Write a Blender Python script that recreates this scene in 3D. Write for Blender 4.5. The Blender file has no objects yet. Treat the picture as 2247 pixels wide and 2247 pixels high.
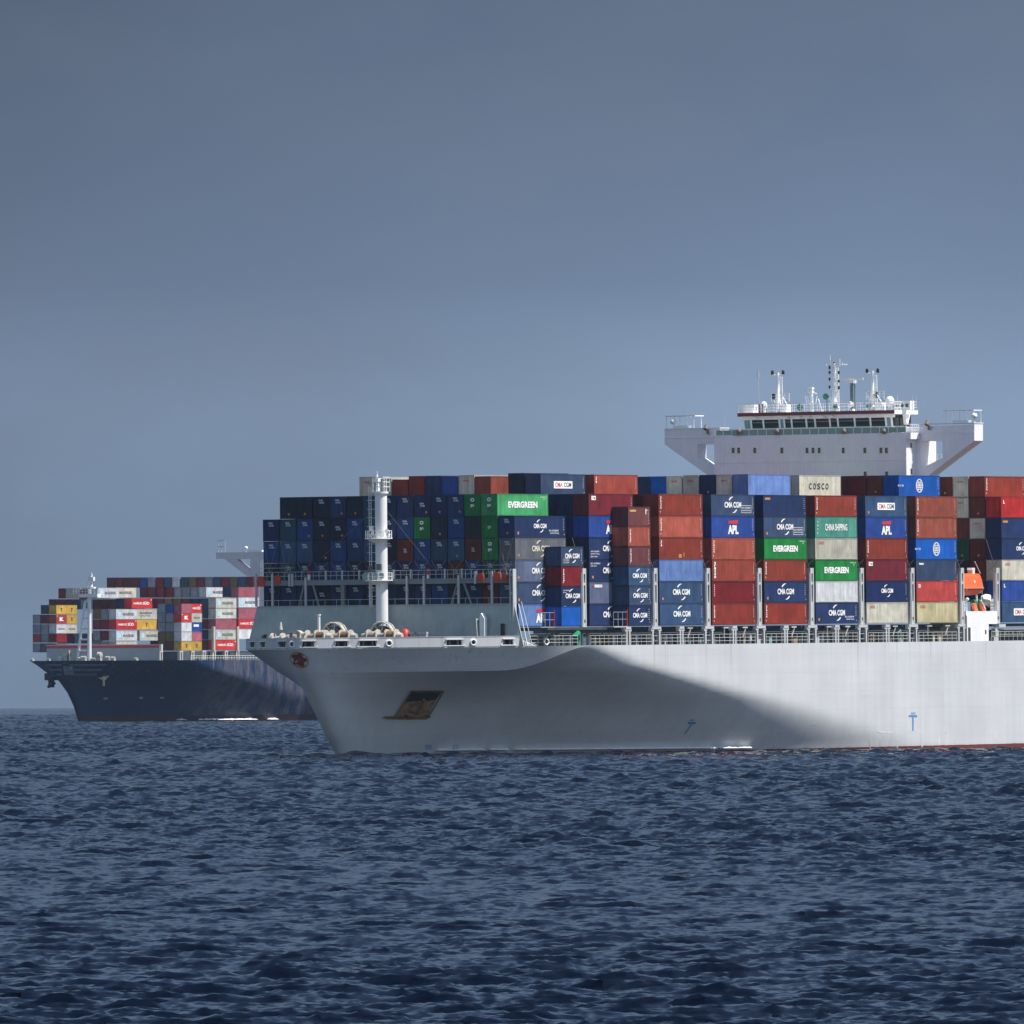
import bpy, math, random
import numpy as np
from mathutils import Matrix, Vector, Euler

random.seed(7)
rng = np.random.default_rng(11)
sc = bpy.context.scene
R = math.radians

# ------------------------------------------------------------------ camera
F = 30000.0                # focal length in pixels of the 2247 px photograph
CAM = np.array([-19.779, -1823.0, 8.9])
Y0, ROLL = 1503.0, 0.004   # eye level row, roll of the picture
RE = 7.4e6                 # earth radius with refraction
cam = bpy.data.objects.new('camera', bpy.data.cameras.new('camera'))
sc.collection.objects.link(cam)
cam.data.sensor_width = 36.0
cam.data.lens = 36.0 * F / 2247.0
off = Y0 - 1123.5
cam.data.shift_y = math.cos(ROLL) * off / 2247.0
cam.data.shift_x = -math.sin(ROLL) * off / 2247.0
cam.data.clip_start = 5.0
cam.data.clip_end = 40000.0
cam.matrix_world = Matrix.Translation(CAM.tolist()) @ Matrix.Rotation(R(90), 4, 'X') @ Matrix.Rotation(-ROLL, 4, 'Z')
sc.camera = cam
sc.cycles.use_denoising = True
sc.render.resolution_x = sc.render.resolution_y = 1024

# ------------------------------------------------------------------ sun, sky, exposure
SUN_EL, SUN_AZ = R(59.0), R(103.4)      # azimuth clockwise from +Y
sv = Vector((math.sin(SUN_AZ) * math.cos(SUN_EL), math.cos(SUN_AZ) * math.cos(SUN_EL), math.sin(SUN_EL)))
sun = bpy.data.objects.new('sun', bpy.data.lights.new('sun', 'SUN'))
sc.collection.objects.link(sun)
sun.data.energy = 5.0
sun.data.angle = R(0.53)
sun.data.color = (1.0, 0.955, 0.89)
sun.rotation_euler = sv.to_track_quat('Z', 'Y').to_euler()
sun.location = (0, 0, 300)

sc.view_settings.view_transform = 'Standard'
sc.view_settings.look = 'None'
sc.view_settings.exposure = 0.31
sc.view_settings.gamma = 1.0
sc.view_settings.use_curve_mapping = False

def nd(t, kind, x=0, y=0, **kw):
    n = t.nodes.new(kind)
    n.location = (x, y)
    for k, v in kw.items():
        setattr(n, k, v)
    return n

def srgb(r, g, b):
    f = lambda c: (c / 255 / 12.92) if c / 255 <= 0.04045 else ((c / 255 + 0.055) / 1.055) ** 2.4
    return (f(r), f(g), f(b))

world = bpy.data.worlds.new('World')
sc.world = world
world.use_nodes = True
wt = world.node_tree
wt.nodes.clear()
SKY_STRENGTH = 0.10
SKYMUL = 0.775
wo = nd(wt, 'ShaderNodeOutputWorld')
bg = nd(wt, 'ShaderNodeBackground')
bg.inputs[1].default_value = SKY_STRENGTH
sky = nd(wt, 'ShaderNodeTexSky', sky_type='NISHITA', sun_disc=False)
sky.sun_elevation = SUN_EL
sky.sun_rotation = SUN_AZ
sky.air_density = 1.0
sky.dust_density = 0.6
tc = nd(wt, 'ShaderNodeTexCoord')
sep = nd(wt, 'ShaderNodeSeparateXYZ')
wt.links.new(tc.outputs['Generated'], sep.inputs[0])
ramp = nd(wt, 'ShaderNodeValToRGB')
mp = nd(wt, 'ShaderNodeMapRange')
mp.inputs['From Min'].default_value = 0.0
mp.inputs['From Max'].default_value = 0.06
wt.links.new(sep.outputs['Z'], mp.inputs['Value'])
wt.links.new(mp.outputs[0], ramp.inputs[0])
ramp.color_ramp.interpolation = 'B_SPLINE'
stops = [(0.0, (119, 140, 165)), (0.20, (128, 149, 175)), (0.34, (138, 159, 187)), (0.49, (112, 131, 158)), (0.83, (94, 110, 134)), (1.0, (90, 105, 128))]
while len(ramp.color_ramp.elements) < len(stops):
    ramp.color_ramp.elements.new(0.5)
for e, (p, c) in zip(ramp.color_ramp.elements, stops):
    e.position = p
    e.color = (*srgb(*c), 1)
# soft cloud mottling and a slightly darker, greyer west side (a real rain bank)
map_ = nd(wt, 'ShaderNodeMapping')
map_.inputs['Scale'].default_value = (15, 15, 30)
wt.links.new(tc.outputs['Generated'], map_.inputs[0])
noi = nd(wt, 'ShaderNodeTexNoise')
noi.inputs['Scale'].default_value = 1.6
noi.inputs['Detail'].default_value = 4
noi.inputs['Roughness'].default_value = 0.45
wt.links.new(map_.outputs[0], noi.inputs['Vector'])
nr = nd(wt, 'ShaderNodeMapRange')
nr.inputs['From Min'].default_value = 0.3
nr.inputs['From Max'].default_value = 0.7
nr.inputs['To Min'].default_value = 0.945
nr.inputs['To Max'].default_value = 1.055
wt.links.new(noi.outputs[0], nr.inputs['Value'])
xr = nd(wt, 'ShaderNodeMapRange')
xr.interpolation_type = 'SMOOTHSTEP'
xr.inputs['From Min'].default_value = -0.045
xr.inputs['From Max'].default_value = 0.025
xr.inputs['To Min'].default_value = 0.79
xr.inputs['To Max'].default_value = 1.06
wt.links.new(sep.outputs['X'], xr.inputs['Value'])
mm = nd(wt, 'ShaderNodeMath', operation='MULTIPLY')
wt.links.new(nr.outputs[0], mm.inputs[0])
wt.links.new(xr.outputs[0], mm.inputs[1])
mm2 = nd(wt, 'ShaderNodeMath', operation='MULTIPLY')
wt.links.new(mm.outputs[0], mm2.inputs[0])
mm2.inputs[1].default_value = SKYMUL / SKY_STRENGTH
vm = nd(wt, 'ShaderNodeVectorMath', operation='SCALE')
noi2 = nd(wt, 'ShaderNodeTexNoise')
noi2.inputs['Scale'].default_value = 3.1
noi2.inputs['Detail'].default_value = 5
noi2.inputs['Roughness'].default_value = 0.55
wt.links.new(map_.outputs[0], noi2.inputs['Vector'])
nr2 = nd(wt, 'ShaderNodeMapRange')
nr2.inputs['From Min'].default_value = 0.45
nr2.inputs['From Max'].default_value = 0.78
nr2.inputs['To Max'].default_value = 0.32
wt.links.new(noi2.outputs[0], nr2.inputs['Value'])
warm = nd(wt, 'ShaderNodeMixRGB')
wt.links.new(nr2.outputs[0], warm.inputs[0])
wt.links.new(ramp.outputs[0], warm.inputs[1])
warm.inputs[2].default_value = (*srgb(118, 130, 146), 1)
wt.links.new(warm.outputs[0], vm.inputs[0])
wt.links.new(mm2.outputs[0], vm.inputs['Scale'])
mr = nd(wt, 'ShaderNodeMapRange')
mr.interpolation_type = 'SMOOTHSTEP'
mr.inputs['From Min'].default_value = 0.07
mr.inputs['From Max'].default_value = 0.30
wt.links.new(sep.outputs['Z'], mr.inputs['Value'])
mx = nd(wt, 'ShaderNodeMixRGB')
# the dark bank stands only in the north, behind the ships
ar = nd(wt, 'ShaderNodeMapRange')
ar.interpolation_type = 'SMOOTHSTEP'
ar.inputs['From Min'].default_value = 0.85
ar.inputs['From Max'].default_value = 0.15
wt.links.new(sep.outputs['Y'], ar.inputs['Value'])
mxx = nd(wt, 'ShaderNodeMath', operation='MAXIMUM')
wt.links.new(mr.outputs[0], mxx.inputs[0])
wt.links.new(ar.outputs[0], mxx.inputs[1])
wt.links.new(mxx.outputs[0], mx.inputs[0])
wt.links.new(vm.outputs[0], mx.inputs[1])
wt.links.new(sky.outputs[0], mx.inputs[2])
wt.links.new(mx.outputs[0], bg.inputs[0])
wt.links.new(bg.outputs[0], wo.inputs[0])

# ------------------------------------------------------------------ poses of the two ships
class Pose:
    """ship frame: a = metres aft, s = metres to starboard of the port stack face, z up"""
    def __init__(self, origin, th, heel, pit):
        self.M = Matrix.Translation(origin) @ Matrix.Rotation(math.pi / 2 - th, 4, 'Z') @ Matrix.Rotation(-pit, 4, 'Y') @ Matrix.Rotation(heel, 4, 'X')
        self.N = np.array(self.M)
    def proj(self, X):
        W = self.N[:3, :3] @ np.asarray(X, float) + self.N[:3, 3]
        d = W - CAM
        u, v = F * d[0] / d[1], -F * d[2] / d[1] + off
        c, s = math.cos(ROLL), math.sin(ROLL)
        return np.array([1123.5 + c * u + s * v, 1123.5 - s * u + c * v])
    def at(self, px, py, **k):
        """the point of the ship frame seen at a pixel of the photograph, on the plane a=, s= or z="""
        key = list(k)[0]
        i = 'asz'.index(key)
        X = np.zeros(3); X[i] = k[key]
        fr = [j for j in range(3) if j != i]
        for it in range(8):
            f0 = self.proj(X)
            J = np.zeros((2, 2))
            for c, j in enumerate(fr):
                Y = X.copy(); Y[j] += 0.05
                J[:, c] = (self.proj(Y) - f0) / 0.05
            X[fr] += np.linalg.solve(J, np.array([px, py]) - f0)
        return X

NEAR = Pose((0, 0, 0), 0.51323581, -0.00432851, 0.00589103)
HH, RR, ZB = 2.925, 2.567, 16.79
BAY = [None, -30.08, -14.588, 0.0, 14.68, 29.39, 44.13, 58.87, 73.63, 99.33]
CEN = 9.5 * RR
# far ship: its frame's zero is chosen so that the lattice of its boxes falls where the photo shows it
D2, TH2, R2 = 3846.0, R(27.4), 2.5
SEA2 = (1823.0 ** 2 - D2 ** 2) / (2 * RE)
def far_pose():
    p = Pose((0, 0, 0), TH2, 0.0, 0.0015)
    o = np.array([-93.0, D2 - 1823.0, SEA2])
    for it in range(6):
        p = Pose(o.tolist(), TH2, 0.0, 0.0015)
        e = p.proj((5.5, R2, 19.7)) - np.array([398.0, 1427.8])
        o[0] -= e[0] / 7.8
    return p
FAR = far_pose()
CEN2 = 9.5 * R2

# ------------------------------------------------------------------ materials
MATS = {}
def mat(name, rgb, rough=0.5, wear=0.0, metal=0.0, vary=0.0, streak=0.0, rust=0.0, spec=0.4, scale=1.0):
    if name in MATS:
        return MATS[name]
    m = bpy.data.materials.new(name)
    m.use_nodes = True
    t = m.node_tree
    b = t.nodes['Principled BSDF']
    b.inputs['Roughness'].default_value = rough
    b.inputs['Metallic'].default_value = metal
    b.inputs['Specular IOR Level'].default_value = spec
    L = t.links
    tcn = nd(t, 'ShaderNodeTexCoord')
    oi = nd(t, 'ShaderNodeObjectInfo')
    addv = nd(t, 'ShaderNodeVectorMath', operation='ADD')
    L.new(tcn.outputs['Object'], addv.inputs[0])
    sc1 = nd(t, 'ShaderNodeMath', operation='MULTIPLY')
    L.new(oi.outputs['Random'], sc1.inputs[0]); sc1.inputs[1].default_value = 173.0
    comb = nd(t, 'ShaderNodeCombineXYZ')
    L.new(sc1.outputs[0], comb.inputs[0]); L.new(sc1.outputs[0], comb.inputs[1])
    L.new(comb.outputs[0], addv.inputs[1])
    n1 = nd(t, 'ShaderNodeTexNoise')
    n1.inputs['Scale'].default_value = 0.55 * scale
    n1.inputs['Detail'].default_value = 6
    L.new(addv.outputs[0], n1.inputs['Vector'])
    # vertical rain streaks
    mpn = nd(t, 'ShaderNodeMapping')
    mpn.inputs['Scale'].default_value = (2.6 * scale, 2.6 * scale, 0.16 * scale)
    L.new(addv.outputs[0], mpn.inputs[0])
    n2 = nd(t, 'ShaderNodeTexNoise')
    n2.inputs['Scale'].default_value = 1.3
    n2.inputs['Detail'].default_value = 4
    L.new(mpn.outputs[0], n2.inputs['Vector'])
    base = nd(t, 'ShaderNodeRGB')
    base.outputs[0].default_value = (*rgb, 1)
    # value change: object random, fading and streaks
    m1 = nd(t, 'ShaderNodeMapRange')
    m1.inputs['To Min'].default_value = 1 - vary
    m1.inputs['To Max'].default_value = 1 + vary
    L.new(oi.outputs['Random'], m1.inputs['Value'])
    m2 = nd(t, 'ShaderNodeMapRange')
    m2.inputs['From Min'].default_value = 0.3; m2.inputs['From Max'].default_value = 0.7
    m2.inputs['To Min'].default_value = 1 - wear; m2.inputs['To Max'].default_value = 1 + wear
    L.new(n1.outputs[0], m2.inputs['Value'])
    m3 = nd(t, 'ShaderNodeMapRange')
    m3.inputs['From Min'].default_value = 0.3; m3.inputs['From Max'].default_value = 0.7
    m3.inputs['To Min'].default_value = 1 - streak; m3.inputs['To Max'].default_value = 1 + 0.6 * streak
    L.new(n2.outputs[0], m3.inputs['Value'])
    k1 = nd(t, 'ShaderNodeMath', operation='MULTIPLY'); L.new(m1.outputs[0], k1.inputs[0]); L.new(m2.outputs[0], k1.inputs[1])
    k2 = nd(t, 'ShaderNodeMath', operation='MULTIPLY'); L.new(k1.outputs[0], k2.inputs[0]); L.new(m3.outputs[0], k2.inputs[1])
    vs = nd(t, 'ShaderNodeVectorMath', operation='SCALE')
    L.new(base.outputs[0], vs.inputs[0]); L.new(k2.outputs[0], vs.inputs['Scale'])
    # rust blooms
    rr = nd(t, 'ShaderNodeMapRange')
    rr.inputs['From Min'].default_value = 0.66 - 0.1 * rust; rr.inputs['From Max'].default_value = 0.76
    rr.inputs['To Max'].default_value = 0.75 if rust > 0 else 0.0
    n3 = nd(t, 'ShaderNodeTexNoise')
    n3.inputs['Scale'].default_value = 1.7 * scale
    n3.inputs['Detail'].default_value = 8
    n3.inputs['Roughness'].default_value = 0.65
    mp3 = nd(t, 'ShaderNodeMapping'); mp3.inputs['Scale'].default_value = (1, 1, 0.45)
    L.new(addv.outputs[0], mp3.inputs[0]); L.new(mp3.outputs[0], n3.inputs['Vector'])
    L.new(n3.outputs[0], rr.inputs['Value'])
    mixr = nd(t, 'ShaderNodeMixRGB')
    L.new(rr.outputs[0], mixr.inputs[0]); L.new(vs.outputs[0], mixr.inputs[1])
    mixr.inputs[2].default_value = (0.10, 0.045, 0.02, 1)
    L.new(mixr.outputs[0], b.inputs['Base Color'])
    MATS[name] = m
    return m

def paint(key):
    """container paint: key -> weathered enamel"""
    rgb = PAINT[key]
    return mat('paint_' + key, rgb, rough=0.55, wear=0.22, vary=0.14, streak=0.20, rust=0.5, spec=0.2)

def S(r, g, b, k=0.86):
    c = srgb(r, g, b)
    return tuple(min(0.85, x * k) for x in c)
PAINT = {
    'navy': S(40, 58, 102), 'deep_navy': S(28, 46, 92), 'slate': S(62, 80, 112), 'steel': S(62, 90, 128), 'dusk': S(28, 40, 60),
    'royal': S(48, 80, 160), 'bright_blue': S(22, 96, 190), 'light_blue': S(108, 138, 194), 'lavender': S(98, 108, 136),
    'salmon': S(182, 92, 74), 'brick': S(148, 62, 46), 'orange_brown': S(154, 80, 62), 'rust_red': S(150, 58, 44), 'dark_red': S(128, 32, 38),
    'maroon': S(120, 40, 50), 'mauve': S(118, 68, 70), 'red': S(186, 72, 66), 'bright_red': S(206, 52, 50),
    'green': S(32, 134, 62), 'light_green': S(74, 166, 104), 'teal': S(80, 148, 132), 'dark_green': S(30, 84, 58),
    'cream': S(206, 202, 186), 'tan': S(190, 180, 142), 'white': S(218, 219, 222), 'grey': S(206, 204, 192), 'mid_grey': S(112, 116, 122),
    'brown': S(104, 46, 32), 'orange': S(206, 92, 48), 'slate_teal': S(46, 78, 96), 'yellow': S(208, 168, 72), 'olive': S(120, 100, 60), 'pink': S(176, 98, 110),
    'charcoal': S(44, 46, 54), 'blue': S(38, 68, 130), 'terracotta': S(164, 74, 58), 'ash': S(150, 156, 166),
}
NAMES = {
    'navy': 'navy blue', 'deep_navy': 'deep navy', 'slate': 'slate blue', 'steel': 'steel blue', 'dusk': 'blackish navy', 'royal': 'royal blue', 'bright_blue': 'bright blue',
    'light_blue': 'pale blue', 'lavender': 'lavender grey', 'salmon': 'salmon', 'brick': 'brick red', 'orange_brown': 'orange brown', 'rust_red': 'rust red', 'dark_red': 'dark red',
    'maroon': 'maroon', 'mauve': 'mauve brown', 'red': 'faded red', 'bright_red': 'bright red', 'green': 'green', 'light_green': 'light green', 'teal': 'teal', 'dark_green': 'dark green',
    'cream': 'cream', 'tan': 'tan', 'white': 'white', 'grey': 'pale grey', 'mid_grey': 'grey', 'brown': 'brown', 'orange': 'orange', 'slate_teal': 'slate teal', 'yellow': 'yellow',
    'olive': 'olive', 'pink': 'dusty pink', 'charcoal': 'charcoal', 'blue': 'blue', 'terracotta': 'terracotta', 'ash': 'ash grey',
}
WHITE = mat('white_paint', (0.86, 0.86, 0.85), 0.45, wear=0.05, streak=0.06, rust=0.12)
WHITE_CLEAN = mat('white_lettering', (0.86, 0.86, 0.84), 0.6, wear=0.06)
HOUSE = mat('house_paint', (0.85, 0.84, 0.86), 0.5, wear=0.04, streak=0.05, rust=0.05)
GREY = mat('light_grey_paint', (0.52, 0.53, 0.53), 0.5, wear=0.08, streak=0.10, rust=0.25)
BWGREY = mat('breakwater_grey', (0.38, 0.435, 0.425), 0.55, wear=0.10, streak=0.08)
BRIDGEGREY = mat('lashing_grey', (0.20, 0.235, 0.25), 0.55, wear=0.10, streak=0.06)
DARK = mat('dark_steel', (0.018, 0.018, 0.02), 0.6)
COAM = mat('coaming_paint', (0.07, 0.09, 0.11), 0.55, wear=0.2, streak=0.15, rust=0.3)
GLASS = mat('window_glass', (0.012, 0.018, 0.018), 0.08, spec=0.8)
GREENGLASS = mat('green_glass_screen', (0.16, 0.30, 0.28), 0.15, spec=0.6)
ROOFRED = mat('roof_red', (0.17, 0.035, 0.025), 0.5, wear=0.1)
REDP = mat('red_equipment', (0.45, 0.04, 0.03), 0.5)
ORANGEP = mat('lifeboat_orange', (0.78, 0.13, 0.03), 0.4, wear=0.06)
GREENP = mat('green_equipment', (0.05, 0.22, 0.14), 0.5)
TEALP = mat('teal_equipment', (0.22, 0.36, 0.32), 0.5, wear=0.1)
RUST = mat('rusted_steel', (0.22, 0.11, 0.05), 0.85, wear=0.35, streak=0.3)
ROD = mat('lashing_rod', (0.16, 0.15, 0.13), 0.6, wear=0.2)
BLACKT = mat('black_lettering', (0.02, 0.02, 0.025), 0.6)
REDT = mat('red_lettering', (0.55, 0.035, 0.04), 0.6)
YELT = mat('yellow_mark', (0.70, 0.48, 0.10), 0.6)
ORMARK = mat('orange_mark', (0.55, 0.22, 0.06), 0.6)
CREAMP = mat('winch_cream', (0.50, 0.48, 0.43), 0.55, wear=0.12, rust=0.35)
BLUEMARK = mat('blue_mark', (0.08, 0.26, 0.50), 0.6)
SKYBLUE = mat('pale_blue_mark', (0.42, 0.66, 0.78), 0.6)
FRAMES = {}
def frame_paint(key):
    rgb = tuple(c * 0.72 for c in PAINT[key])
    return mat('frame_' + key, rgb, 0.6, wear=0.2, rust=0.6, spec=0.3)

# ------------------------------------------------------------------ mesh helpers
class MB:
    def __init__(self):
        self.v, self.f, self.m, self.k = [], [], [], []
    def add(self, vs, fs, mi=0, smooth=False):
        o = len(self.v)
        self.v.extend([tuple(map(float, p)) for p in vs])
        for f in fs:
            self.f.append([o + i for i in f]); self.m.append(mi); self.k.append(smooth)
    def box(self, a0, a1, s0, s1, z0, z1, mi=0):
        p = [(a0, s0, z0), (a1, s0, z0), (a1, s1, z0), (a0, s1, z0), (a0, s0, z1), (a1, s0, z1), (a1, s1, z1), (a0, s1, z1)]
        self.add(p, [(0, 3, 2, 1), (4, 5, 6, 7), (0, 1, 5, 4), (1, 2, 6, 5), (2, 3, 7, 6), (3, 0, 4, 7)], mi)
    def tube(self, p, q, r, n=6, mi=0, r2=None, cap=True):
        p, q = Vector(p), Vector(q)
        d = (q - p)
        if d.length < 1e-6:
            return
        d.normalize()
        u = d.orthogonal().normalized(); w = d.cross(u)
        r2 = r if r2 is None else r2
        vs = []
        for i in range(n):
            t = 2 * math.pi * i / n
            vs.append(p + (u * math.cos(t) + w * math.sin(t)) * r)
        for i in range(n):
            t = 2 * math.pi * i / n
            vs.append(q + (u * math.cos(t) + w * math.sin(t)) * r2)
        fs = [(i, (i + 1) % n, n + (i + 1) % n, n + i) for i in range(n)]
        self.add(vs, fs, mi, smooth=n >= 8)
        if cap:
            self.add(vs[:n], [tuple(reversed(range(n)))], mi); self.add(vs[n:], [tuple(range(n))], mi)
    def prism(self, poly, axis, t0, t1, mi=0):
        """poly of (u, z) swept along axis 'a' (u is s) or 's' (u is a)"""
        n = len(poly)
        if axis == 'a':
            A = [(t0, u, z) for u, z in poly]; B = [(t1, u, z) for u, z in poly]
        elif axis == 's':
            A = [(u, t0, z) for u, z in poly]; B = [(u, t1, z) for u, z in poly]
        else:
            A = [(u, w, t0) for u, w in poly]; B = [(u, w, t1) for u, w in poly]
        fs = [(i, (i + 1) % n, n + (i + 1) % n, n + i) for i in range(n)] + [tuple(reversed(range(n))), tuple(range(n, 2 * n))]
        self.add(A + B, fs, mi)
    def lathe(self, prof, c, n=16, mi=0):
        """prof of (r, z) about a vertical axis at c"""
        vs, fs = [], []
        for r, z in prof:
            for i in range(n):
                t = 2 * math.pi * i / n
                vs.append((c[0] + r * math.cos(t), c[1] + r * math.sin(t), c[2] + z))
        for j in range(len(prof) - 1):
            for i in range(n):
                fs.append((j * n + i, j * n + (i + 1) % n, (j + 1) * n + (i + 1) % n, (j + 1) * n + i))
        self.add(vs, fs, mi, smooth=True)
    def rail(self, p, q, h=1.05, post=1.5, r=0.035, bars=3, mi=0):
        p, q = Vector(p), Vector(q)
        L = (q - p).length
        n = max(1, int(round(L / post)))
        for i in range(n + 1):
            b = p.lerp(q, i / n)
            self.tube(b, b + Vector((0, 0, h)), r, 4, mi)
        for j in range(1, bars + 1):
            z = Vector((0, 0, h * j / bars))
            self.tube(p + z, q + z, r, 4, mi)
    def mesh(self, name):
        me = bpy.data.meshes.new(name)
        me.from_pydata(self.v, [], self.f)
        me.polygons.foreach_set('material_index', self.m)
        me.polygons.foreach_set('use_smooth', self.k)
        me.update()
        return me

COL = sc.collection
def link(name, data, mats, parent=None, objmat=False):
    o = bpy.data.objects.new(name, data)
    COL.objects.link(o)
    if parent is not None:
        o.parent = parent
    if isinstance(data, bpy.types.Mesh):
        while len(data.materials) < len(mats):
            data.materials.append(mats[len(data.materials)])
        if objmat:
            for i, m in enumerate(mats):
                o.material_slots[i].link = 'OBJECT'
                o.material_slots[i].material = m
    return o
def part(name, mb, mats, parent):
    if not isinstance(mats, (list, tuple)):
        mats = [mats]
    return link(name, mb.mesh(name), list(mats), parent)
def tag(o, label=None, cat=None, group=None, kind=None):
    if label: o['label'] = label
    if cat: o['category'] = cat
    if group: o['group'] = group
    if kind: o['kind'] = kind
    return o
def empty(name, M):
    o = bpy.data.objects.new(name, None)
    COL.objects.link(o)
    o.empty_display_size = 0.5
    o.matrix_world = M
    return o

TEXTS = {}
def text_polys(s, w, h, bold=0.0, spacing=1.0):
    """flat outline mesh of a word, centred, w wide and h tall: (verts2d, faces)"""
    key = (s, round(w, 3), round(h, 3), bold, spacing)
    if key in TEXTS:
        return TEXTS[key]
    cu = bpy.data.curves.new('t', 'FONT')
    cu.body = s; cu.size = 1.0; cu.offset = bold; cu.resolution_u = 3; cu.space_character = spacing
    cu.fill_mode = 'FRONT'
    o = bpy.data.objects.new('t', cu)
    COL.objects.link(o)
    dg = bpy.context.evaluated_depsgraph_get()
    me = bpy.data.meshes.new_from_object(o.evaluated_get(dg))
    n = len(me.vertices)
    co = np.empty(n * 3, np.float32); me.vertices.foreach_get('co', co); co = co.reshape(-1, 3)[:, :2]
    lo, hi = co.min(0), co.max(0)
    co = (co - (lo + hi) / 2) / np.maximum(hi - lo, 1e-6) * np.array([w, h])
    fs = [tuple(p.vertices) for p in me.polygons]
    bpy.data.meshes.remove(me); bpy.data.objects.remove(o); bpy.data.curves.remove(cu)
    TEXTS[key] = (co, fs)
    return TEXTS[key]

def side_text(mb, s, x, z, w, h, y=-0.012, mi=0, bold=0.0, rot=False, spacing=1.0):
    """word on the port side (y = const), centre at (x, z)"""
    co, fs = text_polys(s, h if rot else w, w if rot else h, bold, spacing)
    if rot:
        vs = [(x + v, y, z - u) for u, v in co]
    else:
        vs = [(x + u, y, z + v) for u, v in co]
    mb.add(vs, fs, mi)
def end_text(mb, s, yc, z, w, h, x=-0.02, mi=0, bold=0.0):
    """word on the fore end (x = const); seen from ahead port is to the right"""
    co, fs = text_polys(s, w, h, bold)
    mb.add([(x, yc - u, z + v) for u, v in co], fs, mi)
def quad(mb, x0, x1, z0, z1, y=-0.012, mi=0):
    mb.add([(x0, y, z0), (x1, y, z0), (x1, y, z1), (x0, y, z1)], [(0, 1, 2, 3)], mi)
def swoosh(mb, cx, cz, rx, rz, t0, t1, th, y=-0.012, mi=0, n=12):
    """tapering crescent stroke along an ellipse arc"""
    vs, fs = [], []
    for i in range(n + 1):
        f = i / n
        t = R(t0 + (t1 - t0) * f)
        w = th * (0.15 + 0.85 * math.sin(math.pi * min(1, f * 0.62 + 0.0)))
        for k in (1, -1):
            vs.append((cx + (rx + k * w) * math.cos(t), y, cz + (rz + k * w) * math.sin(t)))
    for i in range(n):
        fs.append((2 * i, 2 * i + 1, 2 * i + 3, 2 * i + 2))
    mb.add(vs, fs, mi)

# ------------------------------------------------------------------ hull shape
class Hull:
    def __init__(self, B, C, zk, a_s, a_line, deck, kn, r0, r1, full=0.0):
        self.B, self.C, self.zk, self.a_s, self.al, self.deck, self.kn = B, C, zk, a_s, a_line, deck, kn
        self.r0, self.r1 = r0, r1
        self.full = full
    def stem(self, z):
        return np.interp(z, self.zk, self.a_s)
    def low(self, a, z):
        st, al = self.stem(z), np.interp(z, self.zk, self.al)
        x = np.maximum(a - st, 0.0)
        u = np.clip(x / (al - st), 0, 1)
        b = self.B * (2 * u - u * u)
        r = np.interp(z, (0, self.deck), (self.r0, self.r1))
        return np.where(a > st, np.sqrt(b * b + 2 * r * x * np.exp(-x / 4.0)), 0.0)
    def knuckle(self, a):
        k0, a0, a1 = self.kn
        f = np.clip((a - a0) / (a1 - a0), 0, 1)
        return k0 + (self.deck - 0.05 - k0) * (f * f * (3 - 2 * f))
    def b(self, a, z, port=False):
        a, z = np.broadcast_arrays(np.asarray(a, float), np.asarray(z, float))
        base = self._b(a, z)
        if not port or self.full <= 0:
            return base
        # the upper strake stands steeper than the flare below it
        k = self.knuckle(a)
        st = self.stem(z)
        d = self.low(a - st + self.stem(self.deck), np.full_like(a, self.deck))
        bk = self.low(a - st + self.stem(k), k)
        m = np.clip((a + 53.0) / 14.0, 0, 1); m = self.full * m * m * (3 - 2 * m)
        w = np.where(z >= k, np.clip((self.deck - z) / np.maximum(self.deck - k, 0.05), 0, 1), np.clip((z - 4.0) / np.maximum(k - 4.0, 1), 0, 1) ** 2.6)
        return base + (d - bk) * m * w
    def _b(self, a, z):
        k = self.knuckle(a)
        st = self.stem(z)
        d = self.low(a - st + self.stem(self.deck), np.full_like(a, self.deck))
        bk = self.low(a - st + self.stem(k), k)
        f = np.clip((z - k) / (self.deck - k), 0, 1)
        return np.where(z > k, bk + (d - bk) * f, self.low(a, np.minimum(z, k)))

H1 = Hull(24.8, CEN, [-6, -2, 0.3, 3, 6, 8.5, 11, 14.2], [-40.5, -42.9, -43.8, -46.3, -48.7, -50.7, -52.6, -54.6],
          [100, 88, 76, 58, 38, 19, -0.6, -17.0], 14.2, (11.0, -33.0, -18.0), 0.5, 1.7, 0.80)
H2 = Hull(24.2, CEN2, [-6, 0, 4, 8, 11, 13.8, 17.0], [-13, -15.7, -17.6, -21.0, -25.0, -29.0, -31.5],
          [135, 116, 96, 70, 48, 26, 9], 17.0, (16.0, -10.0, 10.0), 0.5, 1.4)

def ray_hull(pose, hull, px, py):
    """first point of the hull met by the line of sight through a pixel (ship frame)"""
    MI = np.linalg.inv(pose.N)
    x, y = px - 1123.5, py - 1123.5
    c, s = math.cos(ROLL), math.sin(ROLL)
    u, v = c * x - s * y, s * x + c * y - off
    d = MI[:3, :3] @ np.array([u / F, 1.0, -v / F])
    o = MI[:3, :3] @ CAM + MI[:3, 3]
    D = np.linalg.norm(o)
    t = np.arange(D - 110, D + 170, 0.04)
    P = o[None, :] + t[:, None] * d[None, :]
    ins = np.abs(P[:, 1] - hull.C) < np.where(P[:, 1] < hull.C, hull.b(P[:, 0], P[:, 2], True), hull.b(P[:, 0], P[:, 2]))
    i = int(np.argmax(ins))
    return P[i]

def lift_off(hull, q, d):
    g = lambda p: abs(p[1] - hull.C) - float(hull.b(p[0], p[2], p[1] < hull.C))
    n = np.array([(g(q + e) - g(q - e)) for e in np.eye(3) * 0.15])
    n[1] += 1e-9
    return q + n / np.linalg.norm(n) * d

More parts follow.
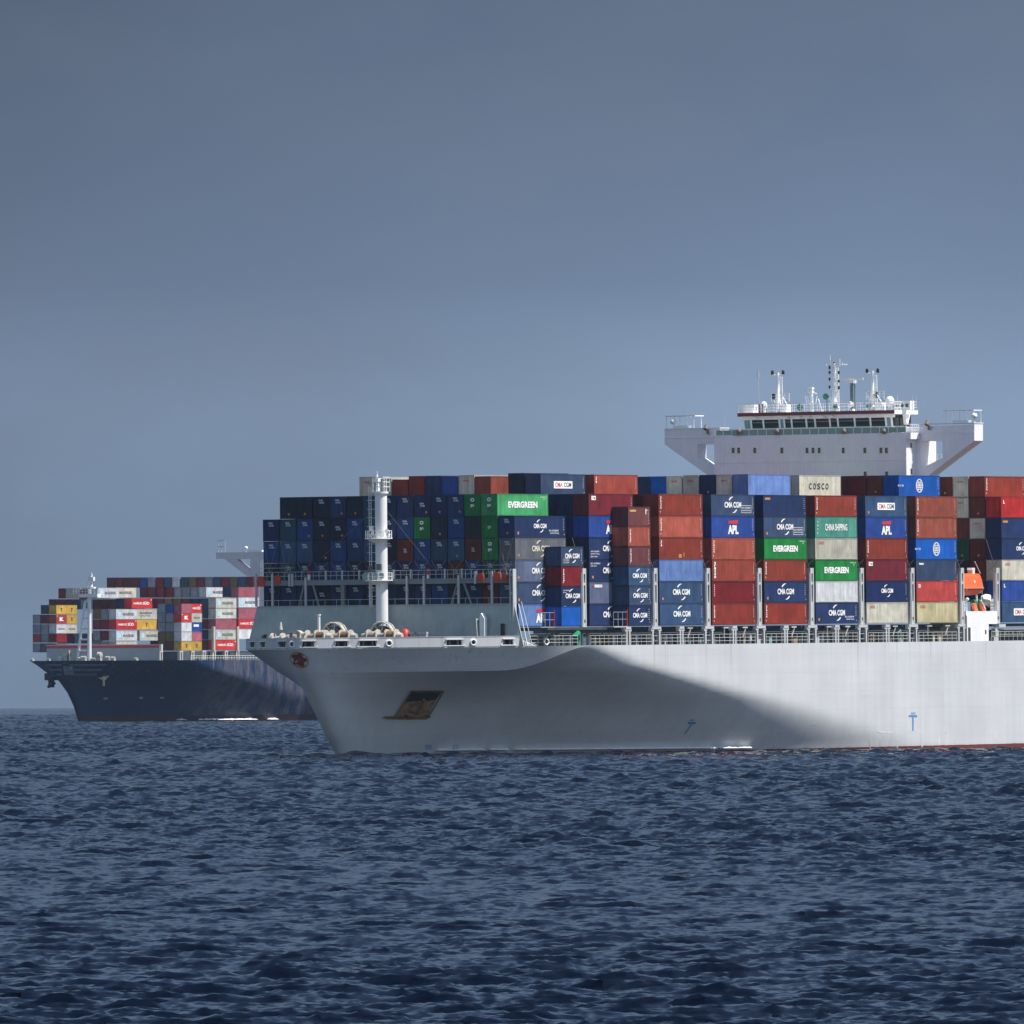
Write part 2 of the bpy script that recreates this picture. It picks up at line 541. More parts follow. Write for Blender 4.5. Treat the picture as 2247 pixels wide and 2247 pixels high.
def hull_patch(mb, pose, hull, poly, nu=8, nv=4, lift=0.04, mi=0):
    """a painted patch or plate on the hull: poly = 4 pixel corners (tl, tr, br, bl)"""
    tl, tr, br, bl = [np.array(p, float) for p in poly]
    vs = []
    for j in range(nv + 1):
        for i in range(nu + 1):
            p = (tl * (1 - i / nu) + tr * i / nu) * (1 - j / nv) + (bl * (1 - i / nu) + br * i / nu) * j / nv
            q = ray_hull(pose, hull, *p)
            q = lift_off(hull, q, lift)
            vs.append(q)
    w = nu + 1
    mb.add(vs, [(j * w + i, (j + 1) * w + i, (j + 1) * w + i + 1, j * w + i + 1) for j in range(nv) for i in range(nu)], mi)

def hull_mesh(name, hull, zlo, aend, nt=120, nlow=34, nup=8):
    t = np.linspace(0, 1, nt)
    w = t ** 2.0
    st11 = hull.stem(hull.kn[0])
    anom = st11 + (aend - st11) * w
    zk = hull.knuckle(anom)
    rows = []
    for i in range(nlow + 1):
        rows.append(zlo + (zk - zlo) * (i / nlow))
    for i in range(1, nup + 1):
        rows.append(zk + (hull.deck - zk) * (i / nup))
    Z = np.array(rows)                                       # rows x nt
    A = hull.stem(Z) + (aend - hull.stem(Z)) * w[None, :]
    Bv = hull.b(A, Z); Bp = hull.b(A, Z, True)
    nr = Z.shape[0]
    vs = []
    for side in (-1, 1):
        for j in range(nr):
            for i in range(nt):
                vs.append((A[j, i], hull.C + side * (Bp if side < 0 else Bv)[j, i], Z[j, i]))
    fs = []
    N = nr * nt
    for j in range(nr - 1):
        for i in range(nt - 1):
            a, b, c, d = j * nt + i, j * nt + i + 1, (j + 1) * nt + i + 1, (j + 1) * nt + i
            fs.append((a, b, c, d)); fs.append((N + a, N + d, N + c, N + b))
    k = len(fs)
    top = (nr - 1) * nt
    for i in range(nt - 1):
        fs.append((top + i, top + i + 1, N + top + i + 1, N + top + i))
    for j in range(nr - 1):
        a, b = j * nt + nt - 1, (j + 1) * nt + nt - 1
        fs.append((a, N + a, N + b, b))
    me = bpy.data.meshes.new(name)
    me.from_pydata(vs, [], fs)
    sm = [True] * k + [False] * (len(fs) - k)
    me.polygons.foreach_set('use_smooth', sm)
    me.polygons.foreach_set('material_index', [0] * k + [1] * (len(fs) - k))
    me.update()
    bpy.context.view_layer.update()
    # sharp knuckle line
    kj = nlow
    att = me.attributes.new('sharp_edge', 'BOOLEAN', 'EDGE')
    ev = np.empty(len(me.edges) * 2, np.int32); me.edges.foreach_get('vertices', ev); ev = ev.reshape(-1, 2)
    jj = (ev % N) // nt
    sharp = (jj[:, 0] == kj) & (jj[:, 1] == kj) & (zk[(ev[:, 0] % N) % nt] < hull.deck - 0.2)
    att.data.foreach_set('value', sharp)
    return me

def hull_material(name, rgb, boot, zb, wear, scuff=None, spec=0.35):
    m = bpy.data.materials.new(name)
    m.use_nodes = True
    t = m.node_tree; L = t.links
    b = t.nodes['Principled BSDF']
    b.inputs['Roughness'].default_value = 0.42
    b.inputs['Specular IOR Level'].default_value = spec
    tcn = nd(t, 'ShaderNodeTexCoord')
    sp = nd(t, 'ShaderNodeSeparateXYZ'); L.new(tcn.outputs['Object'], sp.inputs[0])
    n1 = nd(t, 'ShaderNodeTexNoise'); n1.inputs['Scale'].default_value = 0.12; n1.inputs['Detail'].default_value = 7
    L.new(tcn.outputs['Object'], n1.inputs['Vector'])
    mpn = nd(t, 'ShaderNodeMapping'); mpn.inputs['Scale'].default_value = (0.9, 0.9, 0.05)
    L.new(tcn.outputs['Object'], mpn.inputs[0])
    n2 = nd(t, 'ShaderNodeTexNoise'); n2.inputs['Scale'].default_value = 1.0; n2.inputs['Detail'].default_value = 5
    L.new(mpn.outputs[0], n2.inputs['Vector'])
    mph = nd(t, 'ShaderNodeMapping'); mph.inputs['Scale'].default_value = (0.03, 0.03, 1.1)
    L.new(tcn.outputs['Object'], mph.inputs[0])
    n3 = nd(t, 'ShaderNodeTexNoise'); n3.inputs['Scale'].default_value = 1.0; n3.inputs['Detail'].default_value = 5
    L.new(mph.outputs[0], n3.inputs['Vector'])
    def rng_(n, lo, hi, f0=0.3, f1=0.7):
        r = nd(t, 'ShaderNodeMapRange'); L.new(n.outputs[0], r.inputs['Value'])
        r.inputs['From Min'].default_value = f0; r.inputs['From Max'].default_value = f1
        r.inputs['To Min'].default_value = lo; r.inputs['To Max'].default_value = hi
        return r
    r1, r2, r3 = rng_(n1, 1 - wear, 1 + 0.3 * wear), rng_(n2, 1 - 0.5 * wear, 1 + 0.3 * wear), rng_(n3, 1 - 0.5 * wear, 1.0)
    k = nd(t, 'ShaderNodeMath', operation='MULTIPLY'); L.new(r1.outputs[0], k.inputs[0]); L.new(r2.outputs[0], k.inputs[1])
    k2 = nd(t, 'ShaderNodeMath', operation='MULTIPLY'); L.new(k.outputs[0], k2.inputs[0]); L.new(r3.outputs[0], k2.inputs[1])
    base = nd(t, 'ShaderNodeRGB'); base.outputs[0].default_value = (*rgb, 1)
    last = base.outputs[0]
    if scuff:
        # scraped grey primer showing through on the side (a patch with a ragged edge)
        n5 = nd(t, 'ShaderNodeTexNoise'); n5.inputs['Scale'].default_value = 0.35; n5.inputs['Detail'].default_value = 9; n5.inputs['Roughness'].default_value = 0.7
        mp5 = nd(t, 'ShaderNodeMapping'); mp5.inputs['Scale'].default_value = (0.9, 0.9, 0.35)
        L.new(tcn.outputs['Object'], mp5.inputs[0]); L.new(mp5.outputs[0], n5.inputs['Vector'])
        g0 = rng_(n5, 0.0, scuff, 0.40, 0.56)
        xr5 = nd(t, 'ShaderNodeMapRange'); xr5.interpolation_type = 'SMOOTHSTEP'; L.new(sp.outputs['X'], xr5.inputs['Value'])
        xr5.inputs['From Min'].default_value = 10.0; xr5.inputs['From Max'].default_value = 34.0
        g = nd(t, 'ShaderNodeMath', operation='MULTIPLY'); L.new(g0.outputs[0], g.inputs[0]); L.new(xr5.outputs[0], g.inputs[1])
        mxs = nd(t, 'ShaderNodeMixRGB'); L.new(g.outputs[0], mxs.inputs[0]); L.new(last, mxs.inputs[1])
        mxs.inputs[2].default_value = (0.23, 0.185, 0.18, 1)
        last = mxs.outputs[0]
    vs = nd(t, 'ShaderNodeVectorMath', operation='SCALE'); L.new(last, vs.inputs[0]); L.new(k2.outputs[0], vs.inputs['Scale'])
    # rust specks towards the waterline and below the scuppers
    n4 = nd(t, 'ShaderNodeTexNoise'); n4.inputs['Scale'].default_value = 0.55; n4.inputs['Detail'].default_value = 9; n4.inputs['Roughness'].default_value = 0.72
    mp4 = nd(t, 'ShaderNodeMapping'); mp4.inputs['Scale'].default_value = (1.2, 1.2, 0.5)
    L.new(tcn.outputs['Object'], mp4.inputs[0]); L.new(mp4.outputs[0], n4.inputs['Vector'])
    zr = nd(t, 'ShaderNodeMapRange'); L.new(sp.outputs['Z'], zr.inputs['Value'])
    zr.inputs['From Min'].default_value = 0.0; zr.inputs['From Max'].default_value = 5.5
    zr.inputs['To Min'].default_value = 0.115; zr.inputs['To Max'].default_value = 0.0
    ad = nd(t, 'ShaderNodeMath', operation='ADD'); L.new(n4.outputs[0], ad.inputs[0]); L.new(zr.outputs[0], ad.inputs[1])
    rr = nd(t, 'ShaderNodeMapRange'); L.new(ad.outputs[0], rr.inputs['Value'])
    rr.inputs['From Min'].default_value = 0.74; rr.inputs['From Max'].default_value = 0.80; rr.inputs['To Max'].default_value = 0.6
    mxr = nd(t, 'ShaderNodeMixRGB'); L.new(rr.outputs[0], mxr.inputs[0]); L.new(vs.outputs[0], mxr.inputs[1]); mxr.inputs[2].default_value = (0.22, 0.12, 0.06, 1)
    # welded plate seams and thin rust runs below the deck edge
    cs = nd(t, 'ShaderNodeCombineXYZ'); L.new(sp.outputs['X'], cs.inputs[0]); L.new(sp.outputs['Z'], cs.inputs[1])
    bk = nd(t, 'ShaderNodeTexBrick'); L.new(cs.outputs[0], bk.inputs['Vector'])
    bk.inputs['Scale'].default_value = 1.0; bk.inputs['Brick Width'].default_value = 11.5; bk.inputs['Row Height'].default_value = 2.55
    bk.inputs['Mortar Size'].default_value = 0.035; bk.inputs['Mortar Smooth'].default_value = 0.6; bk.offset = 0.37
    bk.inputs['Color1'].default_value = (1, 1, 1, 1); bk.inputs['Color2'].default_value = (0.965, 0.97, 0.975, 1); bk.inputs['Mortar'].default_value = (0.86, 0.865, 0.87, 1)
    ms = nd(t, 'ShaderNodeMixRGB', blend_type='MULTIPLY'); ms.inputs[0].default_value = 1.0
    L.new(mxr.outputs[0], ms.inputs[1]); L.new(bk.outputs[0], ms.inputs[2])
    mp7 = nd(t, 'ShaderNodeMapping'); mp7.inputs['Scale'].default_value = (1.9, 1.9, 0.035)
    L.new(tcn.outputs['Object'], mp7.inputs[0])
    n7 = nd(t, 'ShaderNodeTexNoise'); n7.inputs['Scale'].default_value = 1.0; n7.inputs['Detail'].default_value = 3
    L.new(mp7.outputs[0], n7.inputs['Vector'])
    r7 = rng_(n7, 0.0, 0.65, 0.60, 0.75)
    z7 = nd(t, 'ShaderNodeMapRange'); L.new(sp.outputs['Z'], z7.inputs['Value'])
    z7.inputs['From Min'].default_value = 8.0; z7.inputs['From Max'].default_value = 14.0
    k7 = nd(t, 'ShaderNodeMath', operation='MULTIPLY'); L.new(r7.outputs[0], k7.inputs[0]); L.new(z7.outputs[0], k7.inputs[1])
    mx7 = nd(t, 'ShaderNodeMixRGB'); L.new(k7.outputs[0], mx7.inputs[0]); L.new(ms.outputs[0], mx7.inputs[1]); mx7.inputs[2].default_value = (0.36, 0.27, 0.19, 1)
    mxr = mx7
    # red boot-top
    wob = nd(t, 'ShaderNodeMath', operation='MULTIPLY_ADD'); L.new(n2.outputs[0], wob.inputs[0]); wob.inputs[1].default_value = 0.12; L.new(sp.outputs['Z'], wob.inputs[2])
    lt = nd(t, 'ShaderNodeMath', operation='LESS_THAN'); L.new(wob.outputs[0], lt.inputs[0]); lt.inputs[1].default_value = zb + 0.06
    bs = nd(t, 'ShaderNodeVectorMath', operation='SCALE'); bs.inputs[0].default_value = boot; L.new(k2.outputs[0], bs.inputs['Scale'])
    mxb = nd(t, 'ShaderNodeMixRGB'); L.new(lt.outputs[0], mxb.inputs[0]); L.new(mxr.outputs[0], mxb.inputs[1]); L.new(bs.outputs[0], mxb.inputs[2])
    L.new(mxb.outputs[0], b.inputs['Base Color'])
    # slight plate unevenness
    n6 = nd(t, 'ShaderNodeTexNoise'); n6.inputs['Scale'].default_value = 0.35; n6.inputs['Detail'].default_value = 2
    L.new(tcn.outputs['Object'], n6.inputs['Vector'])
    bp = nd(t, 'ShaderNodeBump'); bp.inputs['Strength'].default_value = 0.35; bp.inputs['Distance'].default_value = 0.06
    L.new(n6.outputs[0], bp.inputs['Height']); L.new(bp.outputs[0], b.inputs['Normal'])
    return m

# ------------------------------------------------------------------ the sea
def build_sea():
    NW = 120
    lam = np.exp(rng.uniform(np.log(0.26), np.log(7.5), NW))
    wd = R(-97) + rng.normal(0, 0.43, NW)                      # travel direction: broadly towards the camera
    wd = np.where(rng.random(NW) < 0.08, rng.uniform(0, 2 * np.pi, NW), wd)
    k = 2 * np.pi / lam
    slope = 0.067 * np.clip((lam / 1.0) ** np.where(lam < 1.0, 0.10, -0.58), 0, 1.2) * rng.uniform(0.3, 1.7, NW)
    amp = slope / k
    ph = rng.uniform(0, 2 * np.pi, NW)
    kx, ky = k * np.cos(wd), k * np.sin(wd)
    # rows by distance, columns by bearing
    ds = [255.0]
    while ds[-1] < 1880: ds.append(ds[-1] * (1 + 0.00062))
    while ds[-1] < 5200: ds.append(ds[-1] * (1 + 0.00036))
    while ds[-1] < 14500: ds.append(ds[-1] * (1 + 0.0013))
    d = np.array(ds)
    core = np.linspace(-0.0525, 0.0525, 700)
    outer = []
    x = 0.0525; st = 0.0009
    while x < 0.9:
        st *= 1.32; x += st; outer.append(x)
    outer = np.array(outer)
    beta = np.concatenate([-outer[::-1], core, outer])
    D, Bt = np.meshgrid(d, beta, indexing='ij')
    X = (CAM[0] + D * Bt).astype(np.float32)
    Y = (CAM[1] + D).astype(np.float32)
    dx = D * np.gradient(beta)[None, :]
    dy = np.broadcast_to(np.gradient(d)[:, None], D.shape)
    Zw = np.zeros_like(X); Xo = np.zeros_like(X); Yo = np.zeros_like(X)
    for i in range(NW):
        at = np.clip((0.48 - np.abs(kx[i]) * dx / (2 * np.pi)) / 0.14, 0, 1)        # cycles per cell
        at = (at * np.clip((2.2 - np.abs(ky[i]) * dy / (2 * np.pi)) / 1.3, 0, 1)).astype(np.float32)
        if at.max() <= 0: continue
        p = (kx[i] * X + ky[i] * Y + ph[i]).astype(np.float32)
        sn, cs = np.sin(p), np.cos(p)
        Zw += amp[i] * at * sn
        q = 0.82 * amp[i] * at
        Xo += q * np.cos(wd[i]).astype(np.float32) * cs
        Yo += q * np.sin(wd[i]).astype(np.float32) * cs
    # gusts: patches of rougher and smoother water
    g = 0.5 * np.sin(X / 37.0 + 1.3 * np.sin(Y / 61.0)) + 0.5 * np.sin(Y / 83.0 + 1.7 * np.sin(X / 45.0) + 1.0)
    Zw *= (0.95 + 0.20 * g).astype(np.float32)
    # the ripples too fine for the mesh far out leave their slope to the ones it carries
    f = np.clip((D - 420.0) / 900.0, 0, 1); Zw *= (0.92 + 0.75 * f * f * (3 - 2 * f)).astype(np.float32)
    # swell thrown up along the near ship's side and round her bow
    MI = np.linalg.inv(NEAR.N)
    A = MI[0, 0] * X + MI[0, 1] * Y; Sx = MI[1, 0] * X + MI[1, 1] * Y
    bw = H1.low(A.ravel(), np.zeros(A.size)).reshape(A.shape)
    dist = np.where(A > -43.8, np.abs(Sx - CEN) - bw, np.hypot(A + 43.8, Sx - CEN))
    env = np.exp(-((A + 44) / 27.0) ** 2) + 0.05
    env = np.where(A < -75, 0, env)
    near = (np.abs(dist) < 40) & (A > -80) & (A < 140)
    wav = np.exp(-((dist - 4.5) / 1.6) ** 2) * 0.36 - 0.42 * np.exp(-((dist - 8.0) / 2.2) ** 2) + 0.30 * np.exp(-((dist - 13.0) / 2.5) ** 2)
    wav *= (0.8 + 0.35 * np.sin(A * 0.31 + 0.5 * np.sin(A * 0.13)))
    Zw = np.where(near, Zw * (0.35 + 0.65 * np.clip(dist / 9, 0, 1)) + wav * env, Zw)
    Zc = ((1823.0 ** 2 - D ** 2) / (2 * RE) - 0.35).astype(np.float32)
    V = np.stack([X + Xo, Y + Yo, Zc + Zw], -1).reshape(-1, 3)
    nr, nc = D.shape
    # flat water behind and below the camera completes the sheet
    xb = (CAM[0] + 255.0 * beta)
    extra = []
    for dd in (120.0, -60.0, -600.0):
        extra.append(np.stack([xb * (1 if dd > 0 else 1) , np.full(nc, CAM[1] + dd), np.full(nc, (1823.0 ** 2 - dd ** 2) / (2 * RE))], -1))
    V = np.concatenate([V] + extra).astype(np.float32)
    i0 = (np.arange(nr - 1)[:, None] * nc + np.arange(nc - 1)[None, :]).ravel()
    Q = np.stack([i0, i0 + 1, i0 + nc + 1, i0 + nc], -1)
    base = nr * nc
    prev = np.arange(nc)
    qs = [Q]
    for j in range(3):
        cur = base + j * nc + np.arange(nc)
        qs.append(np.stack([cur[:-1], cur[1:], prev[1:], prev[:-1]], -1))
        prev = cur
    Q = np.concatenate(qs).astype(np.int32)
    me = bpy.data.meshes.new('sea')
    me.vertices.add(len(V)); me.vertices.foreach_set('co', V.ravel())
    me.loops.add(Q.size); me.loops.foreach_set('vertex_index', Q.ravel())
    me.polygons.add(len(Q)); me.polygons.foreach_set('loop_start', np.arange(0, Q.size, 4, dtype=np.int32))
    me.polygons.foreach_set('use_smooth', np.ones(len(Q), bool))
    me.update(calc_edges=True)
    m = bpy.data.materials.new('sea_water')
    m.use_nodes = True
    t = m.node_tree; L = t.links
    b = t.nodes['Principled BSDF']
    b.inputs['Base Color'].default_value = (0.0009, 0.0030, 0.0110, 1)
    b.inputs['Roughness'].default_value = 0.09
    b.inputs['IOR'].default_value = 1.333
    b.inputs['Specular IOR Level'].default_value = 0.37
    tcn = nd(t, 'ShaderNodeTexCoord')
    mpn = nd(t, 'ShaderNodeMapping'); mpn.inputs['Scale'].default_value = (1.0, 0.55, 1.0)
    L.new(tcn.outputs['Object'], mpn.inputs[0])
    n1 = nd(t, 'ShaderNodeTexNoise'); n1.inputs['Scale'].default_value = 1.6; n1.inputs['Detail'].default_value = 5; n1.inputs['Roughness'].default_value = 0.6
    L.new(mpn.outputs[0], n1.inputs['Vector'])
    bp = nd(t, 'ShaderNodeBump'); bp.inputs['Strength'].default_value = 1.0; bp.inputs['Distance'].default_value = 0.05
    L.new(n1.outputs[0], bp.inputs['Height']); L.new(bp.outputs[0], b.inputs['Normal'])
    o = link('sea', me, [m])
    tag(o, 'choppy dark blue sea reaching from the foreground to the horizon', kind='structure')
    return o
build_sea()

# ------------------------------------------------------------------ sea haze
def build_haze():
    mb = MB()
    mb.box(-14000, 14000, -1900, 13200, -14.5, 75)
    m = bpy.data.materials.new('haze_air')
    m.use_nodes = True
    t = m.node_tree
    t.nodes.clear()
    o = nd(t, 'ShaderNodeOutputMaterial')
    v = nd(t, 'ShaderNodeVolumePrincipled')
    v.inputs['Color'].default_value = (0.55, 0.74, 1.0, 1)
    v.inputs['Density'].default_value = 1.3e-5
    v.inputs['Anisotropy'].default_value = 0.0
    t.links.new(v.outputs[0], o.inputs['Volume'])
    h = link('haze', mb.mesh('haze'), [m])
    tag(h, 'thin sea haze over the water', kind='stuff')

# ================================================================== the near ship
ship = empty('container_ship', NEAR.M)
tag(ship, 'huge white container ship with sunlit side, grey shaded bow and white bridge, nearest of two', 'container ship')
hullm = hull_material('hull_white', (0.615, 0.622, 0.638), (0.16, 0.035, 0.025), -0.15, 0.09)
hull = link('hull', hull_mesh('hull', H1, -6, 215), [hullm, DARK], ship)
P = NEAR.at
ZD = 14.2                                    # deck at side

def build_bow_details():
    # flower crest on the stem
    c = ray_hull(NEAR, H1, 657, 1447)
    MI = np.linalg.inv(NEAR.N)
    mb = MB()
    N0 = np.array([-0.86, 0.0, -0.5])
    def on(px, py, lift):
        q = ray_hull(NEAR, H1, px, py)
        return lift_off(H1, q, lift)
    def disc(cx, cy, fn, lift, mi, n=30):
        vs = [on(cx, cy, lift)]
        for i in range(n):
            t = 2 * math.pi * i / n
            r = fn(t)
            vs.append(on(cx + r[0], cy + r[1], lift))
        mb.add(vs, [(0, 1 + (i + 1) % n, 1 + i) for i in range(n)], mi)
    tilt = 0.5
    disc(657, 1448, lambda t: (20.5 * math.cos(t) , 17.5 * math.sin(t) + 4.5 * math.cos(t)), 0.05, 0)
    fl = lambda t: 13.2 * (1 + 0.22 * math.cos(5 * t + 1.0))
    disc(657, 1447, lambda t: (fl(t) * 1.08 * math.cos(t), fl(t) * math.sin(t) + 2.6 * math.cos(t)), 0.09, 1, 40)
    disc(657, 1446, lambda t: (2.4 * math.cos(t), 2.4 * math.sin(t)), 0.13, 2, 10)
    part('crest', mb, [mat('crest_gold', (0.46, 0.29, 0.12), 0.7, wear=0.3), mat('crest_red', (0.22, 0.030, 0.012), 0.6, wear=0.25), mat('crest_heart', (0.35, 0.12, 0.10), 0.6)], hull)
    # anchor pocket: steel lip, flat plate painted dark above for the recess's shade, rusty below, anchor with shank and flukes
    mb = MB()
    hull_patch(mb, NEAR, H1, [(904, 1515), (971, 1515), (955, 1536), (888, 1540)], 8, 4, 0.05, 0)
    hull_patch(mb, NEAR, H1, [(888, 1540), (955, 1536), (937, 1571), (866, 1573)], 8, 4, 0.05, 1)
    hull_patch(mb, NEAR, H1, [(842, 1573), (943, 1573), (936, 1579), (850, 1579)], 8, 1, 0.03, 1)
    hull_patch(mb, NEAR, H1, [(842, 1570), (943, 1568), (943, 1573), (840, 1575)], 10, 1, 0.22, 2)
    hull_patch(mb, NEAR, H1, [(902, 1513), (973, 1513), (972, 1516), (902, 1516)], 8, 1, 0.25, 2)
    hull_patch(mb, NEAR, H1, [(901, 1513), (905, 1513), (866, 1573), (862, 1573)], 1, 8, 0.22, 2)
    hull_patch(mb, NEAR, H1, [(971, 1513), (975, 1513), (941, 1570), (937, 1570)], 1, 8, 0.22, 2)
    part('anchor_pocket', mb, [mat('pocket_shade', (0.012, 0.011, 0.010), 0.9, wear=0.5), mat('pocket_rust', (0.36, 0.21, 0.09), 0.9, wear=0.6, streak=0.5, scale=2.0), RUST], hull)
    mb = MB()
    p0, p1 = on(928, 1528, 0.55), on(910, 1562, 0.55)
    mb.tube(p0, p1, 0.22, 8)
    crown = on(908, 1566, 0.55)
    for q in ((884, 1560), (934, 1558)):
        tip = on(q[0], q[1], 0.6)
        mb.tube(crown, tip, 0.34, 6, r2=0.12)
    mb.tube(on(893, 1567, 0.5), on(924, 1566, 0.5), 0.25, 8)
    part('anchor', mb, RUST, hull)
    # bow thruster rings and the bulb / tug marks, blue paint
    for cx, cy in ((940, 1640), (1000, 1640)):
        mb = MB()
        hull_patch(mb, NEAR, H1, [(cx - 7, cy - 6), (cx + 6, cy - 6), (cx + 7, cy + 5), (cx - 6, cy + 5)], 4, 3, 0.03, 0)
        part('thruster_mark', mb, mat('faded_blue', (0.30, 0.38, 0.52), 0.6, wear=0.3), hull)
    for (x0, y0, x1, y1) in ((1518, 1586, 1502, 1611), (2003, 1571, 2003, 1603)):
        mb = MB()
        hull_patch(mb, NEAR, H1, [(x0 - 9, y0 - 2), (x0 + 9, y0 - 2), (x0 + 9, y0 + 2.5), (x0 - 9, y0 + 2.5)], 4, 1, 0.03, 0)
        hull_patch(mb, NEAR, H1, [(x0 - 1.6, y0 + 2), (x0 + 1.6, y0 + 2), (x1 + 1.6, y1), (x1 - 1.6, y1)], 1, 5, 0.03, 0)
        hull_patch(mb, NEAR, H1, [(x0 - 4, y0 - 8), (x0 + 6, y0 - 8), (x0 + 5, y0 - 4), (x0 - 4, y0 - 4)], 2, 1, 0.03, 1)
        part('tug_mark', mb, [BLUEMARK, mat('tug_text', (0.2, 0.36, 0.55), 0.6)], hull)
    # faint plating marks on the side, as left by old doors and scrapes
    mb = MB()
    for (x, y, w, h) in ((1925, 1605, 38, 3), (1908, 1610, 2, 34), (1930, 1608, 2, 30), (1968, 1606, 2, 36), (2022, 1604, 2, 36), (1984, 1604, 36, 2), (2060, 1606, 2, 28), (2078, 1604, 2, 28), (2185, 1604, 2, 24), (1560, 1612, 30, 2), (1700, 1601, 14, 1.5), (1890, 1525, 22, 1.6), (2205, 1522, 8, 1.6), (1905, 1541, 6, 1.6), (1780, 1590, 9, 1.6)):
        hull_patch(mb, NEAR, H1, [(x, y), (x + w, y), (x + w, y + h), (x, y + h)], 2, 2, 0.02, 0)
    part('plate_marks', mb, mat('plate_mark', (0.60, 0.605, 0.60), 0.7, wear=0.2), hull)
    # bulwark with fairlead openings
    zt = 15.5
    aE, aT = -29.3, -32.2
    def edge(a, side):
        b = float(H1.b(a, ZD - 0.001)) - 0.06
        return np.array([a, H1.C + side * b])
    def find_a(px, side):
        st = float(H1.stem(ZD)) + 0.02
        A = np.linspace(st, -25, 900)
        best = None
        prev = None
        for a in A:
            e = edge(a, side)
            x = NEAR.proj((a, e[1], 14.8))[0]
            if prev is not None and (prev[1] - px) * (x - px) <= 0:
                return a
            prev = (a, x)
        return A[-1]
    openings = []                                # (side, a0, a1, round?)
    for px, w in ((677, 25), (750, 26), (808, 36), (997, 32), (1115, 20)):
        openings.append((-1, find_a(px - w / 2, -1), find_a(px + w / 2, -1)))
    for px, w in ((619, 17), (577, 11), (554, 10)):
        a, b_ = find_a(px - w / 2, 1), find_a(px + w / 2, 1)
        openings.append((1, min(a, b_), max(a, b_)))
    z0, z1 = 14.42, 15.12
    mb = MB()
    fair = []
    for side in (-1, 1):
        st = float(H1.stem(ZD)) + 0.01
        A = list(st + (aE - st) * np.linspace(0, 1, 90) ** 1.6)
        ops = [(o[1], o[2]) for o in openings if o[0] == side]
        A = [a for a in A if not any(o0 - 0.12 < a < o1 + 0.12 for o0, o1 in ops)]
        for o0, o1 in ops: A += [o0, o1]
        A = sorted(A)
        for thick in (0.0, 0.16):
            rows = []
            for a in A:
                e = edge(a, side)
                y = H1.C + side * max(abs(e[1] - H1.C) - thick, 0.0)
                top = zt if a < aT else zt + (ZD + 0.02 - zt) * (a - aT) / (aE - aT)
                o = 0.0
                for o0, o1 in ops:
                    if abs(a - o0) < 1e-6: o = -0.22
                    if abs(a - o1) < 1e-6: o = 0.22
                rows.append([(a, y, ZD - 0.15), (a + o, y, min(z0, top)), (a, y, min(z1, top)), (a, y, top)])
            n = len(rows)
            vs = [p for r in rows for p in r]
            fs = []
            for i in range(n - 1):
                hole = any(abs(A[i] - o0) < 1e-6 for o0, _ in ops)
                for j in range(3):
                    if hole and j == 1: continue
                    f = (i * 4 + j, (i + 1) * 4 + j, (i + 1) * 4 + j + 1, i * 4 + j + 1)
                    fs.append(f if side * (1 if thick == 0 else -1) < 0 else f[::-1])
            mb.add(vs, fs, 0, smooth=True)
        # cap rail
        rows = []
        for a in A:
            e = edge(a, side)
            top = zt if a < aT else zt + (ZD + 0.02 - zt) * (a - aT) / (aE - aT)
            yo, yi = H1.C + side * (abs(e[1] - H1.C) + 0.05), H1.C + side * max(abs(e[1] - H1.C) - 0.3, 0)
            rows.append([(a, yo, top), (a, yi, top), (a, yi, top + 0.07), (a, yo, top + 0.07)])
        vs = [p for r in rows for p in r]
        fs = []
        for i in range(len(rows) - 1):
            for j in range(4):
                fs.append((i * 4 + j, (i + 1) * 4 + j, (i + 1) * 4 + (j + 1) % 4, i * 4 + (j + 1) % 4))
        mb.add(vs, fs, 0)
    bw = part('bulwark', mb, [hullm], ship)
    for side, a0, a1 in openings:
        m2 = MB()
        e0, e1 = edge(a0, side), edge(a1, side)
        t = (e1 - e0); L = np.linalg.norm(t); t = t / L
        nrm = np.array([t[1], -t[0]]) * (1 if side < 0 else -1)      # outward
        if nrm[1] * side < 0: nrm = -nrm
        def pt(u, o, z): q = e0 + t * u + nrm * o; return (q[0], q[1], z)
        def bx(u0, u1, o0, o1, za, zb_, mi):
            m2.add([pt(u0, o0, za), pt(u1, o0, za), pt(u1, o1, za), pt(u0, o1, za), pt(u0, o0, zb_), pt(u1, o0, zb_), pt(u1, o1, zb_), pt(u0, o1, zb_)],
                   [(0, 3, 2, 1), (4, 5, 6, 7), (0, 1, 5, 4), (1, 2, 6, 5), (2, 3, 7, 6), (3, 0, 4, 7)], mi)
        bx(-0.2, L + 0.2, -0.1, 0.20, z1 + 0.01, z1 + 0.12, 0)          # hood
        bx(-0.45, L + 0.45, -0.1, 0.14, z0 - 0.12, z0 - 0.01, 0)       # sill
        bx(-0.25, L + 0.25, -1.0, -0.95, z0 - 0.1, z1 + 0.1, 1)        # unseen dark housing, added so the opening reads as shaded
        bx(-0.25, L + 0.25, -0.95, -0.17, z1 + 0.02, z1 + 0.08, 1)
        bx(-0.25, -0.18, -0.95, -0.17, z0 - 0.1, z1 + 0.02, 1); bx(L + 0.18, L + 0.25, -0.95, -0.17, z0 - 0.1, z1 + 0.02, 1)
        nro = 3 if L > 2.6 else 2
        for i in range(nro):
            u = L * (i + 0.5) / nro + (0.08 if i else -0.08)
            m2.tube(pt(u, -0.35, z0), pt(u, -0.35, z1), 0.16, 8, 2)
        part('fairlead', m2, [WHITE, DARK, mat('roller', (0.10, 0.09, 0.085), 0.5, wear=0.3)], bw)
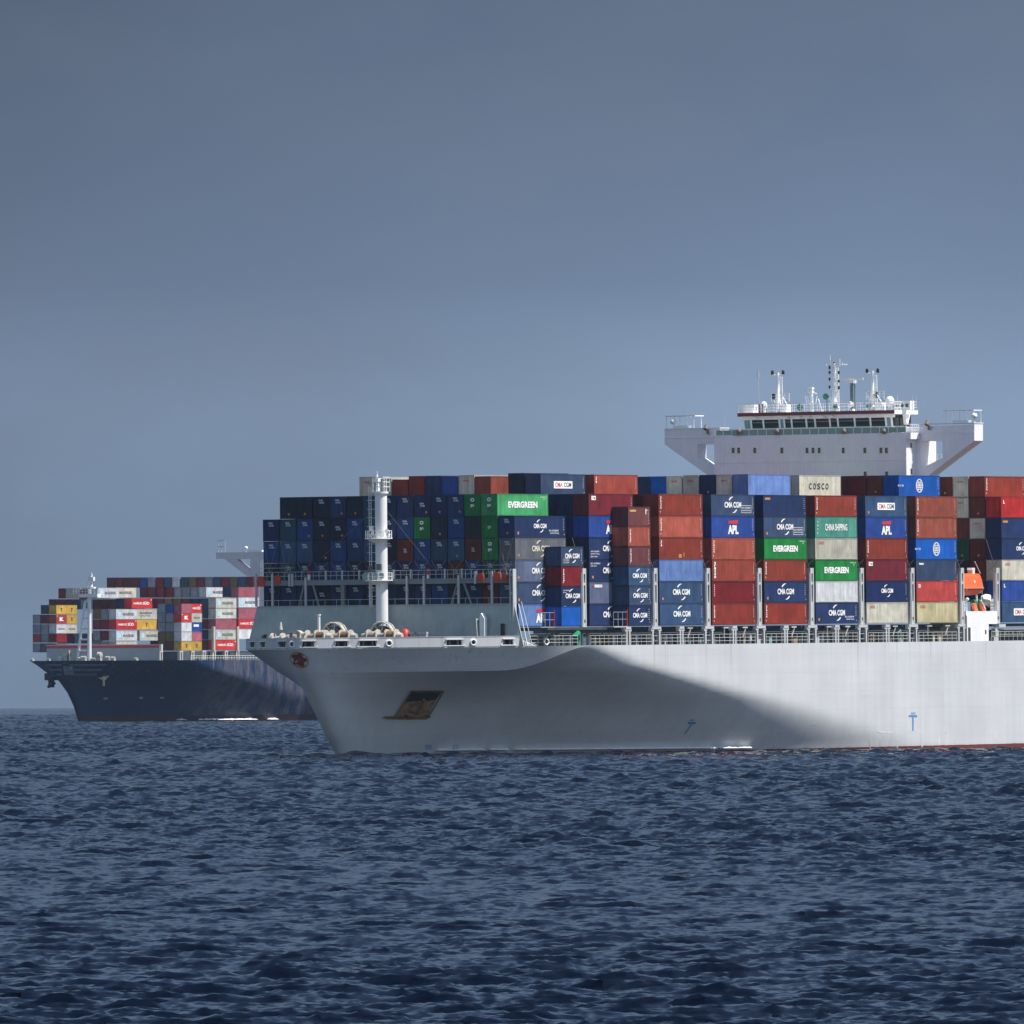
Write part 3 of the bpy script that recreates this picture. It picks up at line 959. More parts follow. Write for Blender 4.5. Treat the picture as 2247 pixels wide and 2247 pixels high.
    for px, py, side in ((645, 1411, 1), (853, 1411, -1), (1038, 1410, -1), (1198, 1412, -1)):
        a = find_a(px, side) if px > 700 else float(H1.stem(ZD)) + 0.10
        e = edge(a, side)
        e2 = edge(a + 0.4, side)
        t = (e2 - e) / np.linalg.norm(e2 - e)
        if px < 700: t = np.array([0.25, -0.97])
        nrm = np.array([t[1], -t[0]])
        if nrm[0] > 0: nrm = -nrm
        m2 = MB()
        zc = 14.75 if px < 1150 else 14.72
        ring = []
        for i in range(16):
            an = 2 * math.pi * i / 16
            ring.append((math.cos(an), math.sin(an)))
        prof = [(0.28, -0.2), (0.28, 0.10), (0.36, 0.20), (0.46, 0.14), (0.50, 0.0)]
        vs = []
        for r, o in prof:
            for cx, sx in ring:
                q = e + t * r * cx + nrm * o
                vs.append((q[0], q[1], zc + r * sx))
        fs = [(j * 16 + i, j * 16 + (i + 1) % 16, (j + 1) * 16 + (i + 1) % 16, (j + 1) * 16 + i) for j in range(len(prof) - 1) for i in range(16)]
        m2.add(vs, fs, 0, smooth=True)
        vs = [((e + nrm * 0.03)[0], (e + nrm * 0.03)[1], zc)]
        for cx, sx in ring:
            q = e + t * 0.3 * cx + nrm * 0.03
            vs.append((q[0], q[1], zc + 0.3 * sx))
        m2.add(vs, [(0, 1 + i, 1 + (i + 1) % 16) for i in range(16)], 1)  # dark disc closing the ring, painted as the shade of a hole
        part('chock', m2, [WHITE, DARK], bw)
build_bow_details()

def build_breakwater():
    a0 = -31.9
    bl, br_, tl, tr = P(548, 1393, a=a0), P(1141, 1390, a=a0), P(560, 1334, a=a0), P(1124, 1325, a=a0)
    zb, zt = ZD - 0.1, 19.75
    mb = MB()
    poly = [(br_[1] - 0.6, zb), (bl[1] + 0.4, zb), (tl[1], zt), (tr[1], zt)]
    # plate leaning a little aft
    def lean(z): return 0.10 * (z - zb)
    A = [(a0 + lean(z) - 0.10, u, z) for u, z in poly]; Bq = [(a0 + lean(z) + 0.10, u, z) for u, z in poly]
    mb.add(A + Bq, [(0, 1, 2, 3), (7, 6, 5, 4), (0, 4, 5, 1), (1, 5, 6, 2), (2, 6, 7, 3), (3, 7, 4, 0)], 0)
    s0, s1 = tr[1], tl[1]
    for i in range(22):
        u = s0 + 0.8 + (s1 - s0 - 1.6) * i / 21
        mb.box(a0 + 0.72, a0 + 1.0, u - 0.03, u + 0.03, zb, zt - 0.4, 0)
    mb.box(a0 + lean(zt) - 0.22, a0 + lean(zt) + 0.2, s0 - 0.05, s1 + 0.05, zt + 0.003, zt + 0.1, 0)
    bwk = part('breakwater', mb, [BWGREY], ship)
    # door, and the white deck locker with a sloping roof beside it
    mb = MB()
    d = P(1104, 1388, a=a0)
    mb.box(a0 - 0.16, a0 - 0.085, d[1] - 0.3, d[1] + 0.3, 15.2, 17.2, 0)
    part('door', mb, DARK, bwk)
    mb = MB()
    l = P(1050, 1390, a=a0 - 1.6)
    mb.prism([(l[1] + 0.2, ZD), (l[1] + 2.6, ZD), (l[1] + 1.9, 17.6), (l[1] + 0.5, 17.9)], 'a', a0 - 1.4, a0 - 0.2, 0)
    mb.prism([(l[1] - 0.55, ZD), (l[1] + 0.18, ZD), (l[1] + 0.18, 18.05), (l[1] - 0.05, 18.6), (l[1] - 0.55, 17.9)], 'a', a0 - 1.0, a0 - 0.25, 1)
    part('stair_hood', mb, [BWGREY, WHITE], ship)
    # white raking edge at the port end
    mb = MB()
    mb.tube((a0 + 0.7, br_[1] - 0.75, ZD), (a0 + lean(zt) + 0.7, tr[1] - 0.25, zt), 0.06, 6)
    mb.tube((a0 + 1.0, br_[1] - 1.3, ZD), (a0 + lean(zt) + 0.9, tr[1] - 0.55, zt + 0.3), 0.035, 6)
    part('end_stay', mb, WHITE, ship)
build_breakwater()

def build_foremast():
    a0, s0 = -33.3, None
    c = P(838, 1300, a=a0); s0 = c[1]
    zt = P(838, 1083, a=a0)[2]
    mb = MB()
    mb.tube((a0, s0, ZD - 0.1), (a0, s0, zt), 0.80, 24)
    mb.tube((a0, s0, zt), (a0, s0, zt + 0.25), 1.0, 24)
    mast = part('foremast', mb, WHITE, ship)
    mb = MB()
    z1 = P(838, 1042, a=a0)[2]
    mb.tube((a0, s0 + 0.45, zt), (a0, s0 + 0.6, z1), 0.28, 10, r2=0.16)
    mb.box(a0 - 0.3, a0 + 0.3, s0 + 0.2, s0 + 0.85, z1 - 0.9, z1 - 0.45)
    mb.tube((a0, s0 + 0.55, z1), (a0, s0 + 0.55, z1 + 0.5), 0.07, 6)
    mb.rail((a0 - 0.9, s0 - 0.85, zt + 0.25), (a0 - 0.9, s0 + 0.7, zt + 0.25), 1.9, 0.75, 0.06, 3)
    mb.rail((a0 + 0.9, s0 - 0.85, zt + 0.25), (a0 + 0.9, s0 + 0.7, zt + 0.25), 1.9, 0.75, 0.06, 3)
    mb.rail((a0 - 0.9, s0 - 0.85, zt + 0.25), (a0 + 0.9, s0 - 0.85, zt + 0.25), 1.9, 0.9, 0.06, 3)
    part('mast_top', mb, WHITE, mast)
    for py, gear in ((1182, 0), (1274, 1)):
        z = P(838, py, a=a0)[2]
        m2 = MB()
        prof = [(0.8, -0.55), (1.6, -0.06), (1.85, -0.06), (1.85, 0.06), (0.8, 0.06)]
        m2.lathe(prof, (a0 - 0.1, s0 + 0.35, z), 20)
        n = 14
        pts = [(a0 - 0.1 + 1.75 * math.cos(2 * math.pi * i / n), s0 + 0.35 + 1.75 * math.sin(2 * math.pi * i / n), z) for i in range(n)]
        for i in range(n):
            p, q = pts[i], pts[(i + 1) % n]
            m2.tube(p, (p[0], p[1], z + 1.05), 0.035, 4)
            for h in (0.55, 1.05): m2.tube((p[0], p[1], z + h), (q[0], q[1], z + h), 0.035, 4)
        pl = part('mast_platform', m2, [WHITE], mast)
        g = MB()
        if gear == 0:
            g.box(a0 - 0.6, a0 - 0.1, s0 + 1.1, s0 + 1.5, z + 1.1, z + 1.7); g.tube((a0 - 0.3, s0 + 1.25, z), (a0 - 0.3, s0 + 1.25, z + 1.2), 0.08, 6)
            g.tube((a0 - 0.3, s0 + 1.6, z + 0.1), (a0 - 0.3, s0 + 1.1, z + 1.3), 0.09, 6); g.tube((a0 - 0.3, s0 + 0.8, z + 0.1), (a0 - 0.3, s0 + 1.3, z + 1.3), 0.09, 6)
            g.tube((a0 - 0.5, s0 - 1.25, z + 0.9), (a0 - 0.9, s0 - 1.35, z + 1.0), 0.30, 10); g.box(a0 - 0.5, a0 - 0.1, s0 - 1.4, s0 - 1.05, z + 0.2, z + 0.7)
            part('lamp_bracket', g, WHITE, pl)
        else:
            g.tube((a0 - 0.5, s0 + 1.7, z + 0.55), (a0 - 1.15, s0 + 1.95, z + 0.55), 0.16, 12, r2=0.55)
            g.tube((a0 - 0.4, s0 + 0.6, z + 0.55), (a0 - 1.05, s0 + 0.6, z + 0.55), 0.16, 12, r2=0.42)
            g.tube((a0 - 0.4, s0 - 0.55, z + 0.65), (a0 - 1.0, s0 - 0.55, z + 0.65), 0.14, 12, r2=0.38)
            part('air_horn', g, TEALP, pl)
            g = MB()
            g.box(a0 - 1.0, a0 - 0.55, s0 - 0.45, s0 + 0.25, z + 1.4, z + 2.2)
            g.box(a0 - 0.6, a0 - 0.3, s0 + 1.3, s0 + 1.7, z + 1.2, z + 1.9)
            part('floodlight', g, mat('lamp_housing', (0.12, 0.14, 0.13), 0.5), pl)
    # caged ladder on the left of the mast, and the vent pole
    m2 = MB()
    u = s0 + 1.55
    ztop = P(815, 1068, a=a0)[2]
    for w in (-0.16, 0.16):
        m2.tube((a0 - 0.2, u + w, 19.5), (a0 - 0.2, u + w, ztop), 0.045, 4)
    z = 19.8
    while z < ztop:
        m2.tube((a0 - 0.2, u - 0.16, z), (a0 - 0.2, u + 0.16, z), 0.03, 4); z += 0.45
    z = 21.0
    while z < ztop:
        m2.tube((a0 - 0.2, u - 0.45, z), (a0 - 0.2, s0 + 0.7, z), 0.04, 4)
        m2.tube((a0 - 0.2, u - 0.45, z), (a0 - 0.55, u - 0.2, z), 0.03, 4); m2.tube((a0 - 0.55, u - 0.2, z), (a0 - 0.55, u + 0.3, z), 0.03, 4)
        z += 1.15
    part('ladder', m2, WHITE, mast)
    # stays from the mast to the deck edges
    m2 = MB()
    zs = P(820, 1105, a=a0)[2]
    e1, e2 = P(705, 1225, a=-31.0), P(962, 1262, a=-31.0)
    m2.tube((a0, s0, zs), e1, 0.03, 4); m2.tube((a0, s0, zs), e2, 0.03, 4)
    part('stay', m2, ROD, mast)
build_foremast()

def winch(cx, deck, big):
    """a mooring winch or windlass at a pixel column on the forecastle"""
    a0 = -38.5 if big else -40.0
    c = P(cx, 1385, a=a0)
    s = c[1]
    mb = MB()
    z = ZD + 0.02
    mb.box(a0 - 1.3, a0 + 1.3, s - 2.4, s + 2.4, z, z + 0.35, 1)
    for u in (-2.2, -0.8, 0.6, 2.0):
        mb.box(a0 - 0.8, a0 + 0.8, s + u - 0.09, s + u + 0.09, z + 0.3, z + 2.0, 0)
        mb.tube((a0, s + u - 0.1, z + 1.55), (a0, s + u + 0.1, z + 1.55), 0.85, 14, 0)
    mb.tube((a0, s - 2.6, z + 1.5), (a0, s + 2.6, z + 1.5), 0.42, 12, 2)
    mb.tube((a0, s - 1.9, z + 1.5), (a0, s - 0.9, z + 1.5), 0.68, 14, 3)
    mb.tube((a0, s + 0.8, z + 1.5), (a0, s + 1.8, z + 1.5), 0.66, 14, 2)
    mb.tube((a0, s - 3.1, z + 1.5), (a0, s - 2.5, z + 1.5), 0.35, 10, 0, r2=0.5)
    mb.tube((a0, s + 2.4, z + 1.5), (a0, s + 3.0, z + 1.5), 0.5, 10, 0, r2=0.36)
    w = part('mooring_winch', mb, [CREAMP, mat('winch_bed', (0.16, 0.17, 0.16), 0.6, wear=0.2), mat('rope', (0.36, 0.30, 0.24), 0.9, wear=0.3), RUST], ship)
    if big:
        # octagonal guard of the hawser reel: rim, spokes, flange
        m2 = MB()
        sr = s - big * 1.0
        aa = a0 + 1.3
        zc = z + 1.7
        n = 14
        for side in (-0.8, 0.8):
            ring = [(aa + side * 0.6, sr + 1.65 * math.cos(2 * math.pi * i / n) , zc + 1.65 * math.sin(2 * math.pi * i / n)) for i in range(n)]
            for i in range(n):
                p, q = Vector(ring[i]), Vector(ring[(i + 1) % n])
                m2.tube(p, q, 0.13, 6, 0)
            for i in range(0, n, 2):
                m2.tube((aa + side * 0.6, sr, zc), ring[i], 0.07, 5, 0)
        ring = [(sr + 1.6 * math.cos(2 * math.pi * i / n), zc + 1.6 * math.sin(2 * math.pi * i / n)) for i in range(n)]
        for i in range(n):
            (u0, w0), (u1, w1) = ring[i], ring[(i + 1) % n]
            m2.add([(aa - 0.45, u0, w0), (aa + 0.45, u0, w0), (aa + 0.45, u1, w1), (aa - 0.45, u1, w1)], [(0, 1, 2, 3)], 0)
        m2.tube((aa - 0.4, sr, zc), (aa + 0.4, sr, zc), 1.15, 16, 1)
        part('hawser_reel', m2, [CREAMP, mat('hawser', (0.10, 0.09, 0.075), 0.95, wear=0.3)], w)
for cx, big in ((684, 0), (738, -1), (838, -0.6)):
    winch(cx, 0, big)
def deck_bits():
    for px, col, h in ((700, WHITE, 4.3), (576, BRIDGEGREY, 1.6), (582, DARK, 1.7)):
        mb = MB()
        c = P(px, 1390, a=-39.0)
        mb.tube((-39, c[1], ZD), (-39, c[1], ZD + h), 0.20, 8)
        mb.tube((-39, c[1], ZD + h), (-39, c[1], ZD + h + 0.2), 0.28, 8)
        part('vent_post', mb, col, ship)
    for px, h in ((889, 2.5),):
        mb = MB()
        c = P(px, 1390, a=-37.0)
        mb.lathe([(0.0, 0), (0.75, 0), (0.75, 1.5), (0.45, 2.3), (0.0, 2.5)], (-37, c[1], ZD), 12)
        part('vent_cowl', mb, REDP, ship)
    for px in (903, 924):
        mb = MB()
        c = P(px, 1390, a=-37.0)
        u = c[1]
        for w in (-0.8, 0.8):
            mb.box(-37.2, -36.8, u + w - 0.1, u + w + 0.1, ZD, ZD + 2.0)
        mb.box(-37.25, -36.75, u - 0.95, u + 0.95, ZD + 1.75, ZD + 2.0); mb.box(-37.1, -36.9, u - 0.5, u + 0.3, ZD, ZD + 1.3)
        part('bollard_frame', mb, CREAMP, ship)
    mb = MB()
    c = P(617, 1373, a=-41.0)
    for u in (-2.8, -1.7, -0.6, 0.9):
        mb.tube((-41.3, c[1] + u, ZD + 1.35), (-41.3, c[1] + u + 0.35, ZD + 1.35), 0.72, 14)
    mb.tube((-41.3, c[1] - 3.2, ZD + 1.35), (-41.3, c[1] + 1.6, ZD + 1.35), 0.3, 10)
    mb.prism([(c[1] - 3.4, ZD + 2.05), (c[1] - 1.2, ZD + 2.05), (c[1] - 1.5, ZD + 2.35), (c[1] - 3.0, ZD + 2.35)], 'a', -41.7, -40.9)
    mb.box(-41.2, -40.9, c[1] - 3.6, c[1] - 3.3, ZD, ZD + 1.7); mb.box(-41.2, -40.9, c[1] - 0.3, c[1], ZD, ZD + 1.7)
    mb.tube((-41, c[1] + 0.1, ZD + 2.5), (-41, c[1] + 0.1, ZD + 3.5), 0.3, 8, r2=0.15)
    part('windlass_cover', mb, CREAMP, ship)
deck_bits()

# ---------------------------------------------------------------- lashing bridges, pedestals, deck edge
def build_front_lashing():
    a0 = -31.0
    Q = lambda zx, zy: P(540 + zx / 3.22, 1020 + zy / 3.22, a=a0)
    mb = MB()
    zb0, zb1 = 22.55, 23.25
    sL, sR = Q(78, 860)[1], Q(1895, 860)[1]
    mb.box(a0 - 0.35, a0 + 0.35, sR, sL, zb0, zb1, 1)
    for zx in (640, 680):                                  # broad middle column
        pass
    mb.box(a0 - 0.25, a0 + 0.25, Q(690, 0)[1], Q(665, 0)[1], 18.5, zb0, 1)
    for zx, top in ((85, 770), (200, 770), (435, 795), (890, 800), (1150, 785), (1270, 785), (1515, 780), (1750, 748)):
        u = Q(zx, 900)[1]
        zt = Q(zx, top)[2]
        mb.box(a0 - 0.62, a0 - 0.37, u - 0.13, u + 0.13, 19.86, zt, 0)
    for zx, top in ((320, 770), (340, 770), (1632, 750)):
        u = Q(zx, 800)[1]
        mb.box(a0 - 0.62, a0 - 0.37, u - 0.12, u + 0.12, zb0 - 0.1, Q(zx, top)[2], 0)
    for zx in (460, 575, 690, 810, 1055, 1175, 1300, 1415, 1535):
        u = Q(zx, 800)[1]
        mb.box(a0 - 0.5, a0 - 0.3, u - 0.1, u + 0.1, zb1, zb1 + 1.25, 0)
    # diagonal knees below the beam
    for zx, dx in ((415, -40), (480, 45), (1500, -50), (1545, 60)):
        p, q = Q(zx, 900), Q(zx + dx, 1000)
        mb.tube((a0 - 0.2, p[1], zb0), (a0 - 0.2, q[1], 19.4), 0.16, 6, 1)
    # rails
    for z in (zb1 + 0.55, zb1 + 1.1):
        mb.tube((a0 - 0.45, sR, z), (a0 - 0.45, sL, z), 0.04, 4, 0)
    for s0, s1 in ((Q(345, 0)[1], sL), (sR, Q(1632, 0)[1])):
        mb.tube((a0 - 0.45, s0, zb1 + 1.65), (a0 - 0.45, s1, zb1 + 1.65), 0.04, 4, 0)
    mb.tube((a0 - 0.5, sR, 20.6), (a0 - 0.5, sL, 20.6), 0.04, 4, 0)
    n = 44
    for i in range(n + 1):
        u = sR + (sL - sR) * i / n
        mb.tube((a0 - 0.45, u, zb1), (a0 - 0.45, u, zb1 + 1.1), 0.03, 4, 0)
        if i % 2 == 0: mb.tube((a0 - 0.5, u, 19.75), (a0 - 0.5, u, 20.6), 0.03, 4, 0)
    # slotted end tower on the port side
    u0, u1 = Q(1895, 0)[1], Q(1868, 0)[1]
    zt = Q(1880, 735)[2]
    mb.box(a0 - 0.66, a0 + 0.2, u0, u0 + 0.16, 16.6, zt, 0); mb.box(a0 - 0.66, a0 + 0.2, u1 - 0.16, u1, 16.6, zt, 0)
    for za, zc in ((zt - 0.25, zt), (zt - 0.9, zt - 0.6), (zt - 3.4, zt - 3.0), (17.2, 17.8)):
        mb.box(a0 - 0.6, a0 + 0.1, u0 + 0.16, u1 - 0.16, za, zc, 0)
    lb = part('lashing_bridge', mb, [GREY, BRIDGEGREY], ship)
    # red lifebuoy lockers and a few red caps on the posts
    for zx, zy, r in ((118, 815, 0.42), (235, 805, 0.40), (1668, 790, 0.40), (1785, 785, 0.44), (1840, 790, 0.36)):
        p = Q(zx, zy)
        m2 = MB()
        m2.tube((a0 - 0.55, p[1], p[2]), (a0 - 0.2, p[1], p[2]), r * 1.25, 12)
        m2.box(a0 - 0.5, a0 - 0.2, p[1] - r * 1.1, p[1] + r * 1.1, p[2] - r * 1.8, p[2])
        part('hose_reel', m2, mat('hose_red', (0.50, 0.05, 0.02), 0.5, wear=0.2), lb)
    for zx in (458, 1298):
        u = Q(zx, 770)
        m2 = MB()
        m2.box(a0 - 0.6, a0 - 0.35, u[1] - 0.13, u[1] + 0.13, zb1, u[2] - 0.1, 0)
        m2.tube((a0 - 0.48, u[1], u[2] - 0.1), (a0 - 0.48, u[1], u[2] + 0.45), 0.24, 8, 1)
        part('alarm_post', m2, [WHITE, REDP], lb)
    # lashing rods, crossed between the tiers
    m2 = MB()
    for k in range(15):
        u = (2 + k) * RR
        zt = ZB + 3 * HH
        m2.tube((-30.25, u + 2.3, zt + 0.05), (a0 + 0.15, u + 0.75, zb1 + 0.6), 0.045, 4)
        m2.tube((-30.25, u + 0.15, zt + 0.05), (a0 + 0.15, u + 1.45, zb1 + 0.6), 0.045, 4)
        if k in (0, 1, 13, 14):
            m2.tube((-30.25, u + 2.3, zt + HH), (a0 + 0.15, u + 0.9, zb1 + 0.6), 0.045, 4)
            m2.tube((-30.25, u + 0.15, zt + HH), (a0 + 0.15, u + 1.3, zb1 + 0.6), 0.045, 4)
    part('lashing_rods', m2, ROD, lb)
build_front_lashing()

def side_tower(a, s, top=24.4, wide=0.95, deep=0.55):
    mb = MB()
    z0 = 16.62
    a0, a1 = a - wide / 2, a + wide / 2
    e = 0.25
    s1 = s + deep
    mb.box(a0, a0 + e, s, s1, z0, top); mb.box(a1 - e, a1, s, s1, z0, top)
    i0, i1 = a0 + e, a1 - e
    for za, zb_ in ((top - 0.75, top), (top - 2.25, top - 1.9), (z0 + 1.0, top - 4.6), (z0, z0 + 0.55)):
        mb.box(i0, i1, s + 0.03, s1 - 0.03, za, zb_)
    mb.box(i0 + 0.0, i1 - 0.0, s + 0.3, s1 - 0.02, z0 + 0.56, z0 + 0.99)
    mb.box(a0 - 0.12, a0 - 0.003, s + 0.1, s1 - 0.1, z0, top - 0.6)
    t = part('lashing_tower', mb, GREY, ship)
    # rods from the bay behind
    m2 = MB()
    m2.tube((a1 + 0.55, s + 2.4, ZB + 3 * HH), (a1 - 0.1, s + 0.9, top - 0.4), 0.045, 4)
    m2.tube((a1 + 0.55, s + 0.3, ZB + 3 * HH), (a1 - 0.1, s + 1.6, top - 0.4), 0.045, 4)
    m2.tube((a1 + 0.55, s + 2.4, ZB + 4 * HH), (a1 - 0.1, s + 0.5, top - 0.4), 0.045, 4)
    part('lashing_rods', m2, ROD, t)
def build_side():
    for px, s in ((1283, 2.3), (1439.5, -0.25), (1555, -0.25), (1668, -0.25), (1782.6, -0.25), (1892.5, -0.25), (2003.5, -0.25), (2112.6, -0.25), (2190.5, -0.25)):
        a = P(px, 1310, s=s)[0]
        side_tower(a, s)
    for px, hw, s in ((1222, 8, 2.3), (1286, 10.4, 2.2), (1379, 6, -0.3), (1440.5, 10.4, -0.3), (1496, 5.5, -0.3), (1556.5, 10.4, -0.3), (1612, 5.5, -0.3), (1670, 10.4, -0.3),
                      (1725, 5.5, -0.3), (1783, 10.4, -0.3), (1837, 5.5, -0.3), (1894, 10.4, -0.3), (1948, 5.5, -0.3), (2004, 10.4, -0.3), (2110, 8.5, -0.3)):
        a0 = P(px - hw + 1.5, 1390, s=s)[0]; a1 = P(px + hw - 1.5, 1390, s=s)[0]
        mb = MB()
        zt = 16.6
        e = 0.38 if hw > 7 else 0.34
        s1 = s + 0.5
        mb.box(a0, a0 + e, s, s1, ZD - 0.05, zt - 0.35); mb.box(a1 - e, a1, s, s1, ZD - 0.05, zt - 0.35)
        mb.box(a0 - 0.12, a1 + 0.12, s - 0.05, s1 + 0.05, zt - 0.35, zt)
        mb.box(a0 - 0.3, a0 + e + 0.15, s + 0.003, s1 - 0.003, zt - 0.6, zt - 0.352); mb.box(a1 - e - 0.15, a1 + 0.3, s + 0.003, s1 - 0.003, zt - 0.6, zt - 0.352)
        for z in (14.7, 15.4):
            mb.tube((a0 + e, s + 0.25, z), (a1 - e, s + 0.25, z), 0.05, 4)
        part('pedestal', mb, GREY, ship)
    # coaming and hatch sides, dark and set back
    mb = MB()
    mb.box(-29.2, 84.5, 3.2, 3.6, ZD - 0.1, 15.75, 0)
    mb.box(-29.0, 84.3, 1.9, 3.1, 15.8, 16.25, 0)
    mb.box(-29.0, 84.3, 0.9, 44.0, 16.26, 16.62, 1)
    mb.box(97.5, 135, 3.2, 3.6, ZD - 0.1, 15.75, 0); mb.box(97.5, 135, 0.9, 44, 16.26, 16.62, 1)
    part('hatch_coaming', mb, [COAM, mat('hatch_cover', (0.05, 0.055, 0.06), 0.7, wear=0.2)], ship)
    # braces under the outboard stacks
    for k in range(2, 9):
        for f in (8.6,) if k % 2 else (4.0, 9.4):
            a = BAY[k] + f
            s = 2.6 if k == 2 else 0.1
            mb = MB()
            mb.tube((a, s + 0.4, ZD + 0.9), (a + (0.55 if f > 8 else -0.2), s + 0.2, 16.5), 0.11, 6)
            mb.box(a - 0.5, a + 0.9, s + 0.1, s + 0.5, 16.3, 16.5)
            part('stack_brace', mb, [CREAMP], ship)
    # railing at the deck edge
    m2 = MB()
    def seg(px0, px1, bars=3, post=1.35):
        a0, a1 = P(px0, 1400, s=-0.3)[0], P(px1, 1400, s=-0.3)[0]
        n = max(2, int((a1 - a0) / 4))
        for i in range(n):
            b0, b1 = a0 + (a1 - a0) * i / n, a0 + (a1 - a0) * (i + 1) / n
            e = lambda a: H1.C - float(H1.b(a, ZD - 0.001)) + 0.15
            m2.rail((b0, e(b0), ZD), (b1, e(b1), ZD), 1.32, post, 0.036, bars)
    seg(1208, 1275); seg(1298, 1374); seg(1385, 1430); seg(1452, 1545); seg(1568, 1658); seg(1682, 1772); seg(1795, 1883); seg(1906, 1993); seg(2016, 2100); seg(2176, 2290, 2)
    part('railing', m2, mat('rail_paint', (0.66, 0.65, 0.60), 0.5, wear=0.1), ship)
    # ventilators, lockers and pipes that show behind the railing
    r2 = random.Random(5)
    mats = [CREAMP, WHITE, GREY, mat('deck_rusty', (0.30, 0.16, 0.11), 0.8, wear=0.4), TEALP, mat('deck_beige', (0.45, 0.38, 0.28), 0.7, wear=0.3)]
    a = -26.0
    while a < 83:
        s = 1.0 + r2.random() * 1.1
        if a < -4: s += 1.2
        kind = r2.random()
        h = 0.6 + 0.7 * r2.random()
        mb = MB()
        if kind < 0.45:
            mb.tube((a, s, ZD), (a, s, ZD + h), 0.22, 8); mb.lathe([(0.0, 0.28), (0.3, 0.2), (0.36, 0.0), (0.2, -0.06)], (a, s, ZD + h), 10)
            part('ventilator', mb, r2.choice(mats), ship)
        else:
            w = 0.25 + 0.3 * r2.random()
            mb.box(a - w, a + w, s, s + 0.5, ZD, ZD + h); mb.box(a - w - 0.05, a + w + 0.05, s - 0.05, s + 0.55, ZD + h, ZD + h + 0.06)
            mb.tube((a + w + 0.15, s + 0.2, ZD), (a + w + 0.15, s + 0.2, ZD + h + 0.5), 0.06, 6)
            part('deck_locker', mb, r2.choice(mats), ship)
        a += 0.9 + 1.5 * r2.random()
    for px, col in ((1266, mat('fan_green', (0.03, 0.33, 0.18), 0.5)), (1596, mat('fan_green2', (0.03, 0.26, 0.14), 0.5)), (1970, TEALP)):
        q = P(px, 1400, s=1.0)
        mb = MB()
        mb.tube((q[0] + 0.3, 1.0, ZD), (q[0] + 0.25, 1.0, ZD + 0.9), 0.35, 10)
        mb.tube((q[0] + 0.25, 1.0, ZD + 0.85), (q[0] - 0.4, 0.9, ZD + 1.6), 0.42, 10, r2=0.6)
        part('mushroom_vent', mb, col, ship)
    # platforms in front of the two 20 foot stacks
    for px, s in ((1206, 2.7), (1366, 0.1)):
        q0, q1 = P(px - 22, 1366, s=s), P(px + 8, 1366, s=s)
        mb = MB()
        mb.box(q0[0], q1[0], s - 0.2, s + 1.5, 16.55, 16.68)
        mb.rail((q0[0], s - 0.15, 16.68), (q1[0], s - 0.15, 16.68), 1.9, 1.2, 0.03, 2)
        m3 = part('stack_platform', mb, GREY, ship)
        mb = MB()
        mb.box(q1[0] - 0.06, q1[0] + 0.14, s - 0.2, s + 0.1, 16.7, 18.9)
        part('red_locker', mb, mat('locker_red', (0.20, 0.03, 0.025), 0.6), m3)
build_side()

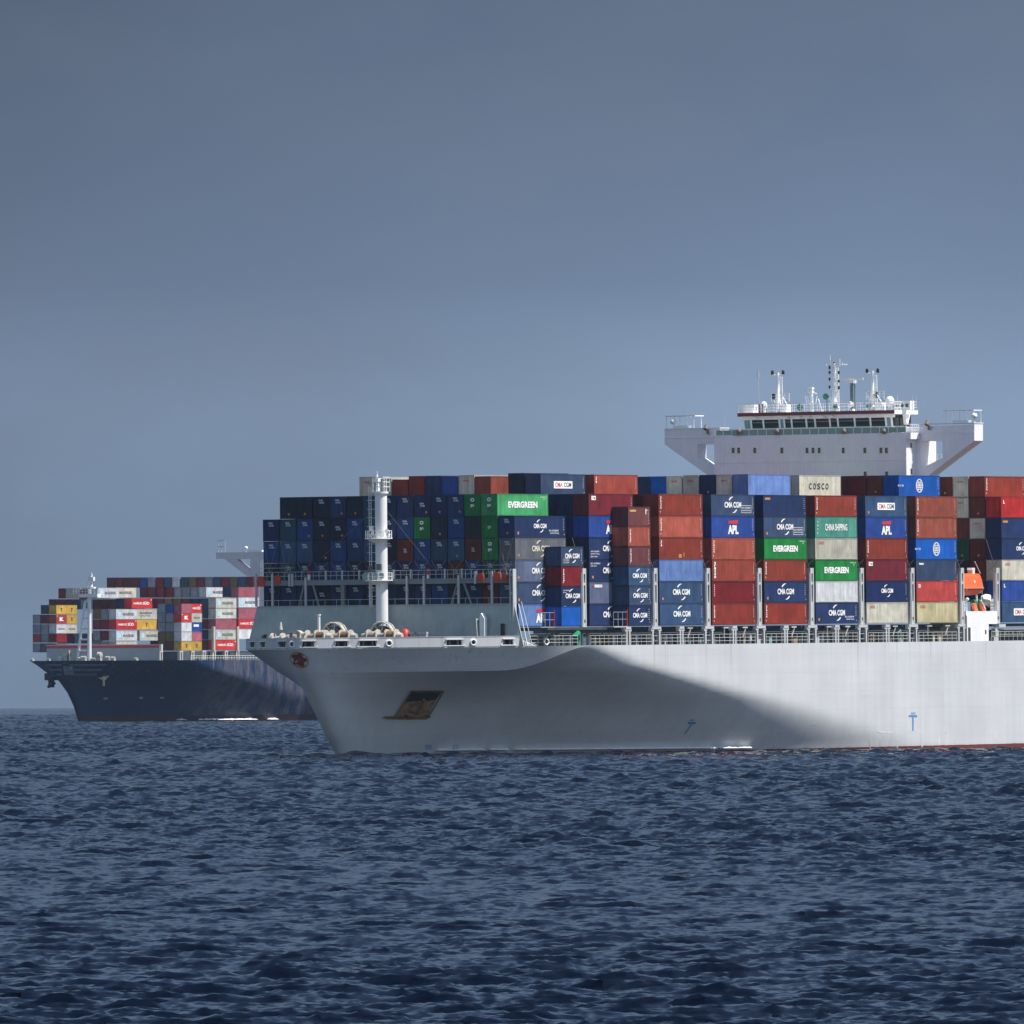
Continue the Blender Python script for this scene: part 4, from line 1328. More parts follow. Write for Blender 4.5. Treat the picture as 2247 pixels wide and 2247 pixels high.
# ---------------------------------------------------------------- bridge house
def build_bridge():
    aF, aW = 88.6, 91.5
    q = lambda zx, zy, a: P(1440 + zx / 2.576, 770 + zy / 2.576, a=a)
    s0, s1 = 9.25, 39.7
    zt = q(900, 472, aF)[2]
    mb = MB()
    mb.box(aF, aF + 9.0, s0, s1, 27.0, zt)
    mb.box(aF - 0.07, aF - 0.003, s0 - 0.02, s1 + 0.02, 39.55, 39.66)
    house = part('bridge_house', mb, HOUSE, ship)
    def win(c0, c1, y0, y1, a=aF):
        p, r = q(c0, y0, a), q(c1, y1, a)
        m2 = MB()
        m2.box(a - 0.05, a - 0.003, r[1] - 0.09, p[1] + 0.09, r[2] - 0.10, p[2] + 0.10, 0)
        w = link('window', m2.mesh('window'), [WHITE], house)
        m2 = MB()
        m2.box(a - 0.075, a - 0.053, r[1], p[1], r[2], p[2], 0)
        link('pane', m2.mesh('pane'), [GLASS], w)
    for c in (436, 467, 558, 711, 853, 887, 922, 1058, 1180, 1271, 1302):
        win(c - 8, c + 8, 547, 578)
    for c in (1182, 1303):
        win(c - 8, c + 8, 682, 712)
    for a in (aF + 1.4,):
        for zz in (41.2, 37.6):
            m2 = MB(); m2.box(a - 0.3, a + 0.3, s0 - 0.045, s0 - 0.003, zz - 0.1, zz + 0.85, 0)
            w = link('window', m2.mesh('window'), [WHITE], house)
            m2 = MB(); m2.box(a - 0.22, a + 0.22, s0 - 0.07, s0 - 0.047, zz, zz + 0.75, 0)
            link('pane', m2.mesh('pane'), [GLASS], w)
    # port balcony at the top of the side wall
    m2 = MB()
    m2.box(aF + 0.05, aF + 2.7, s0 - 0.7, s0 - 0.003, zt - 0.9, zt - 0.003)
    m2.rail((aF + 0.1, s0 - 0.65, zt), (aF + 2.6, s0 - 0.65, zt), 1.1, 0.7, 0.05, 3)
    part('side_balcony', m2, HOUSE, house)
    # bridge wings
    W = lambda px, py: tuple(P(px, py, a=aW)[1:])
    polysR = [[(2067.8, 934.5), (2138, 931), (2138, 967), (2067.8, 1020)],
              [(1985, 938), (2067.8, 934.5), (2067.8, 968), (1985, 968)],
              [(1985, 968), (2020.8, 968), (2020.8, 1046), (1985, 1046)],
              [(2020.8, 1027.6), (2067.8, 1005.4), (2067.8, 1020), (2034, 1046), (2020.8, 1046)]]
    polysL = [[(1458.4, 941), (1530.8, 939.5), (1530.8, 1027), (1458.4, 975)],
              [(1530.8, 939.5), (1580, 938.5), (1580, 975), (1530.8, 975)],
              [(1530.8, 1005), (1580, 1038), (1580, 1062), (1530.8, 1027)]]
    for polys in (polysR, polysL):
        mb = MB()
        for poly in polys:
            mb.prism([W(*p) for p in poly], 'a', aW, aW + 2.6)
        # trim line, cap rail
        e0 = W(*polys[0][0]); 
        out = min(W(2138, 931)[0], 99) if polys is polysR else W(1458.4, 941)[0]
        inn = W(1985, 938)[0] if polys is polysR else W(1580, 938)[0]
        lo, hi = min(out, inn), max(out, inn)
        mb.box(aW - 0.08, aW - 0.003, lo, hi, 43.22, 43.32)
        mb.box(aW - 0.12, aW + 2.7, lo - 0.05, hi + 0.05, 44.52, 44.62)
        w = part('bridge_wing', mb, HOUSE, ship)
        # shelter frame and searchlight at the tip
        m2 = MB()
        sg = 1 if polys is polysR else -1
        tip = out
        for k in (0.2, 2.4, 4.6):
            m2.tube((aW + 0.2, tip + sg * k, 44.6), (aW + 0.2, tip + sg * k, 46.3), 0.05, 5); m2.tube((aW + 2.4, tip + sg * k, 44.6), (aW + 2.4, tip + sg * k, 46.3), 0.05, 5)
        m2.box(aW, aW + 2.6, min(tip + sg * 0.1, tip + sg * 4.9), max(tip + sg * 0.1, tip + sg * 4.9), 46.28, 46.42)
        m2.box(aW + 0.4, aW + 1.4, min(tip + sg * 1.2, tip + sg * 3.6), max(tip + sg * 1.2, tip + sg * 3.6), 44.62, 45.0)
        part('wing_shelter', m2, WHITE, w)
        m2 = MB()
        sp = tip + sg * 1.3 if sg < 0 else tip + 0.1
        m2.tube((aW + 0.3, sp, 44.6), (aW + 0.3, sp, 45.2), 0.07, 6)
        m2.lathe([(0.0, -0.42), (0.34, -0.28), (0.45, 0.0), (0.34, 0.3), (0.0, 0.42)], (aW + 0.2, sp, 45.55), 12)
        part('searchlight', m2, WHITE, w)
        m2 = MB()
        lp = W(1997 + 40, 935) if sg > 0 else W(1552, 942)
        m2.tube((aW - 0.5, lp[0], 44.4), (aW - 0.1, lp[0], 44.9), 0.33, 10); m2.box(aW - 0.4, aW - 0.1, lp[0] - 0.5, lp[0] - 0.1, 43.7, 44.3)
        part('wing_lamp', m2, mat('lamp_brown', (0.20, 0.16, 0.15), 0.6), w)
    # small platform seen through the port wing
    mb = MB()
    p = W(2036, 1003); r = W(2056, 1008)
    mb.box(aW + 2.9, aW + 4.0, r[0] - 0.3, p[0] + 0.3, p[1] - 0.9, p[1] - 0.4)
    mb.rail((aW + 2.9, r[0], p[1] - 0.4), (aW + 2.9, p[0], p[1] - 0.4), 1.1, 0.6, 0.04, 3)
    part('side_platform', mb, HOUSE, ship)
    # glass screen round the bridge front
    mb = MB()
    za, zb_ = zt + 0.02, q(900, 434, aF)[2] - 0.12
    L, Rr = q(372, 450, aF)[1], q(1460, 450, aF)[1]
    mb.box(aF + 0.12, aF + 0.15, s0 + 0.1, s1 - 0.3, za, zb_, 1)
    n = 22
    for i in range(n + 1):
        u = s0 + 0.05 + (s1 - s0 - 0.1) * i / n
        mb.box(aF + 0.03, aF + 0.11, u - 0.045, u + 0.045, za, zb_ + 0.05, 0)
    mb.box(aF + 0.0, aF + 0.2, s0, s1, zb_ + 0.051, zb_ + 0.16, 0)
    mb.box(aF - 0.05, aF + 0.3, s1 - 2.8, s1 + 0.3, za - 0.015, za + 0.12, 0)
    part('glass_screen', mb, [WHITE, GREENGLASS], house)
    for c in (465, 680, 1060, 1285):
        u = q(c, 455, aF - 0.3)
        m2 = MB(); m2.lathe([(0, -0.35), (0.3, -0.3), (0.36, 0.1), (0.15, 0.4), (0, 0.42)], (aF - 0.2, u[1], u[2]), 10)
        m2.box(aF - 0.3, aF - 0.05, u[1] - 0.5, u[1] + 0.5, zt + 0.05, zt + 0.2)
        part('deck_lamp', m2, mat('lamp_brown', (0.2, 0.16, 0.15), 0.6), house)
    # wheelhouse with raked front windows
    wa = 91.2
    wl, wr = q(498, 410, wa)[1], q(1338, 410, wa)[1]
    z0, z1 = zt, q(900, 384, wa)[2] + 0.15
    zr0, zr1 = q(900, 363, 90.0)[2] - 0.05, q(900, 345, 90.0)[2] + 0.05
    mb = MB()
    mb.box(wa + 0.05, wa + 6.0, wr, wl, z0 + 0.003, q(900, 436, wa)[2], 0)
    mb.box(wa + 0.5, wa + 6.0, wr + 0.3, wl - 0.3, q(900, 436, wa)[2], zr0 - 0.003, 1)
    mb.prism([(wa - 0.25, zr0 - 0.005), (wa - 0.25, z1 - 0.15), (wa + 0.3, z1 - 0.15), (wa + 0.3, zr0 - 0.005)], 's', wr - 0.2, wl + 0.2, 0)
    wh = part('wheelhouse', mb, [HOUSE, mat('cabin_dark', (0.02, 0.024, 0.024), 0.5)], ship)
    edges = [(500, 536), (543, 602), (612, 697), (703, 722), (730, 763), (772, 846), (855, 898), (904, 981), (988, 1022), (1033, 1118), (1128, 1209), (1217, 1298), (1304, 1330)]
    zlo = q(900, 436, wa)[2]
    for i, (c0, c1) in enumerate(edges):
        u1, u0 = q(c0, 410, wa)[1], q(c1, 410, wa)[1]
        m2 = MB()
        m2.prism([(wa + 0.06, zlo), (wa - 0.18, z1 - 0.16), (wa - 0.14, z1 - 0.16), (wa + 0.10, zlo)], 's', u0, u1, 0)
        w = link('window', m2.mesh('window'), [GREENGLASS if i in (0, 1, 3, 12) and i != 1 else GLASS], wh)
    m2 = MB()
    prev = None
    for c0, c1 in edges + [(1337, 1345)]:
        u = q(c0 - 4, 410, wa)[1]
        m2.prism([(wa + 0.02, zlo - 0.01), (wa - 0.24, z1 - 0.14), (wa - 0.1, z1 - 0.14), (wa + 0.15, zlo - 0.01)], 's', u - 0.13, u + 0.13, 0)
    part('window_frame', m2, [HOUSE], wh)
    for k in range(3):
        m2 = MB(); a = wa + 0.9 + 1.6 * k
        m2.box(a, a + 1.3, wr + 0.2, wr + 0.25, zlo, z1 - 0.2)
        link('window', m2.mesh('window'), [GLASS], wh)
    for c in (557, 730, 803, 853, 935, 985):
        u = q(c, 378, 90.4)
        m2 = MB(); m2.box(90.3, 90.8, u[1] - 0.35, u[1] + 0.35, zr0 - 0.35, zr0 - 0.08)
        part('soffit_lamp', m2, WHITE, wh)
    # bracket at the port corner
    m2 = MB()
    m2.prism([(wa + 1.2, zr0 - 0.01), (wa + 2.6, zr0 - 0.01), (wa + 1.9, z0 + 1.3), (wa + 1.5, z0 + 1.3)], 's', wr - 1.4, wr - 0.9)
    part('roof_bracket', m2, WHITE, wh)
    # roof with red fascia
    ra0, ra1 = 90.0, 97.0
    rl, rr = q(460, 355, ra0)[1], q(1346, 350, ra0)[1]
    mb = MB()
    mb.box(ra0, ra1, rr, rl, zr0, zr1, 0)
    mb.box(ra0 - 0.04, ra0 - 0.003, rr + 0.02, rl + 0.02, zr0 + 0.06, zr1, 1)
    mb.box(ra0 + 0.05, ra1, rr - 0.05, rr - 0.003, zr0, zr1, 0)
    roof = part('wheelhouse_roof', mb, [WHITE, ROOFRED], ship)
    zR = zr1
    mb = MB()
    mb.rail((ra0 + 0.1, rr + 0.1, zR), (ra0 + 0.1, rl - 0.1, zR), 1.2, 1.0, 0.04, 3)
    mb.rail((ra0 + 0.1, rr + 0.1, zR), (ra1 - 0.1, rr + 0.1, zR), 1.2, 1.0, 0.04, 3)
    mb.rail((ra1 - 0.1, rr + 0.1, zR), (ra1 - 0.1, rl - 0.1, zR), 1.2, 1.0, 0.04, 3)
    part('roof_railing', mb, WHITE, roof)
    am = 93.0
    def X(zx, zy): 
        p = q(zx, zy, am); return p[1], p[2]
    def mast(name, zx, y0, y1, wid):
        u, zt_ = X(zx, y0)
        m2 = MB()
        m2.tube((am, u, zR), (am, u, zt_), 0.30 * wid, 10, r2=0.18 * wid)
        m2.tube((am + 0.4, u - 0.55, zR), (am + 0.4, u - 0.45, zt_ - 0.6), 0.07, 5); m2.tube((am + 0.4, u - 0.25, zR), (am + 0.4, u - 0.2, zt_ - 0.6), 0.05, 5)
        z = zR + 0.5
        while z < zt_ - 0.7:
            m2.tube((am + 0.4, u - 0.52, z), (am + 0.4, u - 0.22, z), 0.035, 4); z += 0.4
        m2.tube((am, u + 0.8, zR + 2.3), (am, u + 0.1, zR + 0.4), 0.12, 6); m2.tube((am, u - 0.7, zR + 0.2), (am, u - 0.1, zR + 2.0), 0.12, 6)
        m2.tube((am, u - 0.9, zt_ - 0.3), (am, u + 0.9, zt_ - 0.3), 0.07, 5)
        m = part(name, m2, WHITE, roof)
        return m, u, zt_
    for zx, y0 in ((687, 122), (1222, 112)):
        m, u, z = mast('signal_mast', zx, y0, 340, 1.0)
        for du in (-0.85, 0.85):
            m2 = MB(); m2.lathe([(0, -0.3), (0.2, -0.3), (0.22, 0.2), (0.1, 0.32), (0, 0.34)], (am, u + du, z), 8)
            part('signal_lamp', m2, DARK, m)
        m2 = MB(); m2.lathe([(0, -0.45), (0.25, -0.4), (0.25, 0.4), (0, 0.45)], (am, u + (0.75 if zx < 900 else -0.6), z - 3.4), 8)
        m2.tube((am, u, z - 3.4), (am, u + (0.75 if zx < 900 else -0.6), z - 3.4), 0.05, 4)
        part('signal_lamp', m2, DARK, m)
        m2 = MB()
        m2.tube((am, u, z - 2.5), (am + 1, u - 2.4, zR + 0.3), 0.025, 4); m2.tube((am, u, z - 2.5), (am + 1, u + 2.4, zR + 0.3), 0.025, 4)
        part('stay', m2, ROD, m)
        m2 = MB()
        m2.box(am - 0.6, am + 0.6, u - 1.7, u - 0.6, zR, zR + 1.1); m2.rail((am - 0.8, u - 2.2, zR + 1.5), (am - 0.8, u + 0.6, zR + 1.5), 1.2, 0.7, 0.04, 3); m2.tube((am - 0.3, u - 1.6, zR + 1.1), (am - 0.3, u - 0.9, zR + 2.2), 0.08, 5)
        part('mast_base', m2, WHITE, m)
    m, u, z = mast('radar_mast', 1005, 70, 340, 1.15)
    m2 = MB()
    uL, uR = X(960, 85)[0], X(1080, 85)[0]
    m2.tube((am, uR, z - 0.2), (am, uL, z - 0.2), 0.08, 5)
    for zx, y0, y1 in ((983, 25, 85), (1038, 45, 85), (1052, 65, 85)):
        a_, zz = X(zx, y0); m2.tube((am, a_, z - 0.2), (am, a_, zz), 0.06, 5)
    m2.tube((am, X(983, 50)[0], X(983, 55)[1]), (am, X(1035, 50)[0], X(1035, 58)[1]), 0.05, 4)
    for y in (125, 165, 210):
        z_ = X(1000, y)[1]
        m2.tube((am, X(980, y)[0], z_), (am, X(1032, y)[0], z_), 0.07, 5)
    m2.tube((am, X(1022, 235)[0], X(1022, 235)[1]), (am, X(1010, 300)[0], X(1010, 300)[1]), 0.13, 6)
    part('yardarm', m2, WHITE, m)
    for zx, y in ((980, 95), (980, 122), (980, 160), (980, 205), (1032, 122), (1032, 170), (1032, 208), (1006, 72)):
        a_, zz = X(zx, y)
        m2 = MB(); m2.lathe([(0, -0.22), (0.15, -0.2), (0.15, 0.18), (0, 0.24)], (am, a_, zz), 8)
        part('signal_lamp', m2, DARK, m)
    # radar scanner on its own post
    m2 = MB()
    u, z = X(1104, 160)
    m2.tube((am, u, zR), (am, u, z - 0.5), 0.24, 8, 1)
    m2.tube((am, u - 0.5, z - 0.8), (am, u - 0.5, z - 4.6), 0.09, 6, 1); m2.tube((am, u - 0.5, z - 0.8), (am, u - 0.1, z - 0.6), 0.09, 6, 1); m2.tube((am, u - 0.5, z - 4.6), (am, u, z - 4.9), 0.09, 6, 1)
    m2.box(am - 0.4, am + 0.4, u - 0.55, u + 0.55, z - 0.55, z - 0.15, 0)
    rs = part('radar_post', m2, [WHITE, mat('post_green', (0.13, 0.17, 0.16), 0.5)], roof)
    m2 = MB()
    m2.box(am - 0.15, am + 0.15, X(1168, 158)[0], X(1036, 158)[0], z - 0.13, z + 0.20)
    part('radar_scanner', m2, WHITE, rs)
    # low mast with whips and struts
    u, z = X(878, 218)
    m2 = MB()
    m2.tube((am, u, zR), (am, u, z), 0.26, 8, r2=0.2); m2.box(am - 0.3, am + 0.3, u - 0.25, u + 0.5, z - 0.5, z - 0.2); m2.box(am - 0.3, am + 0.3, u - 0.25, u + 0.5, z, z + 0.3)
    for (x0, y0, x1, y1) in ((868, 340, 880, 290), (842, 255, 850, 300), (855, 258, 862, 300), (862, 300, 868, 300), (915, 270, 936, 340), (895, 240, 908, 242), (908, 255, 900, 300), (930, 330, 940, 345)):
        p, r = X(x0, y0), X(x1, y1)
        m2.tube((am, p[0], p[1]), (am, r[0], r[1]), 0.09, 5)
    part('antenna_mast', m2, WHITE, roof)
    for zx, y0, rad in ((577, 115, 0.05), (1363, 245, 0.03), (1448, 255, 0.035), (1470, 258, 0.035), (386, 290, 0.03), (640, 280, 0.03), (745, 290, 0.03), (1050, 280, 0.03)):
        a_, zz = X(zx, y0)
        m2 = MB(); base = zR if zx > 450 else 44.6
        m2.tube((am, a_, base), (am, a_, zz), rad, 5)
        if y0 == 115: m2.tube((am, a_, zz - 1.0), (am, a_, zz), 0.10, 6); m2.tube((am, a_ + 0.5, base), (am, a_, base + 2.2), 0.03, 4); m2.tube((am, a_ - 0.5, base), (am, a_, base + 2.2), 0.03, 4)
        part('whip_antenna', m2, GREY, roof)
    for zx, yt, rad, stand in ((608, 285, 0.46, 1), (1320, 255, 0.62, 1), (1100, 280, 0.42, 1), (1225, 300, 0.4, 0), (1115, 325, 0.3, 0)):
        a_, zz = X(zx, yt)
        m2 = MB()
        m2.lathe([(0, 0), (rad * 0.6, -rad * 0.18), (rad, -rad * 0.8), (rad, -rad * 1.9), (rad * 0.7, -rad * 2.3), (0, -rad * 2.3)], (am, a_, zz), 14)
        m2.tube((am, a_, zR), (am, a_, zz - rad * 2.2), rad * 0.55 if zx == 608 else 0.12, 8)
        if stand and zx == 1320:
            for du in (-0.35, 0.35): m2.tube((am, a_ + du, zR), (am, a_, zR + 1.2), 0.05, 4)
        part('satellite_dome', m2, WHITE, roof)
    # monitor box with three ports, locker, green pieces
    p, r = X(1358, 308), X(1447, 340)
    m2 = MB(); m2.box(am - 0.6, am + 0.6, r[0], p[0], zR + 0.05, zR + 1.3)
    bx_ = part('roof_locker', m2, WHITE, roof)
    for i in range(3):
        u = p[0] + (r[0] - p[0]) * (0.17 + 0.31 * i)
        m3 = MB(); m3.tube((am - 0.63, u, zR + 0.65), (am - 0.604, u, zR + 0.65), 0.27, 10)
        part('port_light', m3, mat('port_dark', (0.10, 0.10, 0.11), 0.3), bx_)
    p, r = X(472, 310), X(565, 345)
    m2 = MB(); m2.prism([(p[0], zR + 1.2), (r[0], zR + 1.2), (r[0], zR + 0.02), (p[0] - 0.5, zR + 0.02)], 'a', am - 1.0, am + 0.6)
    part('roof_locker', m2, WHITE, roof)
    for zx, y, rr_ in ((965, 258, 0.45), (818, 320, 0.5), (1018, 315, 0.35), (1206, 312, 0.35)):
        a_, zz = X(zx, y)
        m2 = MB(); m2.tube((am - 0.4, a_, zz), (am + 0.2, a_, zz), rr_, 10, r2=rr_ * 0.5); m2.tube((am, a_, zR), (am, a_, zz), 0.07, 5)
        part('horn', m2, GREENP, roof)
    for zx in (520, 545, 597, 618):
        a_, zz = X(zx, 325)
        m2 = MB(); m2.box(am - 0.9, am - 0.7, a_ - 0.08, a_ + 0.08, zR, zR + 1.2)
        part('flag_locker', m2, mat('post_maroon', (0.16, 0.04, 0.03), 0.6), roof)
build_bridge()

# ---------------------------------------------------------------- boat station amidships
def build_boat_station():
    g = lambda zx, zy, s: P(2060 + zx / 9.66, 1220 + zy / 9.66, s=s)
    s0 = -0.30
    x0, x1, x2, x3 = g(575, 1200, s0)[0], g(1235, 1200, s0)[0], g(600, 1500, s0)[0], g(1058, 1500, s0)[0]
    zt, zm = g(800, 1170, s0)[2], g(1200, 1440, s0)[2]
    mb = MB()
    mb.prism([(x0, zt), (x0, zt - 0.5), (x2, zt - 0.75), (x2, ZD - 0.1), (x3, ZD - 0.1), (x3, zm), (x1, zm), (x1, zt)], 's', s0, 5.5, 0)
    dh = part('boat_deck_house', mb, HOUSE, ship)
    d0, d1 = g(622, 1700, s0)[0], g(672, 1700, s0)[0]
    m2 = MB(); m2.box(d0, d1, s0 - 0.03, s0 - 0.004, ZD + 0.05, g(640, 1515, s0)[2])
    part('door', m2, mat('door_brown', (0.06, 0.04, 0.03), 0.6), dh)
    c = g(993, 1610, s0)
    m2 = MB(); m2.box(c[0] - 0.18, c[0] + 0.18, s0 - 0.03, s0 - 0.004, c[2] - 0.28, c[2] + 0.28)
    part('port_light', m2, DARK, dh)
    m2 = MB()
    m2.rail((x0 + 0.1, 0.2, zt), (x0 + 1.0, 0.2, zt), 1.4, 0.45, 0.05, 3); m2.rail((x1 - 0.9, 0.2, zt), (x1 - 0.1, 0.2, zt), 1.4, 0.45, 0.05, 3)
    part('house_railing', m2, WHITE, dh)
    # davit machinery: green winches, orange cradle ramps, posts, boom
    for zx in (750, 850):
        m2 = MB(); p = g(zx, 985, 1.2)
        m2.tube((p[0] - 0.45, 1.2, p[2]), (p[0] + 0.45, 1.2, p[2]), 0.42, 10); m2.box(p[0] - 0.35, p[0] + 0.35, 0.9, 1.6, zt, p[2])
        part('davit_winch', m2, mat('winch_green', (0.02, 0.20, 0.10), 0.5), dh)
    for zx in (770, 940):
        m2 = MB(); p = g(zx, 1110, 0.6)
        m2.prism([(p[0] - 0.75, p[2] + 0.75), (p[0] + 0.15, p[2] + 0.75), (p[0] + 0.8, zt + 0.003), (p[0] - 0.1, zt + 0.003)], 's', 0.5, 0.9)
        part('davit_ramp', m2, mat('ramp_orange', (0.72, 0.16, 0.07), 0.5), dh)
    m2 = MB()
    p, r = g(800, 815, 1.0), g(800, 960, 1.0)
    m2.tube((p[0], 1.0, r[2]), (p[0], 1.0, p[2]), 0.15, 8)
    p, r = g(765, 120, 0.6), g(880, 370, 0.6)
    m2.tube(p, r, 0.07, 6)
    p, r = g(900, 940, 0.4), g(985, 1115, 0.4)
    m2.tube(p, r, 0.09, 6)
    p, r = g(905, 840, 0.9), g(905, 960, 0.9); m2.tube(p, r, 0.08, 6)
    part('davit_arm', m2, WHITE, dh)
    m2 = MB(); p = g(600, 925, 0.5); m2.lathe([(0, 0.3), (0.25, 0.2), (0.3, -0.1), (0, -0.2)], tuple(p), 10); m2.tube((p[0], p[1], zt), tuple(p), 0.05, 5)
    part('deck_light', m2, WHITE, dh)
    # pipes and gear in the dark below the overhang, gangway rack aft
    m2 = MB()
    y0 = g(1200, 1540, -0.2)
    m2.box(g(1195, 1600, -0.2)[0], g(1265, 1600, -0.2)[0], -0.25, 0.4, g(1200, 1700, -0.2)[2], g(1200, 1535, -0.2)[2])
    m2.box(g(1165, 1750, -0.2)[0], g(1262, 1750, -0.2)[0], -0.25, 0.4, ZD, g(1200, 1715, -0.2)[2])
    part('gangway_stand', m2, GREY, ship)
    m2 = MB()
    a0, a1 = g(1265, 1600, 0)[0], 112
    for zz in (g(1300, 1550, 0)[2], g(1300, 1660, 0)[2], g(1300, 1800, 0)[2]):
        m2.box(a0, a1, -0.15, 0.15, zz - 0.06, zz + 0.06)
    a = a0
    zA, zB_ = g(1300, 1550, 0)[2], g(1300, 1660, 0)[2]
    while a < a1:
        m2.tube((a, 0, zB_), (a + 0.35, 0, zA), 0.05, 5); a += 2.1
    part('gangway', m2, mat('gangway_alloy', (0.30, 0.31, 0.28), 0.5, wear=0.2), ship)
    m2 = MB(); p = g(1310, 1478, -0.25)
    m2.box(g(1245, 1470, -0.25)[0], g(1385, 1470, -0.25)[0], -0.5, 0.4, p[2] - 0.22, p[2] + 0.22)
    part('tower_foot', m2, GREY, ship)
    # lifeboat: totally enclosed, orange
    gl = 0.4
    bow, stern = g(545, 700, gl)[0] - 1.1, g(1027, 690, gl)[0]
    zg, zk, ztp = g(800, 690, gl)[2], g(800, 835, gl)[2], g(800, 378, gl)[2]
    L = stern - bow
    lb = empty('lifeboat', NEAR.M @ Matrix.Translation((bow + L / 2, 1.7, zk)))
    tag(lb, 'orange enclosed lifeboat hanging in davits above the white deck house', 'lifeboat')
    hz, th = zg - zk, ztp - zk
    n = 15
    def section(mb, prof, mi):
        """prof(f) -> list of (y, z) half section from port bottom to top"""
        rows = []
        for i in range(n + 1):
            f = i / n
            x = -L / 2 + L * f
            pr = prof(f)
            full = [(-y, z) for y, z in pr] + [(y, z) for y, z in reversed(pr)]
            rows.append([(x, y, z) for y, z in full])
        m = len(rows[0])
        vs = [p for r_ in rows for p in r_]
        fs = []
        for i in range(n):
            for j in range(m):
                fs.append((i * m + j, (i + 1) * m + j, (i + 1) * m + (j + 1) % m, i * m + (j + 1) % m))
        fs.append(tuple(reversed(range(m)))); fs.append(tuple(range(n * m, n * m + m)))
        mb.add(vs, fs, mi, smooth=False)
    w = 1.35
    end = lambda f: max(0.25, min(1.0, math.sqrt(max(0.0, 1 - (2 * f - 1) ** 6))))
    mb = MB()
    section(mb, lambda f: [(0.08 * end(f), 0.25 * (abs(2 * f - 1) ** 3)), (w * 0.62 * end(f), 0.18 + 0.3 * abs(2 * f - 1) ** 3), (w * 0.93 * end(f), hz * 0.72), (w * end(f), hz - 0.1), (w * end(f), hz)], 0)
    part('hull', mb, mat('lifeboat_bottom', (0.62, 0.09, 0.025), 0.45, wear=0.1), lb)
    mb = MB()
    tp = lambda f: min(1.0, 0.55 + 2.2 * min(f, (1 - f) * 1.6))
    section(mb, lambda f: [(w * 0.97 * end(f), hz + 0.11), (w * 0.90 * end(f), hz + 0.45), (w * 0.70 * end(f), hz + (th - hz) * 0.80 * tp(f)), (w * 0.5 * end(f), hz + (th - hz) * tp(f)), (0.05, hz + (th - hz) * 1.03 * tp(f))], 0)
    can = part('canopy', mb, ORANGEP, lb)
    mb = MB()
    section(mb, lambda f: [((w + 0.08) * end(f), hz + 0.003), ((w + 0.08) * end(f), hz + 0.11)], 0)
    part('gunwale', mb, mat('gunwale', (0.80, 0.24, 0.12), 0.5), lb)
    mb = MB(); mb.tube((0.55, -w * 0.72, hz + 0.95), (0.55, -w * 0.86, hz + 0.95), 0.2, 10); 
    part('port_light', mb, WHITE, can)
    mb = MB(); mb.box(1.35, 2.0, -0.4, 0.4, th - 0.05, th + 0.62); mb.prism([(1.2, th + 0.55), (2.1, th + 0.62), (1.9, th + 0.85), (1.35, th + 0.85)], 's', -0.42, 0.42)
    part('helm_cupola', mb, WHITE, lb)
    mb = MB()
    mb.tube((-L * 0.3, -w - 0.05, hz + 0.2), (-L * 0.3, -w - 0.05, hz - 0.3), 0.03, 4); mb.tube((L * 0.3, -w - 0.05, hz + 0.2), (L * 0.42, -w * 0.6, 0.2), 0.04, 4)
    part('grab_line', mb, WHITE, lb)
    # rescue boat, white, tilted in its cradle
    p = g(1065, 995, 1.0)
    rb = empty('rescue_boat', NEAR.M @ Matrix.Translation((p[0], 1.2, p[2] - 0.3)) @ Matrix.Rotation(R(16), 4, 'Y'))
    tag(rb, 'small white rescue boat tilted in a cradle beside the green davit winches', 'boat')
    mb = MB()
    n_ = 10; rows = []
    for i in range(n_ + 1):
        f = i / n_; x = -1.75 + 3.5 * f
        e = math.sqrt(max(0.02, 1 - (abs(2 * f - 1)) ** 3))
        rows.append([(x, -0.75 * e, 0.45), (x, -0.6 * e, 0.05), (x, 0, -0.25 * e), (x, 0.6 * e, 0.05), (x, 0.75 * e, 0.45)])
    vs = [q_ for r_ in rows for q_ in r_]; fs = [(i * 5 + j, (i + 1) * 5 + j, (i + 1) * 5 + j + 1, i * 5 + j + 1) for i in range(n_) for j in range(4)]
    mb.add(vs, fs, 0, True)
    part('hull', mb, mat('cradle_grey', (0.35, 0.36, 0.34), 0.6), rb)
    mb = MB()
    rows = []
    for i in range(n_ + 1):
        f = i / n_; x = -1.75 + 3.5 * f
        e = math.sqrt(max(0.02, 1 - (abs(2 * f - 1)) ** 3)); hp = 0.55 + (0.75 * math.exp(-((f - 0.3) / 0.2) ** 2)) + 0.45 * math.exp(-((f - 0.78) / 0.14) ** 2)
        rows.append([(x, -0.78 * e, 0.44), (x, -0.66 * e, hp), (x, 0, hp + 0.15), (x, 0.66 * e, hp), (x, 0.78 * e, 0.44)])
    vs = [q_ for r_ in rows for q_ in r_]
    mb.add(vs, fs, 0, True)
    part('cover', mb, WHITE, rb)
build_boat_station()

